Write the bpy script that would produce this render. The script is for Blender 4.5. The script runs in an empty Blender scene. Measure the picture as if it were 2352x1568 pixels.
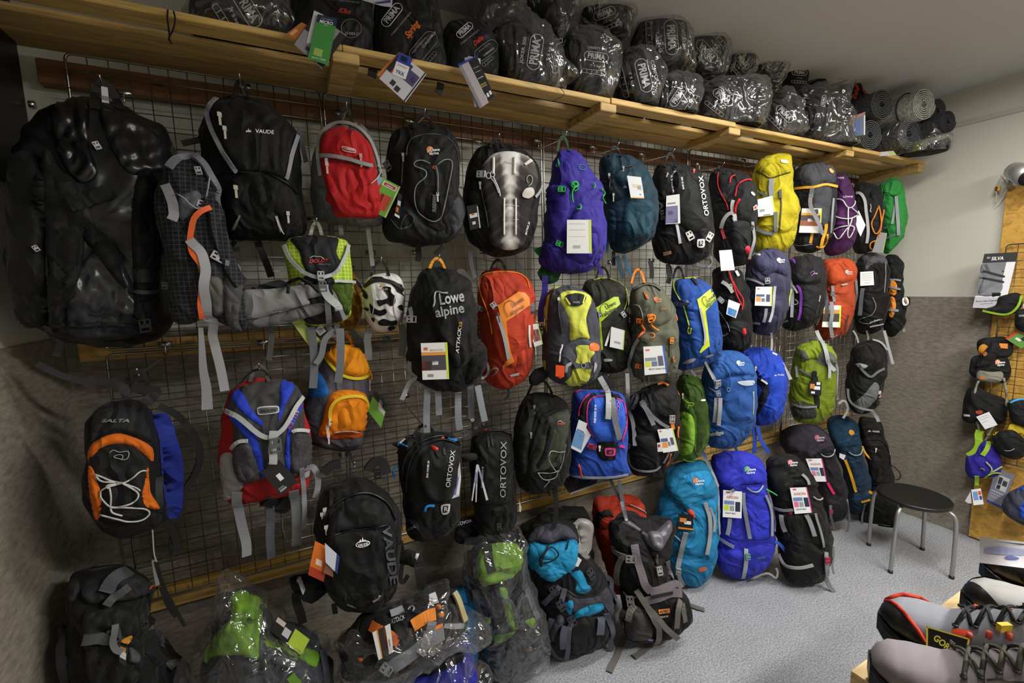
import bpy, bmesh, math, random
from mathutils import Vector, Matrix, noise, geometry
from mathutils.bvhtree import BVHTree
random.seed(7)
S = bpy.context.scene
COL = S.collection

# ------------------------------------------------------------------ camera
FPX, CX, CY, CAMH = 1020.0, 1176.0, 784.0, 1.75
def _axes():
    X = Vector((3286-CX, 604-CY, FPX)).normalized()
    Z = Vector((1390-CX, 8900-CY, FPX)); Z = Z - X*Z.dot(X); Z.normalize(); Z = -Z
    return X, Z.cross(X), Z
AX, AY, AZ = _axes()
EYE = Vector((0, 0, CAMH))
def ray(x, y):
    d = Vector((x-CX, y-CY, FPX))
    return Vector((AX.dot(d), AY.dot(d), AZ.dot(d))).normalized()
def atY(x, y, Y): d = ray(x, y); return EYE + d*(Y/d.y)
def atZ(x, y, z): d = ray(x, y); return EYE + d*((z-CAMH)/d.z)
def atX(x, y, X): d = ray(x, y); return EYE + d*(X/d.x)
cam_d = bpy.data.cameras.new('camera'); cam = bpy.data.objects.new('camera', cam_d); COL.objects.link(cam)
right = Vector((AX.x, AY.x, AZ.x)); down = Vector((AX.y, AY.y, AZ.y)); fwd = Vector((AX.z, AY.z, AZ.z))
m = Matrix.Identity(4)
for r in range(3):
    m[r][0] = right[r]; m[r][1] = -down[r]; m[r][2] = -fwd[r]; m[r][3] = EYE[r]
cam.matrix_world = m
cam_d.sensor_width = 36; cam_d.lens = FPX/2352*36; cam_d.clip_start = .05
S.camera = cam

# ------------------------------------------------------------------ world, lamps, exposure
wd = bpy.data.worlds.new('world'); S.world = wd; wd.use_nodes = True
wd.node_tree.nodes['Background'].inputs[0].default_value = (1, 1, 1, 1)
wd.node_tree.nodes['Background'].inputs[1].default_value = .02
S.view_settings.view_transform = 'Standard'; S.view_settings.look = 'None'
S.view_settings.gamma = 1; S.view_settings.use_curve_mapping = False
S.view_settings.exposure = 0.0
def lamp(name, loc, sx, sy, power, col=(1, .985, .95), rot=(0, 0, 0)):
    d = bpy.data.lights.new(name, 'AREA'); d.shape = 'RECTANGLE'; d.size = sx; d.size_y = sy
    d.energy = power; d.color = col
    o = bpy.data.objects.new(name, d); o.location = loc; o.rotation_euler = rot; COL.objects.link(o)
lamp('ceiling_tube_light', (2.1, .65, 2.88), 1.8, .14, 48)
lamp('ceiling_tube_light', (2.3, -.9, 2.88), 1.7, .14, 106)

# ------------------------------------------------------------------ materials
def lin(h):
    c = [int(h[i:i+2], 16)/255 for i in (0, 2, 4)]
    return tuple((v/12.92 if v <= .04045 else ((v+.055)/1.055)**2.4) for v in c) + (1,)
_M = {}
def M(h, kind='fab'):
    k = (h, kind)
    if k in _M: return _M[k]
    mt = bpy.data.materials.new(kind+'_'+h); mt.use_nodes = True
    nt = mt.node_tree; N = nt.nodes; L = nt.links; b = N['Principled BSDF']
    c = lin(h); b.inputs['Base Color'].default_value = c
    tc = N.new('ShaderNodeTexCoord')
    def nz(scale, det=2, rough=.5, src='Object', dist=0):
        n = N.new('ShaderNodeTexNoise'); n.inputs['Scale'].default_value = scale; n.inputs['Detail'].default_value = det
        n.inputs['Roughness'].default_value = rough; n.inputs['Distortion'].default_value = dist
        L.new(tc.outputs[src], n.inputs['Vector']); return n
    def bump(h_, strength, dist, prev=None):
        bp = N.new('ShaderNodeBump'); bp.inputs['Strength'].default_value = strength; bp.inputs['Distance'].default_value = dist
        L.new(h_, bp.inputs['Height'])
        if prev: L.new(prev.outputs[0], bp.inputs['Normal'])
        return bp
    def mixc(fac, a, b2, mode='MIX'):
        mx = N.new('ShaderNodeMix'); mx.data_type = 'RGBA'; mx.blend_type = mode
        if hasattr(fac, 'links'): L.new(fac, mx.inputs[0])
        else: mx.inputs[0].default_value = fac
        for s, v in ((6, a), (7, b2)):
            if hasattr(v, 'links'): L.new(v, mx.inputs[s])
            else: mx.inputs[s].default_value = v
        return mx.outputs[2]
    def ramp(src, stops):
        r = N.new('ShaderNodeValToRGB'); L.new(src, r.inputs[0]); e = r.color_ramp.elements
        while len(e) < len(stops): e.new(.5)
        for el, (p, cc) in zip(e, stops): el.position = p; el.color = cc
        return r.outputs[0]
    sc = lambda f: (c[0]*f, c[1]*f, c[2]*f, 1)
    if kind in ('fab', 'fab2', 'sack', 'mesh', 'rip', 'suede'):
        b.inputs['Roughness'].default_value = .62 if kind == 'sack' else .72
        b.inputs['Sheen Weight'].default_value = .04
        n1 = nz(8, 3, .5, dist=.8)
        if max(c[:3]) < .06: c = tuple(v*.3 for v in c[:3])+(1,)
        elif max(c[:3]) < .2: c = tuple(v*.68 for v in c[:3])+(1,)
        b.inputs['Specular IOR Level'].default_value = .3; n2 = nz(900, 1)
        col = mixc(nz(7, 3).outputs[0], sc(.88), sc(1.1))
        if kind == 'mesh':
            v = N.new('ShaderNodeTexVoronoi'); v.inputs['Scale'].default_value = 300; L.new(tc.outputs['Object'], v.inputs['Vector'])
            col = mixc(v.outputs['Distance'], sc(.25), sc(1.25))
        if kind == 'rip':
            w = N.new('ShaderNodeTexBrick'); w.offset = 0; w.inputs['Scale'].default_value = 1
            w.inputs['Brick Width'].default_value = .012; w.inputs['Row Height'].default_value = .012; w.inputs['Mortar Size'].default_value = .0012
            mp = N.new('ShaderNodeMapping'); mp.inputs['Rotation'].default_value = (1.57, 0, 0)
            L.new(tc.outputs['Object'], mp.inputs[0]); L.new(mp.outputs[0], w.inputs['Vector'])
            w.inputs['Color1'].default_value = c; w.inputs['Color2'].default_value = sc(.95); w.inputs['Mortar'].default_value = tuple(min(1, x*1.6+.03) for x in c[:3])+(1,)
            col = w.outputs['Color']
        L.new(col, b.inputs['Base Color'])
        ma = N.new('ShaderNodeMath'); ma.operation = 'PINGPONG'; ma.inputs[1].default_value = .09; L.new(nz(4, 2, .45, dist=1.3).outputs[0], ma.inputs[0])
        b0 = bump(ma.outputs[0], .85 if kind != 'suede' else 0, .12)
        b1 = bump(n1.outputs[0], .5 if kind != 'suede' else .15, .03, b0); b2 = bump(n2.outputs[0], .25, .001, b1)
        L.new(b2.outputs[0], b.inputs['Normal'])
    elif kind in ('gloss', 'tarp'):
        b.inputs['Roughness'].default_value = .28 if kind == 'tarp' else .35
        n1 = nz(5, 2, .4, dist=1.2); L.new(bump(n1.outputs[0], .4, .03).outputs[0], b.inputs['Normal'])
    elif kind == 'web':
        b.inputs['Roughness'].default_value = .6
        w = N.new('ShaderNodeTexWave'); w.inputs['Scale'].default_value = 350; L.new(tc.outputs['Object'], w.inputs[0])
        L.new(bump(w.outputs[1], .2, .0006).outputs[0], b.inputs['Normal'])
    elif kind == 'plastic': b.inputs['Roughness'].default_value = .38
    elif kind == 'paper': b.inputs['Roughness'].default_value = .45
    elif kind == 'print': b.inputs['Roughness'].default_value = .5
    elif kind == 'metal':
        b.inputs['Metallic'].default_value = 1; b.inputs['Roughness'].default_value = .24
    elif kind == 'satin':
        b.inputs['Metallic'].default_value = .8; b.inputs['Roughness'].default_value = .42
    elif kind == 'wood':
        mp = N.new('ShaderNodeMapping'); mp.inputs['Scale'].default_value = (1.2, 14, 14); L.new(tc.outputs['Object'], mp.inputs[0])
        n = N.new('ShaderNodeTexNoise'); n.inputs['Scale'].default_value = 5; n.inputs['Detail'].default_value = 6; n.inputs['Distortion'].default_value = .8
        L.new(mp.outputs[0], n.inputs['Vector'])
        col = ramp(n.outputs[0], [(.3, sc(.62)), (.5, c), (.7, sc(1.2))])
        v = N.new('ShaderNodeTexVoronoi'); v.inputs['Scale'].default_value = 3.5; v.inputs['Randomness'].default_value = 1
        mp2 = N.new('ShaderNodeMapping'); mp2.inputs['Scale'].default_value = (1, 3, 3); L.new(tc.outputs['Object'], mp2.inputs[0]); L.new(mp2.outputs[0], v.inputs['Vector'])
        knot = ramp(v.outputs['Distance'], [(.04, (.12, .06, .03, 1)), (.1, (1, 1, 1, 1))])
        L.new(mixc(.8, col, knot, 'MULTIPLY'), b.inputs['Base Color']); b.inputs['Roughness'].default_value = .6
        L.new(bump(n.outputs[0], .15, .004).outputs[0], b.inputs['Normal'])
    elif kind == 'osb':
        v = N.new('ShaderNodeTexVoronoi'); v.inputs['Scale'].default_value = 42; n = nz(14, 3)
        mx = N.new('ShaderNodeVectorMath'); mx.operation = 'ADD'
        mp = N.new('ShaderNodeMapping'); mp.inputs['Scale'].default_value = (1, .6, 1.1); L.new(tc.outputs['Object'], mp.inputs[0])
        s2 = N.new('ShaderNodeVectorMath'); s2.operation = 'SCALE'; s2.inputs['Scale'].default_value = .12
        L.new(n.outputs['Color'], s2.inputs[0]); L.new(mp.outputs[0], mx.inputs[0]); L.new(s2.outputs[0], mx.inputs[1]); L.new(mx.outputs[0], v.inputs['Vector'])
        sp = N.new('ShaderNodeSeparateColor'); L.new(v.outputs['Color'], sp.inputs[0])
        L.new(ramp(sp.outputs[0], [(0, sc(.72)), (.45, c), (.8, sc(1.15)), (1, sc(.88))]), b.inputs['Base Color'])
        L.new(bump(sp.outputs[1], .3, .002).outputs[0], b.inputs['Normal']); b.inputs['Roughness'].default_value = .55
    elif kind in ('carpet', 'floorcarpet'):
        s = 130 if kind == 'floorcarpet' else 70
        n = nz(s, 3, .7); n3 = nz(3, 3, .6)
        if kind == 'carpet':
            mp = N.new('ShaderNodeMapping'); mp.inputs['Scale'].default_value = (.35, .35, 1); L.new(tc.outputs['Object'], mp.inputs[0]); L.new(mp.outputs[0], n.inputs['Vector'])
        lo, hi = (.5, 1.5) if kind == 'floorcarpet' else (.72, 1.25)
        col = ramp(n.outputs[0], [(.33, sc(lo)), (.5, c), (.67, sc(hi))])
        L.new(mixc(.5, col, ramp(n3.outputs[0], [(.35, (.8, .8, .8, 1)), (.65, (1.1, 1.1, 1.1, 1))]), 'MULTIPLY'), b.inputs['Base Color'])
        b.inputs['Roughness'].default_value = .95; L.new(bump(n.outputs[0], .25, .003).outputs[0], b.inputs['Normal'])
    elif kind == 'plaster':
        b.inputs['Roughness'].default_value = .8
        n = nz(60, 4); L.new(bump(n.outputs[0], .08, .003).outputs[0], b.inputs['Normal'])
        L.new(mixc(nz(2, 2).outputs[0], sc(.95), sc(1.04)), b.inputs['Base Color'])
    elif kind == 'mat':
        b.inputs['Roughness'].default_value = .7
        v = N.new('ShaderNodeTexVoronoi'); v.inputs['Scale'].default_value = 60; L.new(tc.outputs['Object'], v.inputs['Vector'])
        L.new(mixc(v.outputs['Distance'], sc(.5), sc(1.3)), b.inputs['Base Color'])
        L.new(bump(v.outputs['Distance'], .6, .004).outputs[0], b.inputs['Normal'])
    elif kind == 'wrap':
        tr = N.new('ShaderNodeBsdfTransparent'); gl = N.new('ShaderNodeBsdfGlossy'); df = N.new('ShaderNodeBsdfDiffuse')
        gl.inputs['Roughness'].default_value = .11; gl.inputs['Color'].default_value = (.9, .9, .9, 1); df.inputs['Color'].default_value = c
        n = nz(7, 2, .45, dist=1.8); bp = bump(n.outputs[0], 1, .06)
        L.new(bp.outputs[0], gl.inputs['Normal']); L.new(bp.outputs[0], df.inputs['Normal'])
        m1 = N.new('ShaderNodeMixShader'); m1.inputs[0].default_value = .72; L.new(df.outputs[0], m1.inputs[1]); L.new(gl.outputs[0], m1.inputs[2])
        lw = N.new('ShaderNodeLayerWeight'); lw.inputs[0].default_value = .25; L.new(bp.outputs[0], lw.inputs['Normal'])
        mr = N.new('ShaderNodeMapRange'); mr.inputs[3].default_value = .09; mr.inputs[4].default_value = .7; L.new(lw.outputs['Facing'], mr.inputs[0])
        m2 = N.new('ShaderNodeMixShader'); L.new(mr.outputs[0], m2.inputs[0]); L.new(tr.outputs[0], m2.inputs[1]); L.new(m1.outputs[0], m2.inputs[2])
        L.new(m2.outputs[0], N['Material Output'].inputs[0])
    elif kind == 'xray':
        sp = N.new('ShaderNodeSeparateXYZ'); uv = N.new('ShaderNodeUVMap'); L.new(uv.outputs[0], sp.inputs[0])
        def math_(op, a, b2=None, c2=None):
            q = N.new('ShaderNodeMath'); q.operation = op
            for i, v in enumerate((a, b2, c2)):
                if v is None: continue
                if hasattr(v, 'links'): L.new(v, q.inputs[i])
                else: q.inputs[i].default_value = v
            return q.outputs[0]
        du = math_('ABSOLUTE', math_('SUBTRACT', sp.outputs[0], .5))
        spine = math_('MULTIPLY', math_('SUBTRACT', 1, math_('MULTIPLY', du, 5.6)), 1.0); spine = math_('MAXIMUM', spine, 0)
        ver = math_('SINE', math_('MULTIPLY', sp.outputs[1], 75)); ver = math_('ADD', math_('MULTIPLY', ver, .05), .66)
        spine = math_('MULTIPLY', math_('POWER', spine, .8), ver)
        rib = math_('SINE', math_('ADD', math_('MULTIPLY', sp.outputs[1], 48), math_('MULTIPLY', du, 22)))
        rib = math_('MULTIPLY', math_('MAXIMUM', rib, 0), .13)
        top = math_('MULTIPLY', math_('POWER', math_('ABSOLUTE', math_('SUBTRACT', sp.outputs[1], .42)), 2.2), 2.0)
        edge = math_('MULTIPLY', math_('POWER', du, 3), 1.2)
        tot = math_('ADD', math_('ADD', spine, rib), math_('ADD', top, edge)); tot = math_('MULTIPLY', tot, math_('ADD', .75, math_('MULTIPLY', nz(14, 4).outputs[0], .5)))
        L.new(ramp(tot, [(.12, (.02, .018, .018, 1)), (.4, (.09, .075, .07, 1)), (.78, (.75, .73, .7, 1))]), b.inputs['Base Color'])
        b.inputs['Roughness'].default_value = .7; b.inputs['Specular IOR Level'].default_value = .2
    _M[k] = mt; return mt

# ------------------------------------------------------------------ object helpers
def tag(o, label, cat, group=None, kind=None):
    if label: o['label'] = label
    if cat: o['category'] = cat
    if group: o['group'] = group
    if kind: o['kind'] = kind
    return o
def link(name, verts, faces, mat, parent=None, org=None, smooth=True, uv=None):
    me = bpy.data.meshes.new(name)
    L0 = org if org is not None else Vector((0, 0, 0))
    me.from_pydata([tuple(Vector(v)-L0) for v in verts], [], faces); me.update()
    if smooth: me.polygons.foreach_set('use_smooth', [True]*len(me.polygons))
    if uv:
        ul = me.uv_layers.new(name='UVMap')
        for lp in me.loops: ul.data[lp.index].uv = uv[lp.vertex_index]
    me.materials.append(mat)
    o = bpy.data.objects.new(name, me); COL.objects.link(o)
    if parent: o.parent = parent
    elif org is not None: o.location = L0
    return o
def empty(name, loc, label, cat, group=None):
    o = bpy.data.objects.new(name, None); o.location = loc; o.empty_display_size = .05; COL.objects.link(o)
    return tag(o, label, cat, group)
def boxv(c, ax, h):
    """verts+faces of a box: centre, 3 unit axes, half sizes"""
    v = []
    for i in (-1, 1):
        for j in (-1, 1):
            for k in (-1, 1): v.append(c+ax[0]*h[0]*i+ax[1]*h[1]*j+ax[2]*h[2]*k)
    return v, [(0, 1, 3, 2), (4, 6, 7, 5), (0, 4, 5, 1), (2, 3, 7, 6), (0, 2, 6, 4), (1, 5, 7, 3)]
WX = (Vector((1, 0, 0)), Vector((0, 1, 0)), Vector((0, 0, 1)))
def box(name, lo, hi, mat, parent=None, org=None, bev=0):
    lo = Vector(lo); hi = Vector(hi); v, f = boxv((lo+hi)/2, WX, (hi-lo)/2)
    if bev:
        bm = bmesh.new(); vs = [bm.verts.new(x) for x in v]
        for q in f: bm.faces.new([vs[i] for i in q])
        bmesh.ops.recalc_face_normals(bm, faces=bm.faces); bmesh.ops.bevel(bm, geom=bm.edges[:], offset=bev, segments=2, affect='EDGES')
        bm.verts.index_update(); v = [x.co.copy() for x in bm.verts]; f = [[q.index for q in p.verts] for p in bm.faces]; bm.free()
    return link(name, v, f, mat, parent, org, smooth=False)
def merge(parts):
    V, Fc = [], []
    for v, f in parts:
        n = len(V); V += list(v); Fc += [[i+n for i in q] for q in f]
    return V, Fc
def tubev(pts, r, seg=8, closed=False, cap=True, r2=None):
    V, Fc = [], []; n = len(pts); pts = [Vector(p) for p in pts]; up = None
    for i, p in enumerate(pts):
        a = pts[(i-1) % n] if closed or i > 0 else p; b = pts[(i+1) % n] if closed or i < n-1 else p
        t = (b-a)
        if t.length < 1e-9: t = Vector((0, 0, 1))
        t.normalize()
        if up is None: up = t.orthogonal().normalized()
        up = (up-t*up.dot(t))
        if up.length < 1e-6: up = t.orthogonal()
        up.normalize(); sd = t.cross(up)
        rr = r if r2 is None else r+(r2-r)*i/max(1, n-1)
        for k in range(seg): an = 2*math.pi*k/seg; V.append(p+(up*math.cos(an)+sd*math.sin(an))*rr)
    for i in range(n if closed else n-1):
        j = (i+1) % n
        for k in range(seg): l = (k+1) % seg; Fc.append((i*seg+k, i*seg+l, j*seg+l, j*seg+k))
    if cap and not closed: Fc.append(tuple(range(seg))[::-1]); Fc.append(tuple((n-1)*seg+k for k in range(seg)))
    return V, Fc
def cr(pts, step=7.0, closed=False):
    """Catmull-Rom resample of 2D/3D points"""
    n = len(pts); out = []
    P = [Vector(p) for p in pts]
    for i in range(n if closed else n-1):
        g = lambda k: P[k % n] if closed else P[min(max(k, 0), n-1)]
        p0, p1, p2, p3 = g(i-1), g(i), g(i+1), g(i+2)
        c = max(2, int((p2-p1).length/step)+1)
        for j in range(c):
            t = j/c
            out.append(.5*((2*p1)+(p2-p0)*t+(2*p0-5*p1+4*p2-p3)*t*t+(3*p1-p0-3*p2+p3)*t**3))
    if not closed: out.append(P[-1])
    return out
CROP = dict(a=(0, 0, 3.1367), b=(0, 400, 3.1367), c=(0, 800, 2.0417), d=(400, 0, 3.1367), e=(400, 400, 3.1367), f=(400, 800, 3.1367),
    g=(400, 1100, 3.35), h=(850, 200, 3.5636), i=(850, 560, 3.5636), j=(850, 850, 3.5636), k=(750, 1200, 4.26), l=(1000, 0, 3.92),
    m=(1550, 0, 3.36), n=(1350, 320, 4.9), o=(1700, 340, 4.3556), p=(1200, 600, 3.92), r=(1620, 560, 3.92), s=(1150, 860, 3.5636),
    t=(1600, 900, 3.1364), u=(1180, 1150, 3.752), v=(2100, 340, 2.8016), w=(2100, 850, 3.484), x=(1900, 1200, 4.261), y=(1850, 900, 3.92),
    z=(0, 0, 1), B=(400, 0, 2.94), C=(1700, 0, 3.408), D=(900, 0, 4.704))
def Q(s):
    """'h:485,630 430,600' -> photograph pixels"""
    c, rest = s.split(':'); ox, oy, sc = CROP[c]
    return [Vector((ox+float(a)/sc, oy+float(b)/sc)) for a, b in (t.split(',') for t in rest.split())]
def nrm(p, f=1): return noise.noise(p*f)
_T = {}
def glyphs(s, bold=.012, shear=0, sp=1):
    k = (s, bold, shear, sp)
    if k in _T: return _T[k]
    cu = bpy.data.curves.new('t', 'FONT'); cu.body = s; cu.size = 1; cu.align_x = 'CENTER'; cu.align_y = 'CENTER'; cu.offset = bold; cu.shear = shear
    cu.space_character = sp; cu.resolution_u = 3
    o = bpy.data.objects.new('t', cu); me = o.to_mesh()
    bm = bmesh.new(); bm.from_mesh(me); bmesh.ops.triangulate(bm, faces=bm.faces)
    for _ in range(3):
        e = [q for q in bm.edges if q.calc_length() > .25]
        if e: bmesh.ops.subdivide_edges(bm, edges=e, cuts=1); bmesh.ops.triangulate(bm, faces=bm.faces)
    bm.verts.index_update()
    r = ([v.co.xy.copy() for v in bm.verts], [[v.index for v in f.verts] for f in bm.faces]); bm.free(); o.to_mesh_clear()
    bpy.data.objects.remove(o); _T[k] = r; return r

BLACK = '161617'; DK = '26272a'; GR = '77797c'; WEB = '8a8c90'
class Thing:
    """one hanging / standing soft thing. Plane through P with normal n (turned part of the way from the wall towards the room)"""
    def __init__(s, name, label, cat, x, y, Y=1.68, face=.5, tilt=0, z=None, group=None, X=None, yaw=None, basez=None):
        s.P = atZ(x, y, z) if z is not None else (atX(x, y, X) if X is not None else atY(x, y, Y))
        a = math.atan2(s.P.x, s.P.y)*face if yaw is None else yaw
        s.u = Vector((math.cos(a), -math.sin(a), 0)); h = Vector((-math.sin(a), -math.cos(a), 0))
        s.n = (h*math.cos(tilt)+Vector((0, 0, 1))*math.sin(tilt)).normalized(); s.v = s.n.cross(s.u).normalized()
        if s.v.z < 0: s.v = -s.v
        s.e = empty(name, s.P, label, cat, group); s.b = []; s.label = label; s.last = None; s.zmin = .004 if s.P.z < 1.3 else -1
    def pl(s, x, y, off=0):
        d = ray(x, y); t = (s.P+s.n*off-EYE).dot(s.n)/d.dot(s.n); return EYE+d*t
    def add(s, name, V, Fc, mat, solid=False, smooth=True, uv=None, parent=None, label=None):
        if isinstance(mat, str): mat = M(mat)
        V = [v if v.z > s.zmin else Vector((v.x, v.y, s.zmin)) for v in V]
        o = link(name, V, Fc, mat, parent or s.e, s.P, smooth, uv)
        if label: o['label'] = label
        if solid: s.b.append(BVHTree.FromPolygons([tuple(v) for v in V], [tuple(f) for f in Fc]))
        s.last = o; return o
    def hit(s, x, y, lift=0, off=None):
        d = ray(x, y); best = None
        for b in s.b:
            r = b.ray_cast(EYE, d)
            if r[0] is not None and (best is None or r[3] < best[3]): best = r
        if best is None:
            if off is None and s.b:
                p = s.pl(x, y); best = None
                for b in s.b:
                    q = b.find_nearest(p)
                    if q[0] is not None and (best is None or q[3] < best[3]): best = q
                if best[3] < .03: return best[0]+s.n*lift, s.n, True
            return s.pl(x, y, off or 0), s.n, False
        N = best[1] if best[1].dot(d) < 0 else -best[1]
        N = (N+s.n).normalized() if (N+s.n).length > .1 else s.n
        return best[0]+N*lift, N, True
    def body(s, out, front=.09, back=.09, mat=BLACK, name='body', wr=.006, rings=13, p=3.0, step=7, fr=1.0, seed=None, off=0, droop=.12, solid=True, pts=None):
        o2 = cr(pts or Q(out), step, True); P3 = [s.pl(q.x, q.y, off) for q in o2]; n = len(P3)
        c = Vector((0, 0, 0))
        for q in P3: c += q
        c /= n; V = []; Fc = []
        zmin = min(q.z for q in P3); zmax = max(q.z for q in P3); H = max(.01, zmax-zmin)
        sv = Vector((random.random()*50, random.random()*50, 0))
        def ring(sv_, F):
            for q in P3:
                w = c+(q-c)*sv_
                k = (1-sv_**p)**.5 if sv_ < 1 else 0
                g = 1+droop*(1-2*(w.z-zmin)/H)
                V.append(w+s.n*(F*k*g))
        ss = [math.sin(math.pi/2*(i+1)/rings)**.85 for i in range(rings)]
        V.append(c+s.n*front)
        for q in ss: ring(q, front)
        bs = [ss[i] for i in range(rings-2, -1, -3)]
        for q in bs: ring(q, -back)
        V.append(c-s.n*back)
        nr = rings+len(bs)
        for k in range(n): Fc.append((0, 1+k, 1+(k+1) % n))
        for r in range(nr-1):
            for k in range(n):
                a = 1+r*n+k; b_ = 1+r*n+(k+1) % n; Fc.append((a, a+n, b_+n, b_))
        e = len(V)-1; l0 = 1+(nr-1)*n
        for k in range(n): Fc.append((e, l0+(k+1) % n, l0+k))
        if wr:
            bm = bmesh.new(); vs = [bm.verts.new(q) for q in V]
            for f in Fc: bm.faces.new([vs[i] for i in f])
            bm.normal_update(); nv = []
            for i, q in enumerate(vs):
                w = Vector(((q.co-s.P).dot(s.u), (q.co-s.P).dot(s.v), (q.co-s.P).dot(s.n)))+sv
                d = (1-abs(noise.noise(Vector((w.x*7*fr+w.y*3, w.y*9*fr, w.z*6)))*2.4))*.8+noise.noise(w*17*fr)*.9+noise.noise(w*38*fr)*.35
                nn = q.normal if q.normal.dot(V[i]-c) > 0 else -q.normal
                nv.append(V[i]+nn*(d*wr-wr*.4))
            V = nv; bm.free()
        s.c = c
        return s.add(name, V, Fc, mat, solid)
    def patch(s, out, mat, lift=.003, name='panel', step=7, edge=None, solid=True, smooth=True, pts=None, wr=0, sharp=False, parent=None, label=None, flat=None):
        q = pts or Q(out); o2 = ([Vector(v) for v in q] if sharp == 2 else cr(q, step, True))
        if sharp:
            o2 = []
            for i in range(len(q)):
                a, b = q[i], q[(i+1) % len(q)]; c = max(1, int((b-a).length/step))
                for k in range(c): o2.append(a.lerp(b, k/c))
        xs = [v.x for v in o2]; ys = [v.y for v in o2]; n = len(o2)
        x0, x1, y0, y1 = min(xs), max(xs), min(ys), max(ys)
        pts2 = [Vector((v.x, v.y)) for v in o2]; ins = []
        segs = [(o2[i], o2[(i+1) % n]) for i in range(n)]
        def dist(px, py):
            dmin = 1e9
            for a, b in segs:
                ex = b.x-a.x; ey = b.y-a.y; l2 = ex*ex+ey*ey or 1e-9
                t = max(0, min(1, ((px-a.x)*ex+(py-a.y)*ey)/l2)); dx = a.x+ex*t-px; dy = a.y+ey*t-py
                d = dx*dx+dy*dy
                if d < dmin: dmin = d
            return math.sqrt(dmin)
        def inside(px, py):
            c = False
            for a, b in segs:
                if (a.y > py) != (b.y > py) and px < (b.x-a.x)*(py-a.y)/(b.y-a.y)+a.x: c = not c
            return c
        yy = y0+step*.5; row = 0
        while yy < y1:
            xx = x0+step*(.25 if row % 2 else .75)
            while xx < x1:
                if inside(xx, yy):
                    d = dist(xx, yy)
                    if d > step*.35: ins.append((Vector((xx, yy)), d))
                xx += step
            yy += step*.87; row += 1
        allp = pts2+[i[0] for i in ins]
        r = geometry.delaunay_2d_cdt(allp, [(i, (i+1) % n) for i in range(n)], [], 1, 1e-5)
        ed = edge or 14; V = []; uv = []
        dd = {}
        for k, v in enumerate(r[0]):
            src = r[3][k]; di = 0
            for sidx in src:
                if sidx >= n: di = ins[sidx-n][1]
            t = min(1, di/ed); l = lift*math.sqrt(max(0, 1-(1-t)**2)) if lift > .0078 else (lift if not solid else lift*min(1, .35+di/4))
            if wr: l += wr*noise.noise(Vector((v.x*.05, v.y*.04, 3)))*t
            h, N, ok = s.hit(v.x, v.y, 0) if flat is None else (s.pl(v.x, v.y, flat), s.n, True)
            V.append(h+N*(l if di > 0 or lift <= .0078 else -.001)); uv.append(((v.x-x0)/(x1-x0), 1-(v.y-y0)/(y1-y0)))
        return s.add(name, V, [tuple(f) for f in r[2]], mat, solid and lift > .0078, smooth, uv, parent, label)
    def strap(s, pts, w=.02, mat=None, name='strap', th=.0018, lift=.004, off=None, hang=True, step=8, twist=0, smooth=2, label=None, wend=None):
        mat = M(WEB, 'web') if mat is None else (M(mat, 'web') if isinstance(mat, str) else mat)
        o2 = cr(Q(pts) if isinstance(pts, str) else pts, step); w *= (.72 if w > .013 else .9); wend = wend and wend*.8; H = [s.hit(q.x, q.y, lift, off) for q in o2]
        P = [h[0] for h in H]; Nn = [h[1] for h in H]
        for _ in range(smooth):
            P = [P[0]]+[(P[i-1]+P[i]*2+P[i+1])/4 for i in range(1, len(P)-1)]+[P[-1]]
            Nn = [Nn[0]]+[(Nn[i-1]+Nn[i]*2+Nn[i+1]).normalized() for i in range(1, len(P)-1)]+[Nn[-1]]
        V, Fc = [], []; m_ = len(P)
        for i, p in enumerate(P):
            t = (P[min(i+1, m_-1)]-P[max(i-1, 0)])
            t = t.normalized() if t.length > 1e-7 else s.u
            N = Nn[i]; sd = t.cross(N)
            sd = sd.normalized() if sd.length > 1e-5 else s.u
            if not H[i][2]:
                a = .5*noise.noise(p*4+Vector((0, 0, w*99)))+twist*i/m_; sd = (sd*math.cos(a)+N*math.sin(a)).normalized(); N = sd.cross(t).normalized()
                if N.dot(s.n) < 0: N = -N
            ww = w/2 if wend is None else (w+(wend-w)*i/(m_-1))/2
            V += [p+sd*ww+N*th, p-sd*ww+N*th, p-sd*ww-N*th, p+sd*ww-N*th]
        for i in range(m_-1):
            for k in range(4): l = (k+1) % 4; Fc.append((i*4+k, (i+1)*4+k, (i+1)*4+l, i*4+l))
        Fc += [(0, 1, 2, 3), tuple((m_-1)*4+k for k in (3, 2, 1, 0))]
        return s.add(name, V, Fc, mat, smooth=False, label=label)
    def tube(s, pts, r=.0022, mat=DK, name='piping', lift=.003, off=None, closed=False, step=6, kind='fab', parent=None, label=None):
        o2 = cr(Q(pts) if isinstance(pts, str) else pts, step, closed); P = [s.hit(q.x, q.y, lift, off)[0] for q in o2]
        if not closed: P = [P[0]]+[(P[i-1]+P[i]*2+P[i+1])/4 for i in range(1, len(P)-1)]+[P[-1]]
        V, Fc = tubev(P, r, 6, closed)
        return s.add(name, V, Fc, M(mat, kind), parent=parent, label=label)
    def zip(s, pts, mat='141415', pull='b0b0b0', r=.003):
        z = s.tube(pts, r, mat, 'zipper', kind='plastic')
        q = Q(pts); s.pull(q[0].x, q[0].y, pull, parent=z)
        s.last = z
    def pull(s, x, y, mat='b0b0b0', ln=.022, parent=None):
        h, N, ok = s.hit(x, y, .006); V, Fc = merge([boxv(h-s.v*ln*.5, (s.u, s.v, N), (.0028, ln*.5, .0015)), boxv(h, (s.u, s.v, N), (.0045, .006, .0035))])
        return s.add('zipper_pull', V, Fc, M(mat, 'plastic'), smooth=False, parent=parent)
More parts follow.
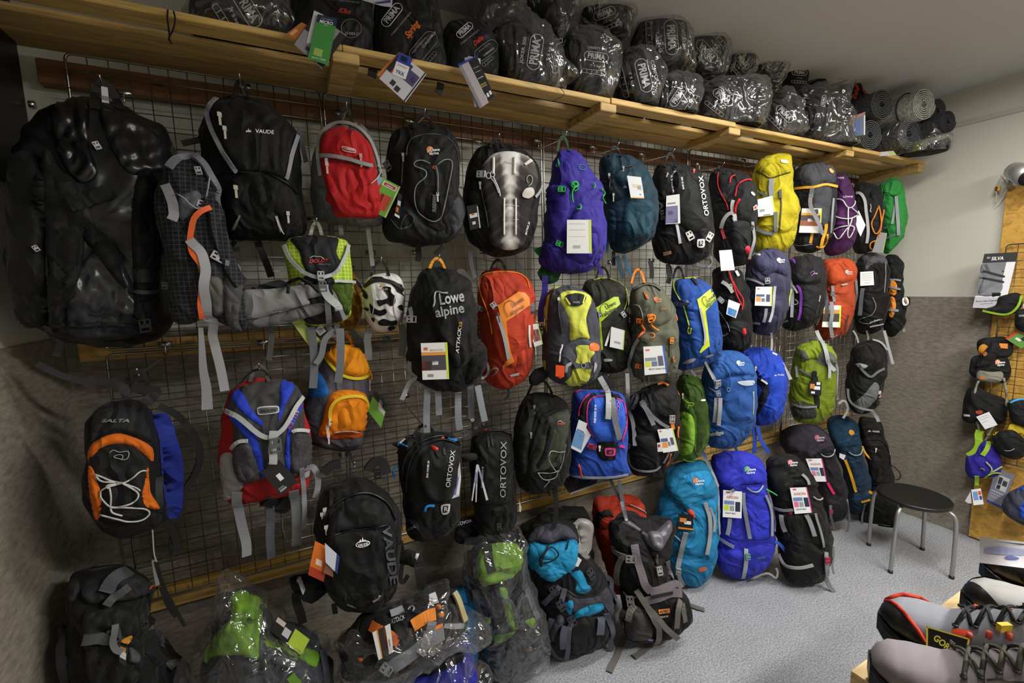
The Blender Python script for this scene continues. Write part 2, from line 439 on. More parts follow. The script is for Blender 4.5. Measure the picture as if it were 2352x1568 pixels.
    def buckle(s, x, y, w=.026, mat='4a4b4d', ang=0, lift=.008, name='buckle'):
        h, N, ok = s.hit(x, y, lift); w *= .68; ca, sa = math.cos(ang), math.sin(ang); U = s.u*ca+s.v*sa; Vv = N.cross(U).normalized(); U = Vv.cross(N).normalized()
        ln = w*1.35; t = .0035
        P = [boxv(h+U*w*.42, (U, Vv, N), (w*.08, ln*.5, t)), boxv(h-U*w*.42, (U, Vv, N), (w*.08, ln*.5, t)), boxv(h+Vv*ln*.46, (U, Vv, N), (w*.5, w*.09, t)),
             boxv(h-Vv*ln*.46, (U, Vv, N), (w*.5, w*.09, t)), boxv(h-Vv*ln*.02, (U, Vv, N), (w*.36, w*.2, t*1.15)), boxv(h+Vv*ln*.25, (U, Vv, N), (w*.13, ln*.2, t*.8))]
        V, Fc = merge(P); return s.add(name, V, Fc, M(mat, 'plastic'), smooth=False)
    def loop(s, x, y, sp=26, dy=40, w=.013, mat='222223', dx=0, hook=True):
        s.strap([Vector((x-sp*.5+dx, y+dy)), Vector((x-sp*.3, y+dy*.3)), Vector((x, y)), Vector((x+sp*.32, y+dy*.32)), Vector((x+sp*.5+dx, y+dy))], w, mat, 'hanging_loop', off=-.03, step=5)
        if hook: s.hook(x, y)
    def hook(s, x, y):
        p = s.pl(x, y, -.03)+Vector((0, 0, -.004)); g = Vector((p.x, 1.892, p.z+.012))
        if g.y-p.y < .03: p.y = g.y-.06
        pts = [g+Vector((0, 0, .045)), g+Vector((0, -.006, .03)), g+Vector((0, -.008, .008)), g+Vector((0, -.02, -.004)), Vector((p.x, p.y+.01, p.z-.006)), Vector((p.x, p.y-.015, p.z-.004)), Vector((p.x, p.y-.03, p.z+.014))]
        parts = [tubev(cr(pts, .008), .0026, 6), boxv(g+Vector((0, -.003, .035)), WX, (.02, .002, .01))]
        V, Fc = merge(parts)
        o = link('display_hook', V, Fc, M('d5d5d8', 'metal'), None, p)
        tag(o, 'silver hook holding the '+s.short(), 'hook', 'display hooks on the grid'); 
    def short(s): return ' '.join(s.label.split()[:12])
    def text(s, st, x, y, size, mat='e8e8e8', ang=0, asp=1, bold=.012, shear=0, lift=.002, name='lettering', sp=1, parent=None):
        """size = letter height in photograph pixels; ang in degrees, counterclockwise"""
        g, f = glyphs(st, bold, shear, sp); a = math.radians(ang); V = []
        k = size/.7
        if asp > 5:
            ext = max(q.x for q in g)-min(q.x for q in g); asp = asp/(ext*k)
        for q in g:
            X = q.x*k*asp; Y = q.y*k; px = x+X*math.cos(a)-Y*math.sin(a)*1; py = y-(X*math.sin(a)+Y*math.cos(a))
            h, N, ok = s.hit(px, py, lift); V.append(h)
        return s.add(name, V, f, M(mat, 'print'), smooth=False, parent=parent)
    def logo(s, x, y, r, c1='e07028', c2='e8e8e8', txt=True, ang=8):
        """mountain-in-a-circle emblem with the two-line wordmark"""
        c = [(x-r*.32+math.cos(t)*r*.52, y-r*.15-math.sin(t)*r*.5) for t in [math.radians(k) for k in range(0, 360, 30)]]
        s.patch('', M(c1, 'print'), .0022, 'emblem', 3, pts=[Vector(q) for q in c], solid=False)
        s.tube([Vector((x-r*.8, y+r*.35)), Vector((x-r*.45, y-r*.1)), Vector((x-r*.2, y-r*.5)), Vector((x, y-r*.2)), Vector((x+r*.3, y)), Vector((x+r*.5, y+r*.1))], .0012, c2, 'emblem_line', .0035, kind='print', step=3)
        if txt:
            s.text('Lowe', x+r*.45, y-r*.08, r*.46, c2, ang*.3, bold=.02, lift=.0042); s.text('alpine', x+r*.3, y+r*.45, r*.44, c2, ang*.3, bold=.02, lift=.0042)
    def tri(s, x, y, r, mat='e8e8e8'):
        for d, a in ((-.62, .8), (0, 1.25), (.62, .8)):
            s.patch('', M(mat, 'print'), .0022, 'emblem', 3, sharp=2, solid=False, pts=[Vector((x+r*(d-.34), y+r*.4)), Vector((x+r*(d*.8), y+r*.4-r*a)), Vector((x+r*(d+.34), y+r*.4))])
    def card(s, pts, mat='e9e9ea', prints=(), lift=.018, name='hang_tag', face=.5, string=None, label=None):
        """four corners TL TR BR BL; prints = (u0,v0,u1,v1,colour) with v down, or (u,v,size,'text',colour)"""
        q = Q(pts); c = sum(q, Vector((0, 0)))/4; h, N, ok = s.hit(c.x, c.y, lift)
        if not s.b: h = h+s.n*lift
        n = (s.n*(1-face)-ray(c.x, c.y)*face).normalized(); n = Vector((n.x, n.y, n.z*.4)).normalized(); mx = 0
        def onp(px, py, o=0): d = ray(px, py); return EYE+d*((h+n*o-EYE).dot(n)/d.dot(n))
        for k in q:
            hh, _, ok = s.hit(k.x, k.y, .004)
            if ok: mx = max(mx, (hh-onp(k.x, k.y)).dot(n))
        h = h+n*min(mx, .05)
        V = [onp(k.x, k.y, .0008) for k in q]+[onp(k.x, k.y, -.0008) for k in q]
        Fc = [(0, 1, 2, 3), (7, 6, 5, 4), (0, 4, 5, 1), (1, 5, 6, 2), (2, 6, 7, 3), (3, 7, 4, 0)]
        o = s.add(name, V, Fc, M(mat, 'paper'), smooth=False, label=label)
        bl = lambda u, v: q[0].lerp(q[1], u).lerp(q[3].lerp(q[2], u), v)
        for pr in prints:
            if len(pr) == 5 and not isinstance(pr[3], str):
                a = [bl(pr[0], pr[1]), bl(pr[2], pr[1]), bl(pr[2], pr[3]), bl(pr[0], pr[3])]
                s.add('print_patch', [onp(k.x, k.y, .0012) for k in a]+[onp(k.x, k.y, .0004) for k in a], Fc, M(pr[4], 'print'), smooth=False, parent=o)
            else:
                u, v, sz, st, cm = pr; g, f = glyphs(st, .015); e1 = (q[1]-q[0]).normalized(); e2 = (q[3]-q[0]).normalized(); cc = bl(u, v); k = sz/.7
                s.add('print_lettering', [onp((cc+e1*(t.x*k)-e2*(t.y*k)).x, (cc+e1*(t.x*k)-e2*(t.y*k)).y, .0018) for t in g], f, M(cm, 'print'), smooth=False, parent=o)
        if string:
            a = Q(string); s.tube(string, .0009, '1a1a1a', 'tag_string', .006, parent=o)
        s.last = o; return o

# ------------------------------------------------------------------ room shell
XL, XR, YB, YF, ZC = -.70, 3.968, 1.97, -3.2, 2.93
def struct(o, label, cat='room'): return tag(o, label, cat, kind='structure')
struct(box('floor', (XL-.1, YF, -.05), (XR+.1, YB+.1, 0), M('9a9ca1', 'floorcarpet')), 'grey speckled short pile carpet floor', 'floor')
struct(box('ceiling', (XL-.1, YF, ZC), (XR+.1, YB+.1, ZC+.05), M('c4c6c8', 'plaster')), 'off white ceiling above the shelf', 'ceiling')
wb = struct(box('wall_back', (XL-.1, YB, 0), (XR+.1, YB+.1, ZC), M('c8c6ba', 'plaster')), 'back wall behind the wire grids and shelf', 'wall')
wl = struct(box('wall_left', (XL-.1, YF, 0), (XL, YB, ZC), M('c8c6ba', 'plaster')), 'left wall, white above and brown carpet below', 'wall')
wr_ = struct(box('wall_right', (XR, YF, 0), (XR+.1, YB, ZC), M('cfccbe', 'plaster')), 'right wall, cream above and brown grey carpet below', 'wall')
struct(box('wall_front', (XL-.1, YF-.1, 0), (XR+.1, YF, ZC), M('c8c6ba', 'plaster')), 'wall behind the viewer, out of the photo', 'wall')
CP = M('857d70', 'carpet')
box('carpet_covering', (XL, YB-.006, 0), (XR, YB, 1.63), CP, wb)
box('carpet_covering', (XL, YF, 0), (XL+.006, YB-.006, 1.62), CP, wl)
box('carpet_covering', (XR-.006, YF, 0), (XR, YB-.006, 1.605), CP, wr_)
t1 = link('trim_1', *merge([boxv(Vector((XR-.006, (YF+YB)/2, 2.715)), WX, (.006, (YB-YF)/2, .012))]), M('b9b6a9', 'plaster'), smooth=False)
tag(t1, 'thin raised ridge along the right wall under the ceiling', 'trim', kind='structure')

# ------------------------------------------------------------------ battens, grids
def batten(z0, z1, mat, label):
    o = box('wall_batten', (XL+.05, 1.925, z0), (XR-.02, YB-.007, z1), mat, None, Vector((XL+.05, 1.95, z0)), bev=.003)
    tag(o, label, 'batten')
batten(2.40, 2.475, M('7a5232', 'wood'), 'red brown wooden batten on the wall under the shelf')
batten(1.535, 1.60, M('b8904c', 'wood'), 'yellow pine batten where the upper and lower grids meet')
batten(.60, .675, M('c09a50', 'wood'), 'yellow pine batten under the bottom edge of the lower grids')
WIRE = M('a9a9a6', 'metal')
def wire_mesh(p, q, r): return tubev([p, q], r, 5)
vw_me, hw_me = {}, {}
def grid(x0, x1, z0, z1, label, y=1.9, axis='x', org=None):
    """one welded wire panel; axis 'x' stands on the back wall, 'y' on the right wall"""
    W_, H_ = x1-x0, z1-z0; R = .0031
    if axis == 'x': base = Vector((x0, y, z0)); uu = Vector((1, 0, 0)); out = Vector((0, -1, 0))
    else: base = Vector((y, x0, z0)); uu = Vector((0, 1, 0)); out = Vector((-1, 0, 0))
    e = empty('wire_grid_panel', base, label, 'grid panel', 'wire grid panels'); zz = Vector((0, 0, 1))
    c = .018; P = []
    for cx_, cz_, a0 in ((W_-c, H_-c, 0), (c, H_-c, 90), (c, c, 180), (W_-c, c, 270)):
        for k in range(4): a = math.radians(a0+30*k); P.append(uu*(cx_+c*math.cos(a))+zz*(cz_+c*math.sin(a)))
    V, Fc = tubev(P, R*1.35, 8, True); link('frame', V, Fc, WIRE, e)
    def proto(d, key, ln, dirv):
        k = (key, round(ln, 3), axis)
        if k not in d:
            o = link(key, *wire_mesh(Vector((0, 0, 0)), dirv*ln, .0018), WIRE, e); d[k] = o.data; return o
        o = bpy.data.objects.new(key, d[k]); COL.objects.link(o); o.parent = e; return o
    nx = max(2, round(W_/.05)); nz_ = max(2, round(H_/.05))
    for i in range(1, nx): proto(vw_me, 'vertical_wire', H_, zz).location = uu*(W_*i/nx)
    for i in range(1, nz_): proto(hw_me, 'horizontal_wire', W_, uu).location = zz*(H_*i/nz_)+out*.0036
GX = [-.578, .152, 1.108, 2.06, 3.012, 3.94]
gl = ['leftmost upper', 'second upper', 'third upper', 'fourth upper', 'rightmost upper']
for i in range(5):
    nm = ['behind the big black duffel', 'behind the red and black day packs', 'behind the violet pack', 'behind the yellow pack', 'beside the right wall'][i]
    grid(GX[i]+.006, GX[i+1]-.006, 1.572, 2.49, gl[i]+' chromed wire grid panel '+nm)
    nm = ['behind the blue and red pack', 'behind the two black ski packs', 'behind the blue and pink pack', 'above the tall royal blue floor pack', 'beside the right wall'][i]
    grid(GX[i]+.006, GX[i+1]-.006, .662, 1.556, gl[i].replace('upper', 'lower')+' chromed wire grid panel '+nm)

# ------------------------------------------------------------------ slatted shelf
PINE = M('c9a660', 'wood'); PINE2 = M('bb9a5c', 'wood'); PINE3 = M('a88a52', 'wood')
sh = empty('slatted_shelf', (XL, 1.54, 2.475), 'long pine slatted shelf carrying sleeping bags and mats', 'shelf')
xe = atZ(2122, 386, 2.46).x; xe = min(xe, XR-.03)
cuts = [XL+.01, atY(786, 106, 1.54).x, atY(1404, 233, 1.54).x, atY(1690, 300, 1.54).x, atY(1957, 345, 1.54).x, xe]
for r, (ya, yb) in enumerate([(1.54, 1.615), (1.665, 1.755), (1.772, 1.88)]):
    for i in range(5):
        a, b = cuts[i], cuts[i+1]
        box('plank', (a+.001, ya+.004*(i % 2), 2.482), (b-.001, yb, 2.50+.002*((i+r) % 3)), [PINE, PINE2, PINE3][(i+r) % 3] if r else PINE, sh, sh.location, bev=.002)
for x in [atY(795, 130, 1.54).x, atY(1400, 240, 1.54).x, atY(1690, 302, 1.54).x, atY(1955, 355, 1.54).x, xe-.045]:
    zb = 2.43 if x > 3 else 2.45
    box('bracket', (x-.04, 1.545, zb), (x+.04, 1.888 if x > 3 else 1.80, 2.4815), PINE2, sh, sh.location, bev=.002)

# ------------------------------------------------------------------ black panel on the left wall
o = link('wall_panel', *merge([boxv(Vector((XL+.02, 1.2, 2.40)), WX, (.018, .66, .33)), boxv(Vector((XL+.041, 1.2, 2.075)), WX, (.006, .66, .006))]), M('0b0b0c', 'plastic'), None, Vector((XL+.02, 1.2, 2.07)), smooth=False)
tag(o, 'black panel with a silver corner screw on the left wall beside the shelf', 'panel')
p = atX(68, 240, XL+.045); V, Fc = tubev([p, p+Vector((.012, 0, 0))], .012, 10)
link('corner_screw', V, Fc, M('d0d0d0', 'metal'), o, Vector((XL+.02, 1.2, 2.07)))

# ------------------------------------------------------------------ stool
seat_c = (atZ(2010, 1150, .435)+atZ(2172, 1150, .435))/2
feet = [atZ(*p, 0) for p in [(2045, 1315), (2178, 1325), (2118, 1262), (2003, 1255)]]
cx = sum(f.x for f in feet)/4; cy = sum(f.y for f in feet)/4
st = empty('stool', (cx, cy, 0), 'round black stool with four bent silver legs by the right wall', 'stool')
def lathe(prof, seg=40):
    V, Fc = [], []
    for r, z in prof:
        for k in range(seg): a = 2*math.pi*k/seg; V.append(Vector((r*math.cos(a), r*math.sin(a), z)))
    n = len(prof)
    for i in range(n-1):
        for k in range(seg): l = (k+1) % seg; Fc.append((i*seg+k, i*seg+l, (i+1)*seg+l, (i+1)*seg+k))
    Fc.append(tuple(range(seg))[::-1]); Fc.append(tuple((n-1)*seg+k for k in range(seg))); return V, Fc
ZS = .43
link('seat', *lathe([(.15, ZS-.028), (.168, ZS-.026), (.175, ZS-.02), (.177, ZS-.008), (.174, ZS-.001), (.168, ZS), (.16, ZS-.001), (.02, ZS-.004)]), M('161616', 'plastic'), st)
for f in feet:
    d = Vector((f.x-cx, f.y-cy, 0)); d = d.normalized(); R = (Vector((f.x-cx, f.y-cy, 0))).length; R = max(.2, min(.26, R))
    pts = cr([d*.10+Vector((0, 0, ZS-.037)), d*.15+Vector((0, 0, ZS-.038)), d*.182+Vector((0, 0, ZS-.052)), d*(.196+(R-.2)*.15)+Vector((0, 0, ZS-.1)), d*(.2+(R-.2)*.6)+Vector((0, 0, .18)), d*R+Vector((0, 0, .012))], .02)
    lg = link('leg', *tubev(pts, .0105, 12), M('a8a9a8', 'satin'), st)
    link('foot_cap', *tubev([d*R+Vector((0, 0, .016)), d*R+Vector((0, 0, .0))], .0125, 12), M('151515', 'plastic'), lg)

# ------------------------------------------------------------------ bags hanging in the top row
RAD = math.radians
T = Thing('duffel_bag', 'huge glossy black duffel bag with padded carry straps at far left', 'bag', 215, 780, Y=1.66, face=.6)
T.body('z:100,262 140,238 200,230 255,238 320,268 372,300 402,340 404,385 392,440 396,560 404,680 396,742 340,785 250,800 150,792 84,752 34,700 22,600 26,480 36,360 62,300', .13, .10, M('151516', 'tarp'), wr=.012, rings=16, p=4)
T.patch('z:190,600 250,560 305,650 322,720 312,770 200,782 150,750 160,660', M('2a2a2d', 'tarp'), .012, 'lower_panel', wr=.008)
T.patch('z:120,240 200,232 205,330 225,400 180,420 130,350', M('0c0c0d', 'tarp'), .010, 'zip_flap', wr=.008)
T.patch('z:230,250 330,285 390,340 398,390 300,400 250,330', M('171718', 'tarp'), .010, 'end_flap', wr=.01)
T.patch('z:108,340 140,390 176,420 190,470 194,560 178,650 150,710 132,765 116,740 110,640 104,520 96,430', M('1d1d1c'), .03, 'shoulder_strap', edge=22, wr=.003)
T.patch('z:36,360 70,350 98,400 104,520 106,640 110,730 92,752 50,742 30,650 22,520 22,430', M('191918'), .028, 'shoulder_strap', edge=22, wr=.003)
T.patch('z:186,500 214,512 250,548 278,590 285,640 318,690 300,676 262,640 225,590 190,545', M('1a1a1b'), .02, 'carry_handle', edge=14)
T.patch('z:318,400 356,396 362,500 364,640 366,750 330,765 308,750 306,640 302,500', M('1c1c1e'), .022, 'carry_handle', edge=14)
T.strap('z:310,632 340,634 364,630', .05, '141415', 'handle_wrap')
T.strap('z:306,668 338,672 364,668', .012, '3a3a3c', 'handle_wrap')
T.strap('z:160,470 210,455 260,440', .05, M('19191a'), 'haul_strap', .003, .012)
T.tube('b:385,1085 560,1098 780,1085 975,1105', .004, '0a0a0a', 'piping', lift=.016)
T.tube('b:640,1010 750,1010 870,1020', .003, '353536', 'piping', lift=.016)
T.patch('b:865,1010 985,1030 980,1075 865,1055', M('111112', 'web'), .006, 'grab_loop', solid=False)
T.strap('b:350,1090 370,1180 390,1240 405,1310', .022, '3c3c3e', 'loose_strap')
T.strap('z:85,835 150,865 220,878 300,868', .022, '2a2a2b', 'loose_strap', off=.06)
T.buckle(330, 745, .04, '0d0d0e'); T.buckle(224, 337, .02, 'c8c8c8', .4); T.buckle(83, 570, .015, 'b0b0b0', .5)
T.loop(238, 190, 60, 62, .028, '161617', dx=10)
T.card('a:728,620 775,630 790,765 735,750', 'c9c9ce', [(0, .5, 1, .75, '808086')], .0, 'hang_tag')

T = Thing('backpack', 'black backpack with slate webbing and orange shoulder buckle, shown harness side out', 'backpack', 470, 745, Y=1.52, face=.6)
T.body('z:398,372 430,360 462,368 492,400 505,470 522,560 545,640 562,700 560,752 525,748 480,728 430,745 396,728 384,640 368,540 358,460 372,410', .07, .10, M('2b2d33', 'rip'), wr=.008, p=3)
T.patch('b:1110,170 1200,240 1290,340 1380,560 1370,640 1250,620 1170,420', M('24262c', 'rip'), .014, 'back_panel', wr=.004)
T.patch('b:1290,160 1380,120 1440,130 1450,190 1380,290 1300,330 1275,240', M('6a6d75'), .016, 'lumbar_pad', wr=.006)
T.patch('b:1480,760 1590,750 1620,900 1610,1000 1550,1020 1510,960', M('73726c'), .012, 'hip_pad', wr=.006)
T.patch('b:1620,740 1750,780 1740,900 1720,1050 1760,1150 1680,1140 1620,1000', M('5b5b5c'), .014, 'hip_pad', wr=.006)
T.strap('a:1230,1220 1300,1140 1380,1130 1460,1190 1520,1300 1580,1440 1600,1540', .022, '70727a', 'shoulder_strap', .006, .012)
T.strap('b:1470,200 1540,280 1560,420 1600,560 1650,700 1720,800', .05, M('2c2f36', 'rip'), 'shoulder_strap', .008, .014)
T.strap('b:1500,250 1440,280 1400,340 1380,470 1390,590 1440,640 1465,710 1450,820 1430,930 1440,1020', .018, 'e8642a', 'orange_strap', .002, .02, label='orange strap')
T.strap('b:1210,100 1240,160 1260,240 1245,340', .03, '8d8d90', 'loose_strap', .002, .02)
T.strap('b:1380,480 1430,560 1480,690 1465,790 1490,900 1500,1020 1540,1200 1590,1400 1620,1560', .032, 'a2a2a6', 'loose_strap', .0025, .024)
T.strap('z:461,752 464,800 467,850 474,890 476,940', .012, '8e8e92', 'loose_strap', .002, off=.03, wend=.034)
T.strap('b:1600,640 1700,680 1750,760', .022, '6a6a6c', 'loose_strap', .002, .02)
T.buckle(467, 473, .03, 'b9b9bb', 1.2); T.patch('a:1470,1465 1530,1465 1535,1510 1490,1525', M('ff8a2a', 'web'), .014, 'orange_webbing', solid=False)
T.buckle(498, 590, .034, 'a5a5a8', 1.0); T.buckle(455, 395, .022, '9c9c9e', .2); T.buckle(385, 655, .02, '404042')
T.tube('b:1300,160 1450,250 1500,40', .002, '9a9aa0', 'cord', lift=.015)

T = Thing('backpack', 'large black backpack with grey piping and white lettering, top left of the wall', 'backpack', 590, 545, Y=1.70, face=.5)
T.body('z:478,246 500,228 550,223 605,238 648,268 678,308 690,350 690,410 698,470 706,520 690,548 640,556 560,552 520,545 500,500 478,440 464,390 460,330 466,275', .10, .11, M('161617'), wr=.008, p=3)
T.patch('z:500,232 550,226 605,242 645,272 672,310 668,350 655,410 600,398 548,396 525,370 504,330 484,282 482,250', M('1a1a1b'), .018, 'main_flap', edge=26, wr=.004)
T.patch('z:524,428 548,402 600,398 650,412 678,448 692,500 684,545 600,552 540,548 522,500', M('18181a'), .028, 'front_pocket', edge=30, wr=.008)
T.strap('z:500,229 484,245 480,278 502,330 530,372 545,398', .017, '8b8b90', 'reflective_piping', .002, .008)
T.strap('z:682,312 672,345 662,380 655,412', .017, '8b8b90', 'reflective_piping', .002, .008)
T.tube('d:345,1250 480,1235 650,1250 800,1320 880,1400', .003, '0c0c0c', 'zipper', kind='plastic', lift=.006)
for x, y in ((506, 265), (517, 297), (543, 432)): T.pull(x, y, 'c9c6b0', .03)
T.tri(571, 301, 7); T.text('VAUDE', 608, 303, 8.5, 'f0f0f0', -4, 43)
T.patch('e:725,305 745,300 780,400 765,420', M('c4c4c0', 'print'), .003, 'reflector', 4, sharp=2, solid=False)
T.patch('e:470,290 480,300 440,400 415,400', M('8e8d86', 'print'), .003, 'reflector', 4, sharp=2, solid=False)
T.tube('e:790,430 760,380 740,330', .002, 'd8d8d8', 'cord'); T.pull(660, 490, 'cccccc', .03)
T.strap('d:210,985 130,1010 55,1035', .024, '232323', 'side_strap'); T.strap('e:600,485 640,580 680,680 700,740', .03, '161616', 'loose_strap', off=0)
T.strap('e:440,480 400,540 470,540', .02, '131313', 'loose_strap', off=0)
T.card('d:880,925 905,925 968,1160 935,1175', '56565c', (), -.02)
T.loop(552, 184, 34, 44, .014, '202020')

T = Thing('backpack', 'red and grey childrens backpack with a bright green tag', 'backpack', 800, 515, Y=1.68, face=.5)
T.body('z:768,286 800,280 832,290 858,326 872,376 878,440 880,500 872,518 820,522 770,514 730,502 716,465 713,410 720,356 738,308', .085, .09, M('77787a'), wr=.006, p=3)
T.patch('d:1080,960 1150,920 1240,915 1340,960 1420,1060 1450,1180 1470,1300 1490,1480 1460,1570 1290,1570 1150,1560 1130,1480 1090,1440 1100,1380 1065,1230 1050,1050', M('b3161a'), .02, 'red_panel', edge=20, wr=.005, label='red panel')
T.patch('e:1085,220 1130,230 1180,310 1300,325 1480,320 1510,370 1400,385 1200,370 1050,330 985,250 985,100 1050,60', M('6f7072', 'mesh'), .004, 'lower_trim')
T.strap('d:1060,1270 1040,1120 1060,980 1130,910 1220,890 1320,920 1400,1000 1450,1120 1480,1250', .012, '9b9a95', 'piping', .003, .006)
T.strap('d:1065,1130 1180,1135 1300,1165 1420,1200', .013, '8a8a88', 'seam_tape', .002, .012)
T.zip('d:1100,1160 1200,1165 1300,1180 1400,1210', '5a1010'); T.pull(825+3, 359, 'd0a0a0', .035); T.pull(752, 378, 'e0b0a8', .03)
T.patch('d:1215,1055 1300,1075 1310,1090 1305,1105 1220,1090 1210,1075', M('d8b8b4', 'print'), .004, 'sewn_badge', 3, solid=False)
T.patch('d:1222,1063 1294,1080 1302,1090 1298,1098 1226,1083 1216,1074', M('a51a1c', 'print'), .0052, 'badge_field', 3, solid=False)
T.text('Coleman', 802, 344, 5, 'ecd8d6', -13, 25, lift=.008)
T.strap('e:1190,370 1200,410 1205,440', .02, '77787a', 'loose_strap'); T.strap('e:1395,385 1410,500 1430,660', .02, '8d8d8f', 'loose_strap', off=0)
T.tube('d:1450,1190 1480,1230 1450,1290 1410,1330', .0018, 'd0d0cc', 'cord', lift=.01)
T.card('d:1468,1262 1632,1345 1525,1570 1365,1490', '6fae3a', [(.3, .05, .9, .2, 'd8d4c0'), (.36, .08, .84, .17, 'c03030'), (0, .02, .22, .6, '8fb8d8'), (.2, .2, .3, .75, 'c43a20'), (.42, .4, .85, .85, 'c8402c'), (.42, .42, .55, .8, '463a34'), (.6, .13, 3.5, 'Coleman', 'ffffff'), (.93, 0, 1, 1, 'd9ec9a'), (.12, .86, .25, .96, 'efefe4')], .02, label='green printed tag')
T.loop(794, 248, 30, 40, .013, '2a2a2a')

T = Thing('backpack', 'black day pack with grey bungee loop and round orange crest near its top', 'backpack', 970, 560, Y=1.66, face=.5)
T.body('z:925,294 955,286 1000,290 1032,306 1050,336 1056,390 1052,440 1064,475 1066,510 1048,545 1010,562 960,566 910,558 888,545 880,515 893,470 888,410 890,350 902,312', .09, .10, M('1b1b1c'), wr=.007, p=3)
T.patch('h:300,480 340,420 420,390 520,385 620,410 700,490 725,600 725,900 700,980 560,1080 440,1060 330,960 290,850 285,620', M('1e1e20'), .016, 'front_panel', edge=18, wr=.004)
T.patch('h:130,1000 260,980 350,1000 420,1100 560,1180 690,1130 740,1180 690,1240 550,1280 380,1260 180,1200', M('2e2f33'), .012, 'lower_pocket', wr=.006)
T.patch('h:700,890 760,940 770,1100 700,1200 660,1150 670,1000', M('4a4b50'), .008, 'side_pocket', wr=.006)
T.tube('h:300,560 310,480 350,420 440,392 530,388 620,410 690,480 722,600 724,800', .0022, '55565a', 'piping')
T.tube('h:490,630 430,602 370,610 355,640 400,665 455,690 455,740 390,790 365,850 370,960 420,1050 510,1100 570,1075 605,980 640,800 668,640 650,600 610,598 545,640', .0022, '85868a', 'bungee_cord', lift=.006)
T.tube('h:530,650 545,700 550,780 548,880', .003, '77787c', 'bungee_cord', lift=.008); T.pull(1004, 447, 'c8c8c8', .025)
T.patch('h:505,650 535,640 545,665 515,672', M('e0632a', 'plastic'), .008, 'cord_clamp', 3, solid=False)
T.zip('h:270,560 262,700 258,800', '0e0e0e', '8a8a8a'); T.logo(992, 346, 15)
T.patch('h:510,880 545,880 540,1028 505,1022', M('35363a', 'print'), .003, 'woven_label', 4, sharp=2, solid=False); T.text('RADIAN', 997, 467, 7, '7c7d80', 88, 36, lift=.006)
T.buckle(893, 382, .036, '6a6b6e', .5); T.tube('h:170,1080 240,1160 320,1140 360,1080 330,1040 280,1060 250,1160 300,1140', .002, '5c5c60', 'cord')
T.strap('h:395,1310 400,1360 390,1425', .03, '161616', 'loose_strap', off=0); T.strap('h:600,1300 560,1340 530,1370', .026, '141414', 'loose_strap', off=0)
T.card('h:232,865 262,880 240,1075 200,1050', '1a1a1a', [(.2, .3, .9, .5, 'd0d0d0'), (.1, .6, .6, .8, 'e07028'), (0, .9, 1, 1, 'e8e8e8')], .01)
T.loop(972, 262, 44, 34, .014, '181818')

T = Thing('backpack', 'black backpack printed with a glowing chest x-ray', 'backpack', 1155, 580, Y=1.67, face=.5)
T.body('z:1110,334 1135,326 1170,330 1205,348 1230,375 1240,420 1234,480 1226,540 1205,575 1170,590 1130,588 1100,570 1072,545 1062,480 1070,400 1088,350', .09, .10, M('161618'), wr=.005, p=3.2)
T.patch('h:985,560 1060,530 1160,525 1250,545 1330,600 1370,690 1375,760 1350,860 1320,1000 1300,1150 1270,1270 1200,1325 1120,1335 1040,1310 985,1270 965,1150 940,1000 915,850 905,720 920,640', M('808080', 'xray'), .014, 'printed_panel', 6, edge=12, label='panel printed with an x-ray of ribs and spine')
for x in (1133, 1181): T.tube([Vector((x+ -24+24, 362)), Vector((x, 382)), Vector((x-1, 400))], .006, 'dcd8cf', 'printed_screw', .003, kind='print')
T.tube('h:1100,610 1150,622 1205,632', .001, 'c8c4bc', 'printed_rod', .004, kind='print'); T.tube('h:1080,962 1150,968 1215,975', .001, 'c8c4bc', 'printed_rod', .004, kind='print'); T.tube('h:1075,1085 1140,1085 1210,1085', .001, 'c8c4bc', 'printed_rod', .004, kind='print')
for x in (1095, 1190): T.tube([Vector((850+x/3.5636, 200+y/3.5636)) for y in (910, 1000, 1090, 1210)], .004, 'efece4', 'printed_screw', .004, kind='print')
T.tube('h:1005,735 1035,800 1055,850 1062,895', .003, 'd8d8d8', 'printed_scissors', .004, kind='print'); T.tube('h:985,745 1020,790 1050,870', .002, 'd8d8d8', 'printed_scissors', .004, kind='print')
for c_ in ((968, 727), (1000, 715)):
    T.tube([Vector((850+(c_[0]+18*math.cos(k))/3.5636, 200+(c_[1]+24*math.sin(k))/3.5636)) for k in [i*1.05 for i in range(6)]], .0018, 'd8d8d8', 'printed_scissors', .004, closed=True, kind='print', step=3)
T.tube('h:1290,815 1320,790 1325,740 1300,720 1275,750 1290,790', .0018, 'b8b4ac', 'printed_wire', .004, kind='print')
T.patch('h:1245,870 1275,830 1325,825 1340,870 1300,910 1250,900', M('c2bcb2', 'print'), .005, 'printed_pacemaker', 4, solid=False)
T.patch('h:1258,630 1310,590 1330,610 1275,645', M('d8d4cc', 'print'), .005, 'printed_comb', 3, sharp=2, solid=False)
T.zip('h:900,790 920,900 950,1020 970,1150', '33343a', 'a0a0a0'); T.buckle(1107, 401, .036, 'c9d2d0', 1.45)
T.text('MATRIX 24', 850+1285/3.5636, 200+1155/3.5636, 4, 'f0f0f0', 75, 30, lift=.004)
T.card('h:790,975 880,955 905,1150 820,1172', '19191a', [(.15, .35, .85, .52, 'e8e8e8'), (.3, .34, .6, .42, 'e07028'), (.3, .68, .6, .8, 'e0e0e0'), (.9, .1, 1, 1, 'e4e4e0')], .01, label='black tag with an orange crest')
T.strap('h:820,1340 830,1460 860,1560', .024, '5e5f63', 'loose_strap', off=0); T.strap('h:1195,1380 1205,1440 1250,1490', .012, '3a3a3a', 'loose_strap', off=0)
T.strap('h:1350,900 1390,850 1410,800', .012, '9a9a9c', 'loose_strap', off=0); T.loop(1140, 318, 28, 22, .014, '1b1b1b')

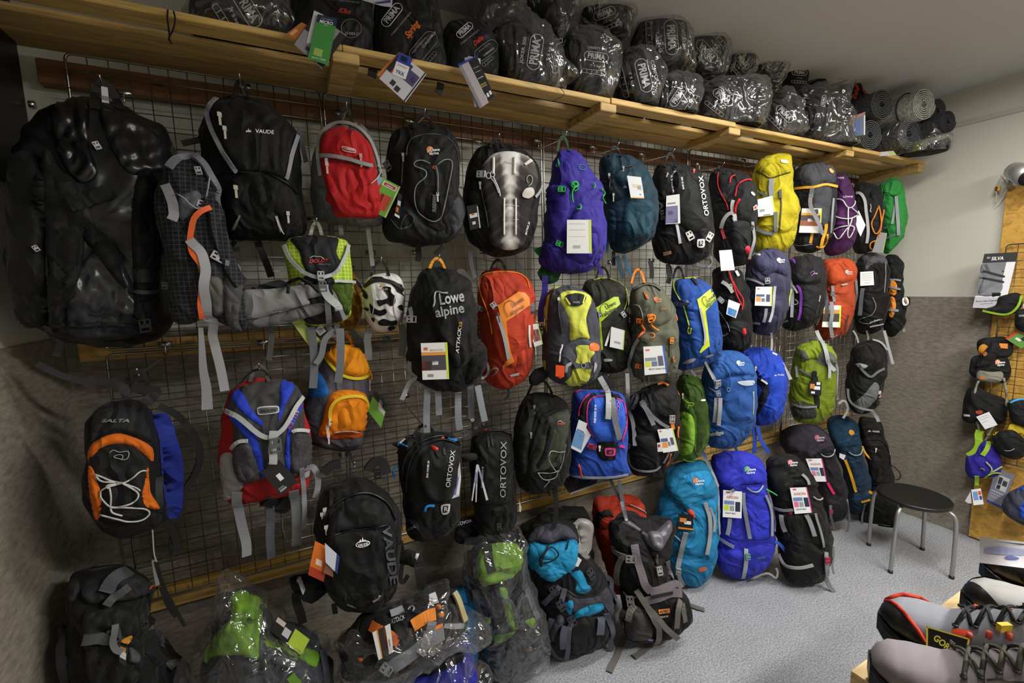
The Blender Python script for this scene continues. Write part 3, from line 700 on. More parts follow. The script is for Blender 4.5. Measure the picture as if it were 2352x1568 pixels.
T = Thing('backpack', 'violet mountaineering pack with bright green buckles and a white booklet', 'backpack', 1310, 620, Y=1.64, face=.55)
T.body('z:1283,350 1305,342 1330,352 1352,385 1372,415 1384,450 1388,500 1388,560 1380,600 1345,622 1300,632 1262,622 1240,596 1250,550 1252,480 1262,420 1270,375', .10, .11, M('34278c'), wr=.009, p=2.8)
T.patch('h:1440,830 1540,800 1640,840 1620,1090 1540,1230 1450,1200 1440,1000', M('302486'), .02, 'side_wing', wr=.005)
T.patch('h:1660,1010 1760,960 1880,1000 1910,1200 1890,1340 1760,1440 1620,1380 1600,1250', M('34278e'), .022, 'front_pocket', edge=20, wr=.006)
T.patch('h:1400,1230 1440,1260 1560,1320 1680,1420 1800,1440 1890,1360 1880,1420 1750,1500 1550,1510 1430,1420', M('2e2280'), .012, 'bottom_panel', wr=.007)
T.patch('h:1450,860 1425,900 1400,1100 1385,1230 1405,1240 1430,1180 1445,1000', M('2c5e38'), .006, 'green_side', label='dark green edge')
T.patch('h:1340,1320 1365,1290 1395,1310 1385,1400 1350,1430', M('3a8a4a'), .01, 'hip_fin')
T.tube('h:1500,850 1480,900 1470,1000', .002, '2a1f7a', 'seam'); 
for x, y, a in ((1290, 436, 1.5), (1284, 560, 1.2), (1320, 430, .6)): T.buckle(x, y, .032, '2fae4b', a)
T.tube('h:1640,800 1680,780 1700,810 1660,830 1650,900 1655,950', .004, '35b04e', 'cord', lift=.012)
T.tube('h:1700,960 1730,985 1715,1010 1690,1000', .003, '35b04e', 'cord', lift=.01)
T.tube('h:1540,600 1550,640 1530,665 1525,640', .003, '35b04e', 'cord', lift=.01); T.tube('h:1820,790 1840,820 1815,830', .003, '35b04e', 'cord', lift=.01)
T.tube('h:1880,830 1910,870 1890,910 1930,950', .003, '35b04e', 'cord', lift=.01, off=.02)
T.tube([Vector((850+(1735+30*math.cos(k))/3.5636, 200+(658+22*math.sin(k))/3.5636)) for k in [i*1.05 for i in range(6)]], .0012, '2f8f86', 'emblem', .003, closed=True, kind='print', step=3)
T.card('h:1612,1085 1810,1085 1815,1360 1610,1360', 'f4f4f2', [(.9, 0, 1, .98, 'd9e86a'), (.25, .76, .55, .85, 'b8b8b8'), (.1, .1, .75, .13, 'dcdcdc'), (.1, .28, .75, .31, 'dcdcdc'), (.1, .48, .75, .51, 'dcdcdc')], .015, label='white booklet with a yellow spine')
T.strap('h:1840,1420 1870,1470 1900,1530', .022, '3d2f98', 'loose_strap', off=0)
T.patch('i:1360,200 1420,200 1520,230 1580,220 1540,300 1460,330 1400,300', M('1f5a32'), .01, 'hip_belt'); T.strap('i:1430,260 1430,400 1400,520 1400,640', .036, '34278c', 'hip_strap', off=.04); T.buckle(1244, 750, .03, '808080')
T.loop(1293, 312, 26, 36, .014, '1f4c2c')

T = Thing('backpack', 'dark petrol blue backpack with a small white price card', 'backpack', 1440, 570, Y=1.68, face=.5)
T.body('z:1384,362 1410,352 1440,358 1480,376 1498,410 1506,460 1502,530 1480,565 1445,582 1410,572 1390,530 1386,480 1378,430 1374,390', .10, .10, M('16394a'), wr=.009, p=2.8)
T.patch('n:430,640 520,680 680,680 740,760 730,950 650,1130 450,1120 380,1000 400,800', M('1e4c60'), .022, 'front_pocket', edge=22, wr=.01)
T.patch('n:180,820 300,800 320,1000 300,1150 230,1100', M('1b4658'), .01, 'side_pocket', wr=.004)
T.patch('n:150,480 280,430 340,540 400,640 330,700 200,640', M('143242'), .012, 'upper_panel', wr=.006)
T.patch('n:300,420 480,340 640,360 700,480 620,620 460,600', M('1a4253'), .016, 'lid', edge=14, wr=.008)
T.tube('n:300,1020 420,1080 560,1100 680,1060', .003, '0f2834', 'seam'); T.tube('n:300,1160 450,1220 640,1160', .002, '0f2834', 'seam')
T.zip('n:245,400 250,480 240,550', '0e2028', '9a9890'); T.pull(1409, 447, 'a09a90', .03); T.zip('n:395,325 440,310 500,300', '0e2028', '8a8478')
T.tri(1436, 429, 5); T.card('n:442,408 600,425 637,665 485,660', 'efeff0', [(.3, .35, .75, .5, 'e8d8b8'), (.62, .38, .9, .6, 'b0b0b4'), (0, .96, 1, 1, 'e8a050'), (.7, .8, .8, .84, '303030')], .015, string='n:480,300 505,350 520,420')
T.strap('n:180,1020 220,1150 215,1280', .018, '2c6a86', 'loose_strap', off=0); T.strap('n:290,1260 290,1420', .024, '121a22', 'loose_strap', off=0)
T.strap('n:400,1300 450,1430 490,1540', .022, '1f5a7a', 'loose_strap', off=0); T.strap('n:330,1310 370,1450 400,1560', .026, '15384a', 'loose_strap', off=.02)
T.loop(1412, 336, 26, 24, .012, '141c22')

T = Thing('backpack', 'slim black avalanche backpack with white vertical lettering and metal buckles', 'backpack', 1560, 600, Y=1.65, face=.5)
T.body('z:1508,384 1530,374 1565,378 1600,392 1622,425 1632,480 1636,540 1626,585 1600,605 1555,608 1515,598 1500,560 1502,500 1496,430', .09, .10, M('151516'), wr=.005, p=3.2)
T.patch('n:950,420 1000,350 1120,330 1240,370 1310,450 1350,580 1360,900 1330,1060 1200,1070 1060,980 1000,900 960,650', M('2b2c2e'), .024, 'front_panel', edge=16, wr=.002)
T.patch('n:1160,1070 1320,1060 1310,1250 1240,1270 1180,1220', M('1a1a1b'), .012, 'front_flap', edge=8)
T.patch('n:940,500 930,420 960,370 1005,343 975,380 950,430 975,610 950,610', M('a8a8b0', 'print'), .028, 'light_stripe', 4, solid=False)
T.strap('n:990,950 1010,1060 1030,1170', .018, 'b0b0b6', 'light_stripe', .002, .012)
T.text('ORTOVOX', 1350+1300/4.9, 320+640/4.9, 9.5, 'f0f0f0', 99, 92, lift=.006); T.text('BASE 20 ABS', 1350+1065/4.9, 320+495/4.9, 4, 'e4e4e4', 98, 28, lift=.004)
T.text('ABS', 1350+835/4.9, 320+810/4.9, 8, '9c9ca0', -84, 42, lift=.004)
T.patch('n:1228,1130 1250,1122 1305,1125 1308,1150 1300,1210 1245,1215 1226,1195', M('e8e8e4', 'print'), .006, 'emblem', 3, solid=False)
T.patch('n:1245,1142 1290,1140 1288,1195 1243,1198', M('1a1a1b', 'print'), .0075, 'emblem_field', 3, sharp=2, solid=False); T.text('R', 1350+1267/4.9, 320+1168/4.9, 8, 'e8e8e4', 0, 1.1, lift=.01)
T.buckle(1583, 541, .045, 'c9c9c6', .5); T.buckle(1627, 544, .045, 'c9c9c6', -.5); T.pull(1592, 393, 'd83a2a', .035)
T.tube('n:880,430 900,380', .004, 'a0a0a0', 'cord'); T.patch('n:845,1270 935,1250 942,1285 855,1310', M('a9806c', 'print'), .004, 'woven_label', 4, sharp=2, solid=False)
T.card('n:885,635 1033,615 1042,945 875,955', 'dcdcd8', [(0, .38, .85, .98, '6f6d92'), (.15, .55, .5, .68, 'd8d8da'), (.5, .8, .8, .95, '3a3a52'), (.1, .26, .7, .31, '77778a')], .015)
T.strap('n:900,1400 920,1560', .03, '151515', 'loose_strap', off=0); T.strap('n:700,1370 720,1440 720,1568', .03, '131313', 'loose_strap', off=0)
T.loop(1539, 350, 24, 34, .012, '161616')

T = Thing('backpack', 'charcoal alpine backpack with red cords and light grey webbing', 'backpack', 1690, 590, Y=1.68, face=.5)
T.body('z:1636,396 1660,390 1700,395 1722,412 1734,445 1734,500 1730,560 1715,600 1680,612 1648,600 1640,540 1632,480 1630,430', .10, .09, M('212226'), wr=.009, p=3)
T.patch('n:1700,470 1800,460 1880,520 1890,640 1850,900 1800,930 1680,900 1640,700', M('2a2b2f'), .02, 'front_pocket', edge=14, wr=.008)
T.patch('n:1620,930 1820,940 1830,1200 1760,1300 1640,1260 1590,1100', M('26272b'), .02, 'lower_pocket', wr=.008)
T.tube('n:1465,370 1460,500 1500,620 1560,720 1580,800', .003, 'c8202c', 'zipper'); T.tube('n:1590,500 1600,430 1650,410', .004, 'd02a34', 'cord', lift=.01)
T.tube('n:1660,650 1680,540 1720,490 1790,455 1830,465', .004, 'd02a34', 'cord', lift=.01); T.tube('n:1650,830 1670,740 1700,680', .007, 'c22430', 'cord', lift=.012)
T.strap('n:1630,690 1610,760 1640,870', .024, '9a9a9c', 'webbing', .002, .01); T.strap('n:1505,1000 1530,900 1600,820 1650,850 1640,920', .026, 'a4a4a2', 'webbing', .002, .012)
T.strap('n:1505,1000 1530,1080 1540,1120', .02, 'a42a30', 'webbing'); T.strap('n:1840,930 1850,1040 1860,1140 1800,1340', .022, '8f8f92', 'webbing', .002, .01)
T.buckle(1350+1640/4.9, 320+900/4.9, .028, '8a8a8c', .4); T.buckle(1724, 523, .028, '505052', -.3)
T.patch('n:1765,1220 1825,1200 1845,1340 1820,1375 1790,1290', M('d8283a', 'web'), .012, 'red_tab', 5, solid=False); T.patch('n:1830,600 1850,590 1880,625 1860,635', M('d8d8d8', 'print'), .004, 'emblem', 3, solid=False)
T.card('n:1478,1250 1620,1240 1655,1470 1500,1480', 'f2f2f2', [(.3, .9, .8, .94, 'd8d8d8')], .025); T.card('n:1862,760 1900,730 1915,780 1870,800', 'e8e8e8', [(.2, .2, .8, .8, 'c03020')], .01)
T.strap('n:1225,1400 1300,1430 1380,1400 1410,1320', .022, '66686a', 'loose_strap', off=.02); T.strap('n:1560,1500 1590,1568', .012, 'c02a30', 'loose_strap', off=.02)
T.loop(1653, 380, 20, 20, .012, '161616')

T = Thing('backpack', 'bright yellow trekking pack hanging under the shelf', 'backpack', 1780, 575, Y=1.66, face=.62)
T.body('z:1742,372 1775,356 1812,358 1818,400 1820,440 1832,475 1828,515 1820,560 1790,580 1750,584 1728,560 1726,500 1728,430 1732,395', .10, .11, M('b3a514'), wr=.009, p=3)
T.patch('o:200,90 320,55 480,65 512,120 508,240 400,270 320,300 250,250 160,230', M('b8a916'), .018, 'lid', edge=12, wr=.006)
T.patch('o:170,560 280,400 400,330 510,420 575,520 560,700 500,830 380,850 200,820', M('bcad18'), .02, 'front_pocket', edge=18, wr=.008)
T.tube('o:160,235 240,265 290,300 400,270 500,240', .003, '4d4720', 'lid_seam'); T.tube('o:400,420 410,560 400,720 390,830', .004, '7a7460', 'zipper')
T.strap('o:305,310 305,420 310,520', .032, '7d8288', 'webbing', .003, .012); T.strap('o:350,640 345,760 340,850 260,850 140,800', .024, '6d7275', 'webbing', .002, .012)
T.strap('o:395,420 395,500', .018, '4a4c50', 'webbing', .003, .012); T.strap('o:150,420 230,460 290,490', .016, '6d7275', 'webbing')
T.buckle(1700+305/4.3556, 340+370/4.3556, .03, '6a6e74'); T.tube('o:530,350 560,420 580,520', .0016, '8a8a80', 'cord')
T.patch('o:410,115 475,130 470,155 412,145', M('d8d4c0', 'print'), .004, 'emblem', 3, solid=False)
T.card('o:172,515 325,475 357,665 180,688', 'ececea', [(.9, 0, 1, 1, 'cfe06a'), (.1, .6, .4, .75, '9a9a9a'), (.5, .6, .8, .62, 'c0c0c0'), (.3, .93, .7, .97, '303030')], .02)
T.patch('o:120,620 180,640 190,710 130,720', M('8c1c22'), .006, 'red_pocket'); T.hook(1780, 366)

T = Thing('backpack', 'graphite trekking pack with yellow straps under the shelf', 'backpack', 1870, 560, Y=1.66, face=.65)
T.body('z:1830,390 1852,376 1885,374 1912,390 1920,420 1916,470 1912,520 1896,560 1868,580 1835,575 1820,540 1826,470 1822,420', .10, .11, M('3c3d42'), wr=.009, p=3)
T.patch('o:600,190 700,155 840,150 930,190 958,300 940,340 820,350 720,400 640,330 560,300', M('53545a'), .022, 'lid', edge=14, wr=.006)
T.patch('o:720,400 860,370 920,420 900,600 860,800 760,840 700,700', M('4d4e54'), .02, 'front_pocket', edge=14, wr=.006)
T.strap('o:550,405 660,395 740,395 850,370 960,390', .02, 'e5a524', 'yellow_strap', .002, .01); T.strap('o:715,400 715,480 710,500', .03, '77797e', 'webbing', .003, .014)
T.strap('o:710,500 720,600 760,720 810,860', .026, '8d8e92', 'webbing', .002, .032); T.buckle(1700+718/4.3556, 340+440/4.3556, .028, '66686c', lift=.018)
T.strap('o:720,850 700,950', .02, 'e5a524', 'yellow_strap'); T.strap('o:850,760 840,840 810,920 800,980', .024, 'e9ab28', 'yellow_strap', .002, .012)
T.tube('o:760,985 820,995 860,940 870,860', .006, 'e5a524', 'cord'); T.tube('o:520,780 530,950 600,975 720,960', .002, '9a9a9c', 'piping')
T.patch('o:885,215 905,205 935,240 910,250', M('d9a84c', 'print'), .004, 'emblem', 3, solid=False); T.strap('o:930,500 915,700 900,900', .016, '888a8e', 'webbing')
T.card('o:618,603 818,603 805,850 588,845', 'ecebe6', [(0, .18, 1, .28, 'e9a53a'), (0, .28, .95, .5, '4a4444'), (0, .5, .85, .72, '9a5a3c'), (.35, .42, .6, .54, 'f0f0f0'), (.92, 0, 1, .95, 'd0e040')], .025); T.hook(1872, 386)

T = Thing('backpack', 'deep purple backpack laced with white cord', 'backpack', 1925, 560, Y=1.66, face=.7)
T.body('z:1918,402 1938,402 1952,420 1962,460 1968,510 1962,550 1944,575 1915,588 1896,576 1902,540 1908,480 1912,430', .09, .10, M('4e1c56'), wr=.008, p=3)
T.patch('o:960,290 1060,280 1110,300 1130,380 1000,410 950,400', M('54205c'), .012, 'lid', wr=.004); T.patch('o:960,500 1100,480 1150,600 1140,850 1000,930 930,800', M('581f62'), .014, 'front_pocket', wr=.006)
T.tube('o:960,515 1020,520 1060,590 1110,600 1150,520', .0035, 'd8d8d4', 'bungee_cord', lift=.012); T.tube('o:960,520 940,670 1050,710 1120,700 1150,680', .0035, 'd8d8d4', 'bungee_cord', lift=.012)
T.tube('o:1075,600 1065,700 1080,800 1110,700', .0035, 'd8d8d4', 'bungee_cord', lift=.014); T.tube('o:935,830 1000,790 1130,790 1080,900 1060,860 1080,790 1020,860 980,910 940,850', .0035, 'd8d8d4', 'bungee_cord', lift=.012)
T.tube('o:1110,600 1150,640 1180,680', .003, 'd8d8d4', 'cord', lift=.012); T.text('LOWE', 1928, 409, 4, 'e0d8e0', 0, 1.3); T.text('LOWE', 1947, 452, 4, 'e0d8e0', 0, 1.4)
T.card('o:1185,620 1255,770 1205,885 1145,755', 'e9e9ea', [(0, .0, .04, 1, 'c8e070')], .02); T.hook(1934, 412)

T = Thing('backpack', 'black and grey hiking pack with thin orange bungee cord', 'backpack', 1992, 560, Y=1.68, face=.7)
T.body('z:1962,430 1980,418 2008,424 2026,450 2028,490 2022,540 2010,570 1985,582 1962,572 1956,520 1958,470', .09, .10, M('2a292c'), wr=.008, p=3)
T.patch('o:1300,440 1400,450 1440,560 1420,760 1330,900 1290,700', M('302f33'), .014, 'front_pocket', wr=.006)
T.tube('o:1375,580 1390,640 1400,760 1350,860 1315,760 1340,680 1370,600', .004, 'e08a2c', 'bungee_cord', lift=.012); T.tube('o:1425,620 1400,760 1380,860 1360,920 1300,940 1290,1000 1330,1010 1340,940', .004, 'e08a2c', 'bungee_cord', lift=.012)
T.strap('o:1165,450 1200,445 1240,520 1260,700 1275,840 1260,950', .022, 'b0b0b2', 'webbing', .002, .012); T.patch('o:1225,490 1255,500 1250,530 1220,520', M('d87a30', 'web'), .016, 'orange_tab', 4, solid=False)
T.tube('o:1300,560 1310,600 1295,640 1315,640', .0025, 'c0c0c0', 'cord', lift=.012); T.card('o:1385,840 1470,850 1430,1050 1320,1040', '88888a', [(.92, 0, 1, 1, 'a8b860')], .02, 'plastic_sleeve'); T.hook(1995, 430)

T = Thing('backpack', 'vivid green backpack at the right end of the top row', 'backpack', 2050, 555, Y=1.62, face=.75)
T.body('z:2018,430 2036,414 2058,410 2072,430 2079,470 2080,510 2072,545 2055,570 2036,582 2026,560 2022,510 2016,470', .09, .10, M('2c8a3c'), wr=.009, p=3)
T.patch('o:1400,420 1480,330 1560,320 1600,380 1560,480 1450,500', M('2f8f40'), .014, 'lid', wr=.006); T.tube('o:1400,440 1480,450 1540,490', .002, '17401f', 'seam')
T.strap('o:1550,480 1555,560 1570,700 1575,870', .024, '8f9496', 'webbing', .002, .012); T.strap('o:1550,560 1530,680 1520,760', .018, '8f9496', 'webbing'); T.buckle(1700+1553/4.3556, 340+535/4.3556, .024, '4c5052')
T.strap('o:1400,790 1460,800', .018, '9a9e9c', 'webbing'); T.strap('o:1450,910 1500,880 1600,850', .018, '7a7e7e', 'webbing'); T.hook(2050, 420)
# ------------------------------------------------------------------ second row
T = Thing('backpack', 'lime and grey childrens hiking pack with a wide grey hip belt', 'backpack', 735, 745, Y=1.62, face=.5)
T.body('z:668,548 700,542 740,540 775,546 800,562 806,600 808,640 806,690 800,725 770,742 730,748 690,738 668,710 660,650 655,600 648,575', .08, .09, M('a6c23a', 'rip'), wr=.006, p=3)
T.patch('e:835,470 900,445 1030,440 1180,458 1170,560 1200,640 1150,710 1060,745 960,710 920,640 900,560', M('3a3a3e'), .014, 'front_panel', edge=14, wr=.003, label='charcoal front panel')
T.patch('e:930,740 1150,750 1145,900 1200,1000 1220,1060 1100,1080 930,1050', M('303034'), .012, 'lower_front', wr=.004)
T.patch('e:1150,780 1280,780 1290,900 1260,1010 1220,1000 1160,880', M('5c7a1e', 'mesh'), .012, 'mesh_pocket', wr=.003)
T.patch('e:815,795 930,775 930,800 820,800', M('b8bbbb', 'web'), .014, 'pocket_hem', 5, solid=False); T.strap('e:1145,775 1215,782 1285,778', .01, 'b8bbbb', 'pocket_hem', .002, .014)
T.strap('e:805,520 830,590 900,670 960,725 1040,748 1110,740 1160,690 1220,600 1245,515', .016, 'aeb3b3', 'piping', .003, .012)
T.patch('e:500,840 700,825 900,800 1060,800 1065,870 960,900 980,930 800,980 520,1045 495,950', M('8a8a8a'), .012, 'hip_belt', flat=.10)
T.patch('e:520,1045 800,985 970,935 1070,930 1080,990 900,1050 720,1090 550,1100', M('77777a'), .012, 'hip_belt', flat=.09)
T.patch('e:540,830 640,790 760,760 820,790 815,810 700,825', M('4a4a4e'), .01, 'belt_top', flat=.03)
T.tube('e:820,860 850,790 900,755 960,770 1000,820 1040,845', .005, '2b2b2e', 'cord', lift=.03); T.strap('e:1100,880 1110,1000 1110,1100 1150,1170 1190,1130', .024, '6f7277', 'webbing', .002, .02)
T.strap('e:1080,800 1100,880 1180,970', .034, 'b4b8ba', 'webbing', .002, .024); T.buckle(400+1070/3.1367, 400+805/3.1367, .034, '6a6c6e', lift=.024); T.buckle(400+1045/3.1367, 400+735/3.1367, .03, 'a8aaaa', lift=.02)
T.text('DOLDY', 400+1038/3.1367, 400+625/3.1367, 8, 'c02a3a', 4, 47, lift=.004, shear=.3, bold=.03); T.text('MAIPO', 400+1085/3.1367, 400+650/3.1367, 4, '77777c', -2, 26, lift=.004)
T.tube('e:975,605 1010,588 1030,600 1050,590 1080,612', .0014, 'b8b8ba', 'emblem_line', kind='print', lift=.004)
T.strap('e:985,1100 1005,1250 1010,1400 1000,1540', .034, '6c6f74', 'loose_strap', off=.03); T.strap('e:1195,1110 1200,1250 1195,1400 1180,1500', .034, '7a7d82', 'loose_strap', off=.05)
T.strap('e:1160,1130 1090,1180 1070,1260 1060,1310 1020,1365', .026, '7a7d82', 'loose_strap', off=.04); T.strap('e:690,1100 700,1200 680,1340', .024, '4a4b4e', 'loose_strap', off=0)
T.card('e:830,1040 900,1040 1065,1205 970,1235', 'c2d470', [(.1, .2, .9, .24, 'a0b050')], -.03); T.card('e:1015,1120 1060,1080 1095,1130 1050,1165', 'a0a2a6', [(.2, .2, .8, .8, '7c7e84')], -.02)
T.card('e:1135,825 1165,860 1245,1040 1215,1050', '8a8d92', (), .01); T.loop(726, 510, 26, 32, .012, 'a8a8a0')

T = Thing('backpack', 'small giraffe print kids backpack peeking out behind the lime one', 'backpack', 812, 752, Y=1.80, face=.5)
T.body('z:790,620 815,632 828,660 832,700 828,735 812,755 790,758 770,740 770,660', .06, .05, M('c09538'), wr=.003)
for pts in ['e:1300,800 1325,790 1345,840 1320,860', 'e:1300,880 1330,875 1345,930 1315,940', 'e:1285,950 1310,950 1325,1010 1290,1020', 'e:1225,1055 1270,1050 1275,1090 1235,1100', 'e:1290,1040 1325,1025 1320,1070 1290,1090', 'e:1335,950 1350,960 1345,1000 1335,1000', 'e:1285,750 1305,755 1300,780 1285,780']:
    T.patch(pts, M('8a5a1c'), .003, 'brown_patch', 4, solid=False)
T.strap('e:1290,760 1330,800 1350,850', .02, '161616', 'black_band'); T.patch('e:1305,1110 1330,1060 1360,1080 1355,1115 1320,1125', M('d9a94c'), .014, 'ear', 4)
T.strap('e:1280,1130 1310,1180 1350,1210', .034, '77797c', 'loose_strap'); T.strap('e:1260,690 1290,720 1295,760', .014, 'd09a34', 'loop'); T.hook(808, 640)

T = Thing('backpack', 'small black and white cow print kids backpack', 'backpack', 882, 755, Y=1.66, face=.5)
T.body('z:846,636 868,628 900,628 920,640 930,670 930,705 922,735 905,755 880,762 855,752 838,725 834,690 836,655', .085, .07, M('ece9e6', 'sack'), wr=.003, p=2.6)
cow = ['e:1490,740 1510,750 1620,820 1600,830 1560,790 1480,760 1420,760 1380,810 1380,790 1430,745', 'e:1500,815 1560,815 1560,850 1590,880 1590,930 1560,950 1530,930 1480,950 1460,910 1500,905 1540,890 1530,860', 'e:1600,790 1640,800 1640,850 1660,880 1630,860 1600,840',
    'e:1410,930 1440,960 1480,980 1520,970 1530,1000 1490,1020 1450,1010 1420,1000', 'e:1470,1060 1510,1040 1560,1055 1600,1050 1600,1080 1540,1090 1480,1085', 'e:1370,960 1400,965 1400,985 1380,980', 'e:1365,830 1395,870 1390,900 1365,880', 'e:1610,950 1640,940 1645,980 1620,970', 'e:1540,1100 1580,1090 1590,1110 1550,1125', 'e:1425,1030 1445,1040 1440,1065 1425,1050']
for pts in cow: T.patch(pts, M('121212'), .0028, 'black_patch', 4, solid=False)
T.strap('e:1375,810 1440,772 1520,768 1600,795 1645,840', .013, '141414', 'zipper_band', .003, .006); T.tube('e:1430,840 1440,960 1420,1040', .0015, 'c8c4c0', 'seam'); T.tube('e:1590,870 1580,960 1600,1040 1630,1090', .0015, 'c8c4c0', 'seam')
T.patch('e:1490,797 1506,797 1506,810 1490,810', M('c8a030', 'print'), .004, 'emblem', 3, solid=False); T.text('LittleLife', 400+1498/3.1367, 400+829/3.1367, 4, 'b0a8a4', 2, 26, lift=.003)
T.strap('e:1420,1110 1390,1180 1400,1260 1400,1340', .034, '84878b', 'loose_strap', off=.01); T.strap('e:1640,1080 1650,1180 1640,1310', .036, '77797e', 'loose_strap', off=.01)
T.body('e:1500,1170 1540,1165 1555,1185 1530,1200 1505,1195', .01, .01, M('606266'), 'tail', 0, 5, solid=False)
T.loop(873, 598, 40, 36, .014, '1d1d1d')

T = Thing('backpack', 'black ripstop day pack with large grey lettering and a sunset photo tag', 'backpack', 1015, 895, Y=1.57, face=.45)
T.body('z:968,624 1000,616 1030,618 1062,630 1080,650 1088,690 1092,740 1100,780 1118,810 1112,850 1080,880 1050,898 1005,896 965,876 940,850 934,790 936,730 946,670', .10, .12, M('1a1a1c', 'fab'), wr=.009, p=3)
T.patch('i:440,450 540,390 700,390 810,430 850,560 870,760 860,900 800,980 700,1020 640,920 560,780 480,560', M('222225', 'fab'), .018, 'front_panel', edge=18, wr=.005)
T.patch('i:900,780 960,850 940,1000 880,1120 780,1140 800,1000', M('161618'), .014, 'side_pocket', wr=.008)
T.text('Lowe', 850+665/3.5636, 560+445/3.5636, 25, 'a6a8ac', 9, 56, lift=.005, bold=.02); T.text('alpine', 850+650/3.5636, 560+545/3.5636, 22, 'a6a8ac', 10, 66, lift=.005, bold=.02)
T.tube('i:515,515 530,470 525,430 545,390 580,405 630,405', .003, 'a6a8ac', 'printed_mountain', kind='print', lift=.006)
T.text('ATTACK', 850+722/3.5636, 560+790/3.5636, 7, 'e4e4e4', 84, 60, lift=.006, bold=.02, shear=.2); T.text('25', 850+738/3.5636, 560+660/3.5636, 6, 'd8a02a', 84, 12, lift=.006)
T.card('i:415,812 632,805 648,1105 430,1112', 'eceae6', [(.0, .25, .91, .34, 'e59a3c'), (.0, .34, .91, .75, '4a4650'), (0, .5, .35, .75, '8a4a30'), (.4, .5, .62, .6, 'f0f0f0'), (.92, 0, 1, .98, 'cfe23a'), (.1, .12, .25, .2, 'd07030'), (.2, .85, .42, .93, '909090'), (.6, .2, 4, 'MOUNTAIN', 'b8b8bc')], .02, label='tag with a sunset mountain photo')
T.strap('i:330,960 330,1050 385,1090 330,1120 290,1200 258,1275', .022, '9fa2a8', 'loose_strap', off=.06); T.strap('i:360,1080 350,1140 420,1165', .018, '7c7e82', 'loose_strap', off=.05)
T.strap('i:470,1180 462,1350 462,1440 465,1560', .034, '84888f', 'loose_strap', off=.02); T.strap('i:555,1200 560,1300 565,1400', .032, '84888f', 'loose_strap', off=.02); T.strap('i:720,1210 720,1350 725,1460 735,1520', .034, '8c9098', 'loose_strap', off=.02)
T.strap('i:880,1160 900,1260 915,1340 940,1450', .034, '8c9098', 'loose_strap', off=.02); T.strap('i:740,210 770,190 830,280', .03, '444549', 'side_strap'); T.buckle(850+345/3.5636, 560+615/3.5636, .036, 'a8aaae', 1.5)
T.strap('i:330,520 345,590 330,610', .02, '9a9ca0', 'webbing'); T.strap('i:820,1160 825,1300 830,1430', .034, '5a5b5f', 'loose_strap', off=-.01)
T.loop(1004, 592, 34, 26, .014, 'e59a2c')

T = Thing('backpack', 'red orange day pack with a bright orange lightning stripe', 'backpack', 1165, 880, Y=1.70, face=.5)
T.body('z:1112,626 1140,618 1180,624 1210,636 1224,665 1228,710 1228,760 1224,800 1220,845 1200,872 1165,892 1130,884 1108,860 1108,810 1102,760 1098,700 1100,650', .10, .11, M('b2351b'), wr=.006, p=3)
T.patch('i:1050,490 1200,380 1300,400 1350,560 1350,740 1330,900 1250,1010 1130,1010 1060,950 1000,800 980,560', M('b83a1e'), .016, 'front_panel', edge=14, wr=.003)
T.patch('i:1045,505 1215,393 1265,400 1300,440 1306,500 1115,635 1125,760 1150,880 1180,960 1090,1018 1080,1000 1120,950 1100,800 1075,640', M('f08c2a', 'print'), .004, 'orange_stripe', 6, sharp=1, solid=False, label='orange stripe')
T.text('Lowe', 850+1205/3.5636, 560+475/3.5636, 11, '7c4a1c', 32, 30, lift=.009); T.text('alpine', 850+1200/3.5636, 560+540/3.5636, 10, '7c4a1c', 32, 36, lift=.009)
T.tube('i:1130,595 1095,530 1110,480 1160,465 1190,500', .0012, '7c4a1c', 'printed_mountain', kind='print', lift=.008)
T.strap('i:1045,590 1080,700 1110,830 1130,935', .02, 'a4a6aa', 'grey_zip_band', .002, .012); T.tube('i:905,290 900,380 940,500 980,620 1000,740', .003, 'e07a2a', 'piping'); T.tube('i:905,285 940,245 1050,232 1200,238 1280,290 1300,360', .003, 'e8862e', 'piping')
T.strap('i:935,940 975,1000 960,1080 910,1100', .014, 'b8bab8', 'webbing', .002, off=.05); T.patch('i:1140,1070 1215,1050 1220,1070 1150,1085', M('a8a8a4', 'print'), .004, 'reflector', 4, sharp=2, solid=False)
T.patch('i:1310,490 1340,480 1355,540 1330,600 1315,560', M('77777a'), .012, 'side_tab', 5); T.buckle(1135, 703, .034, 'a8aab0', .6); T.buckle(1104, 708, .03, '8c8e94', 1.2); T.tube('i:985,1040 1010,1010 1050,1020 1000,1075', .003, '8c8e90', 'cord', lift=.01)
T.tube('i:1040,560 1055,610 1060,640', .003, '707276', 'cord', lift=.012)
T.card('i:1300,662 1375,650 1415,820 1345,842', 'eeeeea', [(.1, .25, .9, .8, 'a8706a'), (.1, .25, .45, .5, '8a9a50'), (.3, .5, .6, .78, 'd03a6a'), (.62, .3, .9, .75, '5a6a80'), (.94, 0, 1, 1, 'b4e03a')], .01); T.strap('i:1300,665 1300,760 1310,845', .01, 'd8d8d4', 'tag_fold', off=.09)
T.patch('i:880,270 980,195 1180,190 1270,240 1180,228 1040,222 940,240', M('6e1c12', 'gloss'), .014, 'top_handle_pad', 5); T.loop(1144, 595, 36, 30, .012, '2a1410')
T.strap('i:1130,1190 1135,1250 1100,1275', .016, '3a3a3c', 'loose_strap', off=-.02)

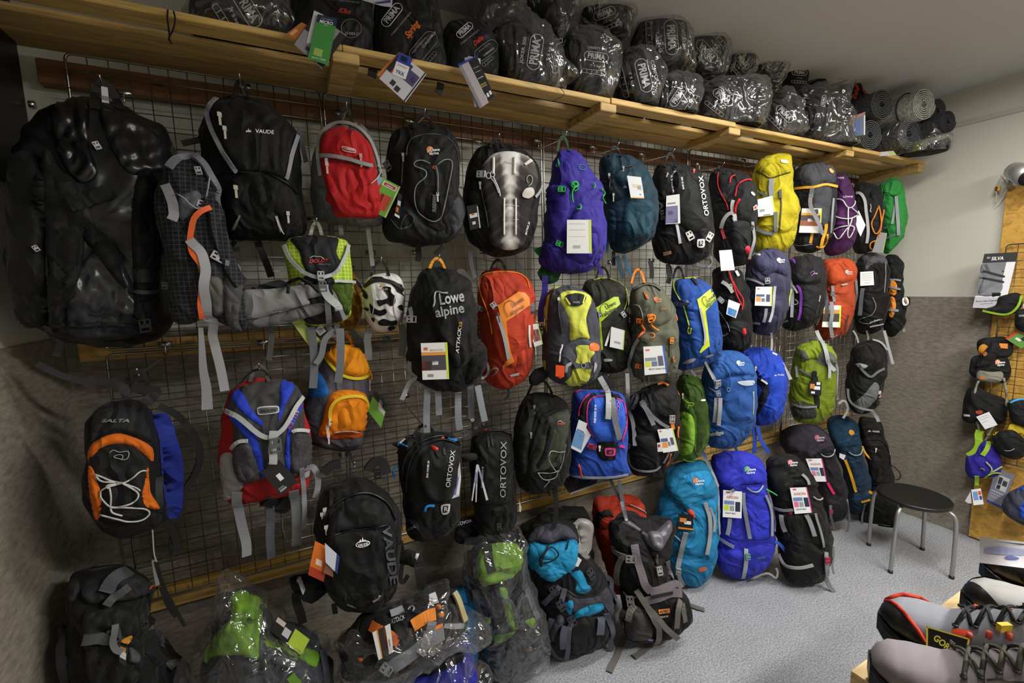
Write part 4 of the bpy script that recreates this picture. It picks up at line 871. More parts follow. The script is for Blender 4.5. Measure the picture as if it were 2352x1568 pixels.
T = Thing('backpack', 'yellow and slate bike backpack with an orange safety tab', 'backpack', 1310, 870, Y=1.58, face=.5)
T.body('z:1266,662 1290,657 1320,658 1345,668 1360,690 1370,730 1374,780 1376,830 1370,858 1355,880 1320,886 1280,880 1252,850 1246,800 1252,740 1254,690', .10, .11, M('4c4d57'), wr=.006, p=3)
T.patch('p:225,240 350,225 270,265 240,350 225,500 220,640 205,560 195,420', M('c8c84a'), .006, 'yellow_side', 6, label='yellow side panel')
T.patch('p:320,330 370,270 480,262 590,290 625,350 600,430 575,520 590,620 605,710 520,690 430,715 425,600 410,500 370,410', M('ccd050'), .012, 'yellow_front', 6, wr=.002, label='yellow front panel')
T.patch('p:330,820 400,740 500,695 600,705 680,790 690,900 640,1020 540,1110 360,1110 330,960', M('565863'), .02, 'lower_pocket', edge=14, wr=.003)
T.patch('p:485,765 590,755 640,775 650,820 610,880 620,960 600,1060 545,1120 440,1120 360,1105 430,1040 460,950 490,860', M('c6cc4c'), .004, 'yellow_lower', 6, label='yellow lower panel')
T.patch('p:385,315 440,295 500,290 570,320 540,385 490,402 425,395', M('2a2b30'), .005, 'black_badge', 5, solid=False)
T.tri(1200+482/3.92, 600+338/3.92, 8, 'a8a8ac'); T.text('VAUDE', 1200+480/3.92, 600+370/3.92, 4, 'a8a8ac', 0, 15, lift=.006)
T.strap('p:385,330 425,390', .006, 'ccd050', 'yellow_rib', .001, .006); T.strap('p:560,310 540,380', .006, 'ccd050', 'yellow_rib', .001, .006)
T.patch('p:460,905 520,920 600,905 615,965 530,955 455,965', M('5a5c64'), .006, 'centre_tab', 5, solid=False); T.tube([Vector((1200+(545+22*math.cos(k))/3.92, 600+(935+22*math.sin(k))/3.92)) for k in [i*1.05 for i in range(6)]], .0012, 'c8c8cc', 'emblem', .007, closed=True, kind='print', step=3)
T.zip('p:325,340 325,450 345,560 350,650', '2a2b30', 'e0e0de'); T.tube('p:355,745 350,800 345,900', .004, 'd8d8d4', 'zip_cord', lift=.016)
T.patch('p:395,925 435,905 440,930 410,950 405,990 385,1000 385,950', M('a8aab2', 'print'), .004, 'reflector', 4, solid=False); T.patch('p:650,905 668,940 640,1000 640,960', M('a8aab2', 'print'), .004, 'reflector', 4, solid=False)
T.card('p:300,932 382,940 375,1040 298,1035', 'f0521e', (), .02, 'safety_tab'); T.card('p:302,1030 376,1034 345,1055 335,1055', 'f0521e', (), .02, 'safety_tab_tip')
T.patch('p:605,745 650,735 685,760 680,800 640,805 605,790', M('ee6a30', 'paper'), .005, 'round_sticker', 4, solid=False)
T.patch('p:160,930 205,890 205,1000', M('c8c84a'), .004, 'yellow_fin', 5); T.patch('p:60,1040 130,960 200,1000 190,1080 110,1120 70,1110', M('3a3b40'), .02, 'hip_belt', edge=10)
T.buckle(1373, 723, .026, '7c7e84', .2)

T = Thing('backpack', 'olive day pack with a lime stripe, between the yellow one and the khaki one', 'backpack', 1395, 850, Y=1.76, face=.5)
T.body('z:1342,655 1365,642 1395,640 1425,648 1438,672 1442,720 1446,770 1445,820 1430,850 1400,858 1372,850 1350,820 1340,740', .09, .10, M('3f4030'), wr=.008, p=3)
T.patch('p:655,420 820,320 860,320 880,385 705,545 715,660 725,790 695,810 690,640 670,520', M('b4cc22', 'print'), .004, 'lime_stripe', 6, sharp=1, solid=False, label='lime stripe')
T.text('Lowe', 1200+790/3.92, 600+395/3.92, 10, '3c4418', 28, 26, lift=.006); T.text('alpine', 1200+785/3.92, 600+450/3.92, 9.5, '3c4418', 28, 32, lift=.006); T.tube('p:725,495 695,430 720,385 760,380 770,410', .0012, '3c4418', 'printed_mountain', kind='print', lift=.006)
T.tube('p:640,170 730,150 830,155 910,190 935,270 935,370 910,440', .0025, 'c4d83a', 'piping'); T.patch('p:735,875 800,880 805,895 740,900', M('a0a09c', 'print'), .004, 'reflector', 4, solid=False)
T.patch('p:850,600 960,620 1000,700 960,860 900,800', M('353628'), .012, 'side_pocket', wr=.005); T.buckle(1430, 722, .03, 'a8aaae', .6)
T.card('p:800,588 922,622 910,798 785,770', 'f0f0ee', [(.94, 0, 1, 1, 'c8e05a'), (.3, .65, .75, .75, 'a8a8aa')], .02); T.strap('p:800,600 770,680 745,760', .012, 'd8d8d6', 'tag_fold', off=.09)
T.loop(1384, 612, 30, 30, .012, '2a2a24')

T = Thing('backpack', 'khaki hiking pack with orange buckles and a white folder tag with a blue edge', 'backpack', 1510, 860, Y=1.62, face=.5)
T.body('z:1452,662 1475,652 1500,650 1522,662 1540,690 1550,730 1554,780 1556,830 1545,860 1515,872 1475,872 1450,855 1446,800 1450,740 1446,700', .10, .11, M('6a6c58'), wr=.007, p=3)
T.patch('p:985,240 1080,205 1180,205 1260,260 1330,380 1360,500 1250,580 1120,560 1010,500 990,380', M('70725e'), .016, 'lid', edge=14, wr=.005)
T.patch('p:990,660 1100,640 1390,615 1390,800 1340,980 1200,1020 1020,980 960,860', M('6c6e5a'), .018, 'front_pocket', edge=14, wr=.006)
T.tube('p:1000,270 1100,220 1180,225 1240,265', .003, '3c3e30', 'zipper'); T.logo(1200+1210/3.92, 600+345/3.92, 9, 'dd7430', 'dd7430', True); T.text('AIRZONE', 1200+1268/3.92, 600+430/3.92, 3, 'dd7430', 0, 12, lift=.004)
T.tube('p:1090,275 1120,340 1130,330 1110,300', .003, 'e0702a', 'zip_cord', lift=.006); T.tube('p:1130,500 1180,480 1185,520 1150,550 1180,600 1220,625', .004, 'ee8a2a', 'cord', lift=.012); T.buckle(1200+1150/3.92, 600+510/3.92, .04, 'ee8a2a', .2)
T.buckle(1200+1060/3.92, 600+530/3.92, .034, 'ee7a2a', 1.5); T.buckle(1557, 728, .036, 'ee7a2a', .3); T.buckle(1200+1335/3.92, 600+710/3.92, .028, 'e2883a', 0); T.buckle(1200+1045/3.92, 600+940/3.92, .03, 'e2783a', 1.4)
T.tube('p:1070,570 1100,620 1080,650 1040,690', .006, 'd8602a', 'cord', lift=.016); T.strap('p:1045,700 1010,770 990,850 965,950 945,1100', .02, '8c8e86', 'clear_strap', .002, .02)
T.tube('p:1150,690 1185,680 1180,650 1150,650', .003, 'ee8a2a', 'cord', lift=.008); T.tube('p:1320,720 1320,860', .002, '4a4c3c', 'webbing'); T.tube('p:1355,860 1345,890 1365,900', .003, 'ee8a2a', 'cord', lift=.006)
T.tube('p:1000,390 1050,400 1080,480 1085,560', .0016, 'b0b0ac', 'hose'); T.tube('p:1090,1020 1100,1110 1130,1110 1135,1030', .003, '7a7c6a', 'loop', off=.02)
T.card('p:1088,768 1272,758 1308,1005 1100,1025', 'f0f0f0', [(.93, 0, 1, 1, '3a6ad0'), (.1, .1, .3, .16, 'd87a6a'), (.05, .4, .58, .52, '8a9aa4'), (.05, .54, .3, .72, 'dce040'), (.34, .54, .6, .72, '7a8494'), (.64, .36, .88, .72, '6a6478'), (.6, .82, 3.5, 'MULTI FUNCTION', '707074')], .02, label='white folder tag with a blue edge')
T.patch('p:985,205 1040,75 1060,75 1105,190 1070,195 1045,120 1015,205', M('ea8428', 'web'), .0, 'x', 8, solid=False) if 0 else None
T.loop(1465, 617, 30, 34, .016, 'ea8428'); T.buckle(1435, 718, .034, 'a8aaae', 1.1)

T = Thing('backpack', 'royal blue day pack with a lime stripe and lime zips', 'backpack', 1610, 830, Y=1.62, face=.5)
T.body('z:1552,644 1580,638 1605,640 1628,656 1642,690 1650,740 1652,780 1648,815 1625,835 1590,844 1562,848 1552,810 1550,750 1545,700 1545,665', .10, .11, M('1d4690'), wr=.005, p=3.2)
T.patch('p:1510,290 1600,250 1700,260 1760,400 1775,600 1760,760 1700,850 1560,860 1500,700 1460,450', M('204c9c'), .016, 'front_panel', edge=12, wr=.004)
T.patch('p:1570,345 1690,250 1725,262 1738,350 1645,450 1660,560 1685,760 1600,825 1590,815 1640,730 1620,560 1590,430', M('c4d428', 'print'), .004, 'lime_stripe', 6, sharp=1, solid=False, label='lime stripe')
T.text('Lowe', 1200+1690/3.92, 600+330/3.92, 9, '32482a', 38, 22, lift=.008); T.text('alpine', 1200+1690/3.92, 600+372/3.92, 9, '32482a', 40, 28, lift=.008); T.tube('p:1640,400 1610,350 1630,310 1650,330', .0012, '32482a', 'printed_mountain', kind='print', lift=.008)
T.strap('p:1590,420 1620,560 1640,680 1630,740', .014, 'a4a6ac', 'grey_band', .002, .010); T.tube('p:1560,150 1400,160 1365,190 1370,260 1420,350', .0028, 'c4d428', 'piping'); T.tube('p:1450,400 1480,500 1500,580', .003, 'c4d428', 'zipper')
T.tube('p:1500,590 1490,630 1510,655 1515,600', .003, 'c4d428', 'zip_cord', lift=.01); T.patch('p:1445,910 1500,880 1550,870 1550,890 1500,915 1450,920', M('9a9ca4', 'print'), .005, 'lower_loops', 4, solid=False)
T.patch('p:1640,850 1715,830 1715,845 1650,865', M('b8bab8', 'print'), .005, 'reflector', 4, sharp=2, solid=False); T.strap('p:1350,375 1420,380 1500,385', .018, '3c4a60', 'side_strap', .002, .01); T.buckle(1200+1400/3.92, 600+383/3.92, .03, '2c3440', 1.5, .014)
T.patch('p:1470,370 1495,325 1500,400 1485,430', M('8a8c90'), .008, 'wing_tab', 5, solid=False); T.strap('p:1510,130 1540,180 1570,210', .02, '1a1a1c', 'haul_loop', .002, .01); T.buckle(1656, 690, .03, '8c8e92', .8)
T.strap('p:1310,200 1330,120 1320,40', .03, '1a1a1c', 'shoulder_strap', off=-.03); T.strap('p:1640,900 1690,1000 1720,1060', .016, 'a8aaa8', 'loose_strap', off=.03); T.strap('p:1515,975 1560,1035', .016, '7c7e7c', 'loose_strap', off=.02)
T.loop(1558, 612, 24, 28, .012, '1a2a48')

T = Thing('backpack', 'black pack with red cords and a blue and white card, below the charcoal alpine pack', 'backpack', 1690, 800, Y=1.68, face=.55)
T.body('z:1640,620 1670,612 1700,622 1716,660 1722,720 1722,770 1715,798 1690,806 1660,804 1650,770 1645,700', .09, .10, M('19191a'), wr=.01, p=3)
T.patch('r:150,720 260,690 390,720 395,860 330,940 200,950 130,860', M('1c1c1e'), .02, 'lower_pocket', edge=14, wr=.006); T.tri(1620+160/3.92, 560+825/3.92, 3); T.text('VAUDE', 1620+188/3.92, 560+815/3.92, 3, 'e0e0e0', 35, 9, lift=.004)
T.tube('r:200,240 230,340 260,420 290,500 320,560', .005, 'b02428', 'cord', lift=.012); T.tube('r:240,340 280,420 330,500 320,600', .004, 'c02a30', 'cord', lift=.012); T.patch('r:340,760 365,760 370,810 335,825 330,800', M('d02a30'), .012, 'red_pull', 4, solid=False)
T.strap('r:150,340 200,370 240,440', .026, 'a0a09c', 'webbing', .002, .012); T.buckle(1620+225/3.92, 560+395/3.92, .04, 'b0b0aa', .6); T.strap('r:50,110 70,180 20,210', .016, '8c8e8c', 'loose_strap', off=.05)
T.strap('r:265,245 290,290', .02, 'c8c8c0', 'webbing', .002, .012); T.tube('r:110,580 150,640 200,720 220,790', .0016, '9a9ca0', 'cord', off=.08); T.buckle(1620+140/3.92, 560+500/3.92, .034, '9a9ca0', .8)
T.card('r:210,498 315,540 275,668 188,632', 'eef2f8', [(.1, .5, .9, .95, '3f86d0'), (.5, .6, .9, .95, '9ac4e8')], .02, label='card with a blue picture'); T.loop(1675, 596, 20, 20, .01, '161616')

T = Thing('backpack', 'slate violet trekking pack with a white tag showing a small pack', 'backpack', 1765, 760, Y=1.62, face=.62)
T.body('z:1722,590 1745,576 1775,572 1800,584 1812,610 1810,640 1808,680 1800,720 1788,750 1768,768 1738,768 1722,745 1714,700 1712,650 1714,615', .11, .12, M('3d3c58'), wr=.008, p=3)
T.patch('r:430,100 500,60 620,50 720,90 755,190 745,290 640,260 540,290 470,240 420,190', M('484768'), .022, 'lid', edge=14, wr=.007)
T.patch('r:560,290 700,280 725,360 720,520 680,650 600,740 520,720 460,600', M('43425f'), .018, 'front_pocket', edge=14, wr=.006)
T.logo(1620+672/3.92, 560+148/3.92, 9, 'e0e0e4', 'e0e0e4'); T.strap('r:375,310 450,330 535,370', .015, '9c9ca0', 'webbing', .002, .01); T.strap('r:545,580 540,650 530,700', .02, '9c9ca2', 'webbing', .002, .01); T.strap('r:620,380 610,480 600,600 570,700', .018, 'b8b8ba', 'webbing', .002, .012)
T.buckle(1620+562/3.92, 560+335/3.92, .034, 'a8a8aa', 0); T.strap('r:400,712 450,712 495,718', .016, 'a0a0a4', 'webbing'); T.strap('r:355,380 370,320', .014, 'b0b0b0', 'webbing', .002, .01); T.patch('r:435,88 500,90 505,105 440,100', M('c0c0c4', 'web'), .02, 'light_tab', 4, solid=False)
T.card('r:455,385 605,385 598,560 445,555', 'f2f2f0', [(.93, 0, 1, 1, 'd8ec50'), (.05, .4, .55, .52, '5a6a90'), (.05, .54, .35, .78, 'e8a45a'), (.38, .6, .58, .78, '7c8088'), (.65, .4, .88, .78, '5a5878'), (.1, .08, .25, .14, 'd86a5a')], .02)
T.strap('r:590,800 600,880 595,960', .016, 'a8a8a4', 'loose_strap', off=.02); T.hook(1770, 584)

T = Thing('backpack', 'dark grey trekking pack with violet piping', 'backpack', 1850, 750, Y=1.66, face=.65)
T.body('z:1815,600 1832,588 1862,586 1885,598 1892,625 1894,660 1890,700 1876,735 1850,752 1820,758 1798,752 1798,710 1808,660', .11, .12, M('272629'), wr=.008, p=3)
T.patch('r:760,110 900,90 1030,110 1070,200 1050,340 930,370 800,350 750,260', M('303033'), .02, 'lid', edge=14, wr=.008); T.patch('r:860,380 1000,380 1060,420 1040,560 960,700 860,680 860,500', M('2e2d30'), .018, 'front_pocket', edge=14, wr=.005)
T.strap('r:825,375 850,400 870,470 860,580 830,680', .018, '6c2a96', 'violet_piping', .003, .014); T.patch('r:755,130 780,115 810,150 810,182 775,160', M('7a38a6'), .012, 'violet_tab', 4, solid=False)
T.tube('r:940,270 960,245 985,250 970,275 945,290', .0016, 'b070c8', 'emblem', kind='print', lift=.004); T.text('LOWE', 1620+990/3.92, 560+268/3.92, 3, 'c8c0d0', 0, 9, lift=.004); T.text('MANASLU', 1620+1028/3.92, 560+490/3.92, 3, 'd8d8d8', 80, 14, lift=.004)
T.strap('r:770,310 790,420 785,560 780,660', .022, '9a9ca2', 'webbing', .002, .012); T.strap('r:740,330 800,380 830,440', .014, 'b0b2b6', 'webbing', .002, .014); T.tube('r:810,500 840,540 780,550', .003, '9a9ca0', 'cord', lift=.012)
T.card('r:745,400 800,410 765,565 710,550', 'eaeae6', [(.5, 0, .7, 1, 'cfe050')], .02); T.strap('r:710,600 700,660 670,700', .014, 'b0b0b0', 'loose_strap'); T.strap('r:670,740 700,710 745,690', .016, '9c9ea0', 'webbing'); T.hook(1855, 598)

T = Thing('backpack', 'burnt orange trekking pack with a sunset photo tag', 'backpack', 1925, 770, Y=1.64, face=.68)
T.body('z:1892,602 1910,592 1940,590 1960,602 1966,635 1964,670 1958,710 1950,740 1938,764 1912,776 1885,778 1872,750 1880,700 1888,650', .11, .11, M('a63f1c'), wr=.009, p=3)
T.patch('r:1055,125 1180,120 1290,140 1350,190 1360,310 1250,350 1150,380 1080,350 1050,250', M('b8471f'), .02, 'lid', edge=14, wr=.007); T.patch('r:1090,400 1250,370 1330,400 1310,600 1240,740 1150,780 1080,600', M('a8401c'), .018, 'front_pocket', edge=14, wr=.007)
T.logo(1620+1285/3.92, 560+255/3.92, 8, 'd8c0b8', 'e0d0c8'); T.strap('r:1148,380 1150,460 1160,520', .02, '83868c', 'webbing', .002, .012); T.buckle(1620+1148/3.92, 560+445/3.92, .03, '8c8e92', 0, .016); T.strap('r:1140,520 1140,640 1130,820', .026, 'a0a2a6', 'webbing', .002, .036); T.strap('r:1100,420 1110,560 1100,700', .024, '66686e', 'webbing', .002, .036)
T.strap('r:1345,330 1350,420 1360,600', .02, '6c6e72', 'webbing', .002, .01); T.strap('r:1220,380 1270,360', .014, '9a9a9c', 'webbing', .002, .012); T.strap('r:1285,640 1270,700 1260,760', .012, '5a3a30', 'webbing'); T.tube('r:1030,790 1000,850 1060,870 1130,850 1180,810', .002, '9a9a9a', 'cord', lift=.01); T.strap('r:1060,380 1050,550 1030,680 1005,730', .014, 'a8aab0', 'webbing', off=.04)
T.card('r:1068,553 1225,553 1215,752 1050,748', 'ecece6', [(0, .2, .92, .38, 'd09a4a'), (0, .38, .92, .75, '4a3c34'), (.92, 0, 1, 1, 'd0e850'), (.1, .04, .3, .1, 'd06a3a')], .018)
T.strap('r:985,745 1020,850 1080,1000 1110,1200', .024, '9c9ea2', 'loose_strap', off=.05, wend=.034); T.hook(1930, 602)

T = Thing('backpack', 'black and grey trekking pack with a white square card', 'backpack', 2005, 765, Y=1.64, face=.7)
T.body('z:1966,606 1985,584 2012,580 2034,592 2042,620 2040,660 2038,700 2030,740 2015,762 1990,768 1968,755 1962,700 1964,650', .10, .11, M('18181a'), wr=.009, p=3)
T.patch('r:1395,100 1480,75 1580,85 1640,150 1660,190 1560,170 1480,200 1450,245 1430,170', M('626266'), .02, 'lid', edge=12, wr=.006); T.tube('r:1620,160 1620,300 1610,440', .003, '8c8e92', 'webbing'); T.strap('r:1420,400 1410,500 1395,640', .03, '5c5e64', 'webbing', .002, .012)
T.tube('r:1500,480 1530,560 1490,640 1400,670 1390,700 1480,715 1520,680', .002, '8c8e90', 'cord', lift=.012); T.strap('r:1480,710 1560,680 1640,665', .01, '9c9ca0', 'piping'); T.strap('r:1480,745 1600,720', .01, '9c9ca0', 'piping')
T.card('r:1395,252 1512,245 1520,370 1395,378', 'f0efee', [(.1, .15, .9, .18, 'b0b0b0'), (.1, .3, .9, .33, 'b0b0b0'), (.1, .45, .9, .48, 'b0b0b0'), (.2, .6, .8, .63, 'b0b0b0'), (.3, .8, .7, .83, 'b0b0b0')], .02)
T.strap('r:1330,780 1365,830 1380,910', .016, '9a9ca0', 'loose_strap', off=.02); T.strap('r:1450,780 1470,830 1460,890', .012, '8a8c8e', 'loose_strap', off=.02); T.hook(2000, 592)

T = Thing('backpack', 'black rucksack with orange webbing at the right end of the second row', 'backpack', 2060, 770, Y=1.56, face=.75)
T.body('z:2036,590 2052,584 2066,592 2074,610 2070,650 2074,690 2078,720 2074,750 2060,768 2040,772 2030,740 2032,690 2034,640', .08, .09, M('161617'), wr=.01, p=3)
T.patch('r:1650,340 1700,330 1730,380 1720,450 1690,470 1650,440', M('d8842c'), .012, 'orange_panel', 5, wr=.004); T.patch('r:1660,480 1700,480 1720,560 1690,660 1650,650 1660,560', M('d8842c'), .01, 'orange_panel', 5, wr=.004)
T.strap('r:1650,380 1700,400 1750,410', .018, '7a7c80', 'webbing', .002, .016); T.strap('r:1660,320 1720,320 1760,330', .016, '8a8c90', 'webbing'); T.strap('r:1545,565 1640,590 1730,600', .022, '8a8c90', 'webbing', .002, .016)
T.patch('r:1770,480 1840,480 1840,560 1800,600 1770,570', M('1a1a1c'), .016, 'hip_pocket', 5); T.patch('r:1775,490 1800,478 1825,500 1828,540 1800,556 1775,540', M('dcdcde', 'print'), .004, 'round_label', 4, solid=False); T.patch('r:1790,520 1805,500 1815,540', M('c06a40', 'print'), .006, 'label_mark', 3, solid=False)
T.strap('r:1620,790 1640,900 1660,980 1685,1080', .022, 'a2a4a4', 'loose_strap', off=.02); T.strap('r:1690,700 1760,720 1790,790', .02, 'a4a6a8', 'loose_strap', off=.02); T.patch('r:1640,700 1750,690 1800,780 1740,760 1680,730', M('303033'), .012, 'hip_fin', 5); T.hook(2056, 596)
# ------------------------------------------------------------------ third and fourth rows
T = Thing('backpack', 'black and orange daypack with white bungee lacing, low on the left', 'backpack', 285, 1190, Y=1.55, face=.5)
T.body('c:420,310 480,260 560,235 640,240 700,290 730,360 750,460 760,580 780,700 770,780 730,830 650,860 560,870 480,850 430,790 400,700 395,560 400,440 405,370', .09, .10, M('1b1b1c'), wr=.007, p=3)
T.patch('c:740,280 800,330 830,420 858,520 860,660 850,760 800,800 770,700 750,500', M('1d2f8c'), .006, 'blue_back_edge', label='blue back edge')
T.patch('c:440,310 560,275 640,290 700,370 715,440 680,430 560,390 470,410 430,440', M('37373a'), .014, 'top_panel', edge=12, wr=.003)
T.patch('c:425,545 430,500 500,460 570,450 640,470 690,530 690,600 680,700 690,750 600,800 500,790 460,700 430,620', M('2f3033'), .022, 'front_pocket', edge=16, wr=.005)
T.patch('c:412,535 412,480 450,430 550,397 640,420 715,465 718,535 680,500 620,460 550,448 480,465 440,500', M('d96a14'), .008, 'orange_arc', 6, label='orange arc')
T.patch('c:418,548 440,570 455,620 472,670 475,770 455,805 440,780 420,680 413,600', M('d96a14'), .01, 'orange_side', 5); T.patch('c:690,530 680,620 665,690 690,745 750,757 745,730 710,680 700,600', M('d96a14'), .01, 'orange_side', 5)
T.text('SALTA', 265, 966, 7, '808286', 0, 62, lift=.005, bold=.03, shear=.3)
for pts in ('c:450,585 520,615 600,640 650,680 620,720 530,740 490,710 470,680 500,650 600,620 655,575 680,570', 'c:455,590 480,620 560,625 640,650 655,665', 'c:475,770 540,790 620,805 680,790 695,755 600,740 520,742', 'c:515,650 520,700 525,760 575,778', 'c:510,655 500,640 560,630'): T.tube(pts, .0022, 'c9c9c6', 'bungee_cord', lift=.008)
T.tube('c:515,490 530,475 560,485 600,480 605,500 590,520 560,515 530,505 560,495 580,500 570,522', .0012, '9a9a9a', 'emblem', kind='print', lift=.005)
T.strap('c:745,270 840,320 910,410 940,480 920,580 870,660 850,760 820,860 790,980', .024, '1c1c1d', 'shoulder_strap', .006, off=-.01); T.strap('c:620,175 690,200 740,200 700,250', .04, '1d1d1e', 'top_strap')
T.strap('c:740,600 750,760 820,870 830,960', .026, '161616', 'webbing', .002, off=.01); T.strap('c:600,190 560,170 520,190', .03, '161616', 'haul_loop'); T.buckle(404, 1250, .04, '1c1c1e'); T.strap('c:730,1000 760,1100 810,1200 865,1300', .01, '141414', 'loose_strap', off=0); T.strap('c:760,1120 790,1200 830,1255', .02, '141414', 'loose_strap', off=0)
T.tube('c:715,850 722,960 735,1000', .002, 'a0a0a0', 'cord', off=.03); T.loop(322, 850, 40, 50, .014, '1a1a1a')

T = Thing('backpack', 'red, blue and grey childrens pack with silver piping and a black square tag', 'backpack', 620, 1145, Y=1.58, face=.5)
T.body('f:500,235 600,222 700,225 800,226 880,280 915,340 940,480 980,620 985,760 980,900 940,1010 800,1050 600,1090 400,1105 340,960 330,800 330,650 350,520 370,400 420,310', .08, .10, M('a3181a'), wr=.007, p=3)
T.patch('f:330,780 415,755 430,870 500,975 480,1020 370,1100 340,980', M('a2a3a6'), .01, 'grey_side', 6); T.patch('f:930,840 990,860 960,940 920,930', M('8a8b8e'), .008, 'grey_side', 6)
T.patch('f:385,420 440,300 520,260 620,235 790,226 860,260 915,340 940,560 985,640 985,800 940,900 800,930 640,940 500,970 430,880 420,720 420,560', M('4d4d4f'), .03, 'front_panel', edge=24, wr=.006, label='grey front panel')
T.patch('f:415,340 455,295 500,330 560,440 630,520 640,560 540,500 450,410', M('2540c0'), .006, 'blue_gusset', 6, wr=.004, label='blue gusset'); T.patch('f:785,226 860,260 850,320 800,410 760,520 750,480 765,380 765,300', M('2540c0'), .006, 'blue_gusset', 6, wr=.004)
T.patch('f:385,455 450,480 560,570 600,650 640,800 650,930 610,900 560,740 520,650 400,500', M('2540c0'), .006, 'blue_edge', 6); T.patch('f:915,345 912,440 850,560 835,700 835,880 805,850 803,700 820,580 860,480', M('2540c0'), .006, 'blue_edge', 6)
T.patch('f:425,720 530,660 560,700 620,860 640,935 500,960 440,880', M('57565a', 'mesh'), .012, 'mesh_pocket', 6, wr=.004); T.patch('f:845,600 955,605 985,700 985,820 930,880 840,870', M('57565a', 'mesh'), .012, 'mesh_pocket', 6, wr=.004)
T.strap('f:420,715 475,680 540,655', .015, 'b9bcbc', 'pocket_hem', .002, .014); T.strap('f:845,592 900,594 955,598', .015, 'b9bcbc', 'pocket_hem', .002, .014)
T.strap('f:388,445 480,500 580,590 640,625 720,625 790,560 850,460 912,345', .018, 'b4b7b5', 'piping', .003, .016)
T.patch('f:600,440 615,420 740,412 756,430 755,450 740,465 620,478 602,465', M('c2c4c4', 'print'), .004, 'sewn_badge', 4, solid=False); T.patch('f:610,442 622,428 735,421 745,435 738,456 625,468', M('55565a', 'print'), .0055, 'badge_field', 4, solid=False); T.text('DOLDY', 400+680/3.1367, 800+446/3.1367, 6, '1a1a1c', 5, 38, lift=.008, bold=.03, shear=.2)
for k, (ch, cc) in enumerate(zip('FORTIS9', ('c83a4a', 'a8486a', '8a6ac8', '5a8ad8', 'd05a6a', 'c8783a', 'e0a030'))): T.text(ch, 400+(830+k*9)/3.1367, 800+(570-k*19)/3.1367, 7, cc, 62, lift=.009, bold=.02)
T.strap('f:715,590 712,650 710,730 720,820', .03, 'b0b3b3', 'webbing', .002, .02); T.buckle(400+722/3.1367, 800+685/3.1367, .046, '55575a', 0, .022)
T.card('f:755,798 895,960 768,1060 625,890', '1d1d1f', [(.38, .38, .62, .6, 'e8e8e8'), (.85, .55, .92, .9, '9a9a9a'), (.78, .6, .82, .9, '8a8a8a')], .03, label='black square tag with a white sticker')
T.strap('f:460,1010 460,1130 490,1280 520,1400 522,1495', .036, '86888b', 'loose_strap', .002, .02, off=.05); T.strap('f:680,1070 695,1200 690,1350 700,1510', .036, '55575a', 'loose_strap', off=0); T.strap('f:860,1020 880,1150 885,1300 880,1420', .04, '7c7e81', 'loose_strap', off=.03)
T.strap('f:915,860 930,1000 940,1150 935,1300', .02, '94969a', 'loose_strap', off=.04); T.strap('f:940,860 1000,850 1035,920 1035,1000 1015,1075', .026, '94969a', 'loose_strap', off=.03); T.strap('f:720,1150 800,1170 830,1100', .03, '2a2a2c', 'belt', off=-.03); T.strap('f:940,1150 990,1210 1000,1160 960,1150', .03, '7c7e81', 'loose_strap', off=0)
T.strap('f:650,1090 700,1090 760,1120 830,1090', .05, '161618', 'hip_belt', .01, off=-.02); T.tube('f:780,1230 790,1330 860,1430', .002, '8a8a8c', 'cord', off=-.02)
T.loop(596, 838, 42, 40, .014, '5a5c60'); T.tube('f:480,250 540,180 600,150 650,160 700,220', .003, '2a2a2c', 'cord', off=-.02)

T = Thing('backpack', 'orange and grey kids backpack with yellow zips and a green card tag', 'backpack', 780, 1020, Y=1.70, face=.5)
T.body('f:1070,60 1120,10 1180,-40 1260,-30 1330,0 1380,60 1410,150 1400,300 1390,450 1360,600 1340,700 1250,735 1100,720 990,670 940,600 920,450 950,350 990,200 1050,130', .09, .10, M('6d6973'), wr=.006, p=3)
T.patch('f:1085,45 1180,-40 1280,-20 1350,10 1390,80 1405,170 1340,205 1220,180 1150,120', M('f0950f'), .02, 'top_pocket', edge=16, wr=.005, label='orange top pocket')
T.patch('f:990,215 1045,160 1110,290 1090,350 965,350', M('1f6fc0'), .01, 'blue_side', 6, label='blue side'); T.patch('f:930,355 1085,360 1070,450 1050,620 960,600 920,450', M('4c5460', 'mesh'), .012, 'mesh_pocket', 6, wr=.006)
T.patch('f:1110,360 1170,305 1300,300 1380,330 1392,400 1380,560 1350,600 1200,610 1045,635 1075,500', M('f08a10'), .024, 'front_pocket', edge=16, wr=.006, label='orange front pocket'); T.patch('f:1080,630 1360,600 1350,640 1200,655 1130,650', M('c8540c'), .008, 'orange_fold', 6)
T.strap('f:1125,520 1130,430 1170,370 1250,345 1340,345 1385,380 1390,460', .012, 'e8c51e', 'yellow_zip', .003, .006); T.strap('f:1080,50 1140,130 1210,190 1300,215 1380,205 1410,170', .014, 'e8cf1e', 'yellow_zip', .003, .006)
T.tube('f:1125,500 1115,560 1130,530', .003, 'e8e0d0', 'zip_cord', lift=.012); T.pull(400+1105/3.1367, 800+565/3.1367, 'e8d0c8', .035); T.pull(400+1110/3.1367, 800+620/3.1367, 'e8d0c8', .03); T.tube('f:1150,600 1250,590 1340,600', .0015, 'e0c0c8', 'seam', lift=.006)
T.tube('f:1405,160 1425,190 1420,230', .003, 'e87820', 'zip_cord', off=.05); T.pull(858, 874, 'e8c8b0', .035); T.tube('f:1000,680 1150,715 1330,695', .003, '3c3a40', 'seam')
T.card('f:1448,300 1538,405 1490,572 1393,445', '7fbe45', [(0, 0, 1, .3, '1c3a28'), (.35, .1, .8, .28, '3a2a22'), (.05, .12, .3, .26, 'c8582a'), (.5, .33, .98, .5, 'dcdcd8'), (.45, .1, .7, .34, 'e8e8e8')], .02, label='green card tag'); T.loop(792, 765, 34, 32, .014, 'ea8018')
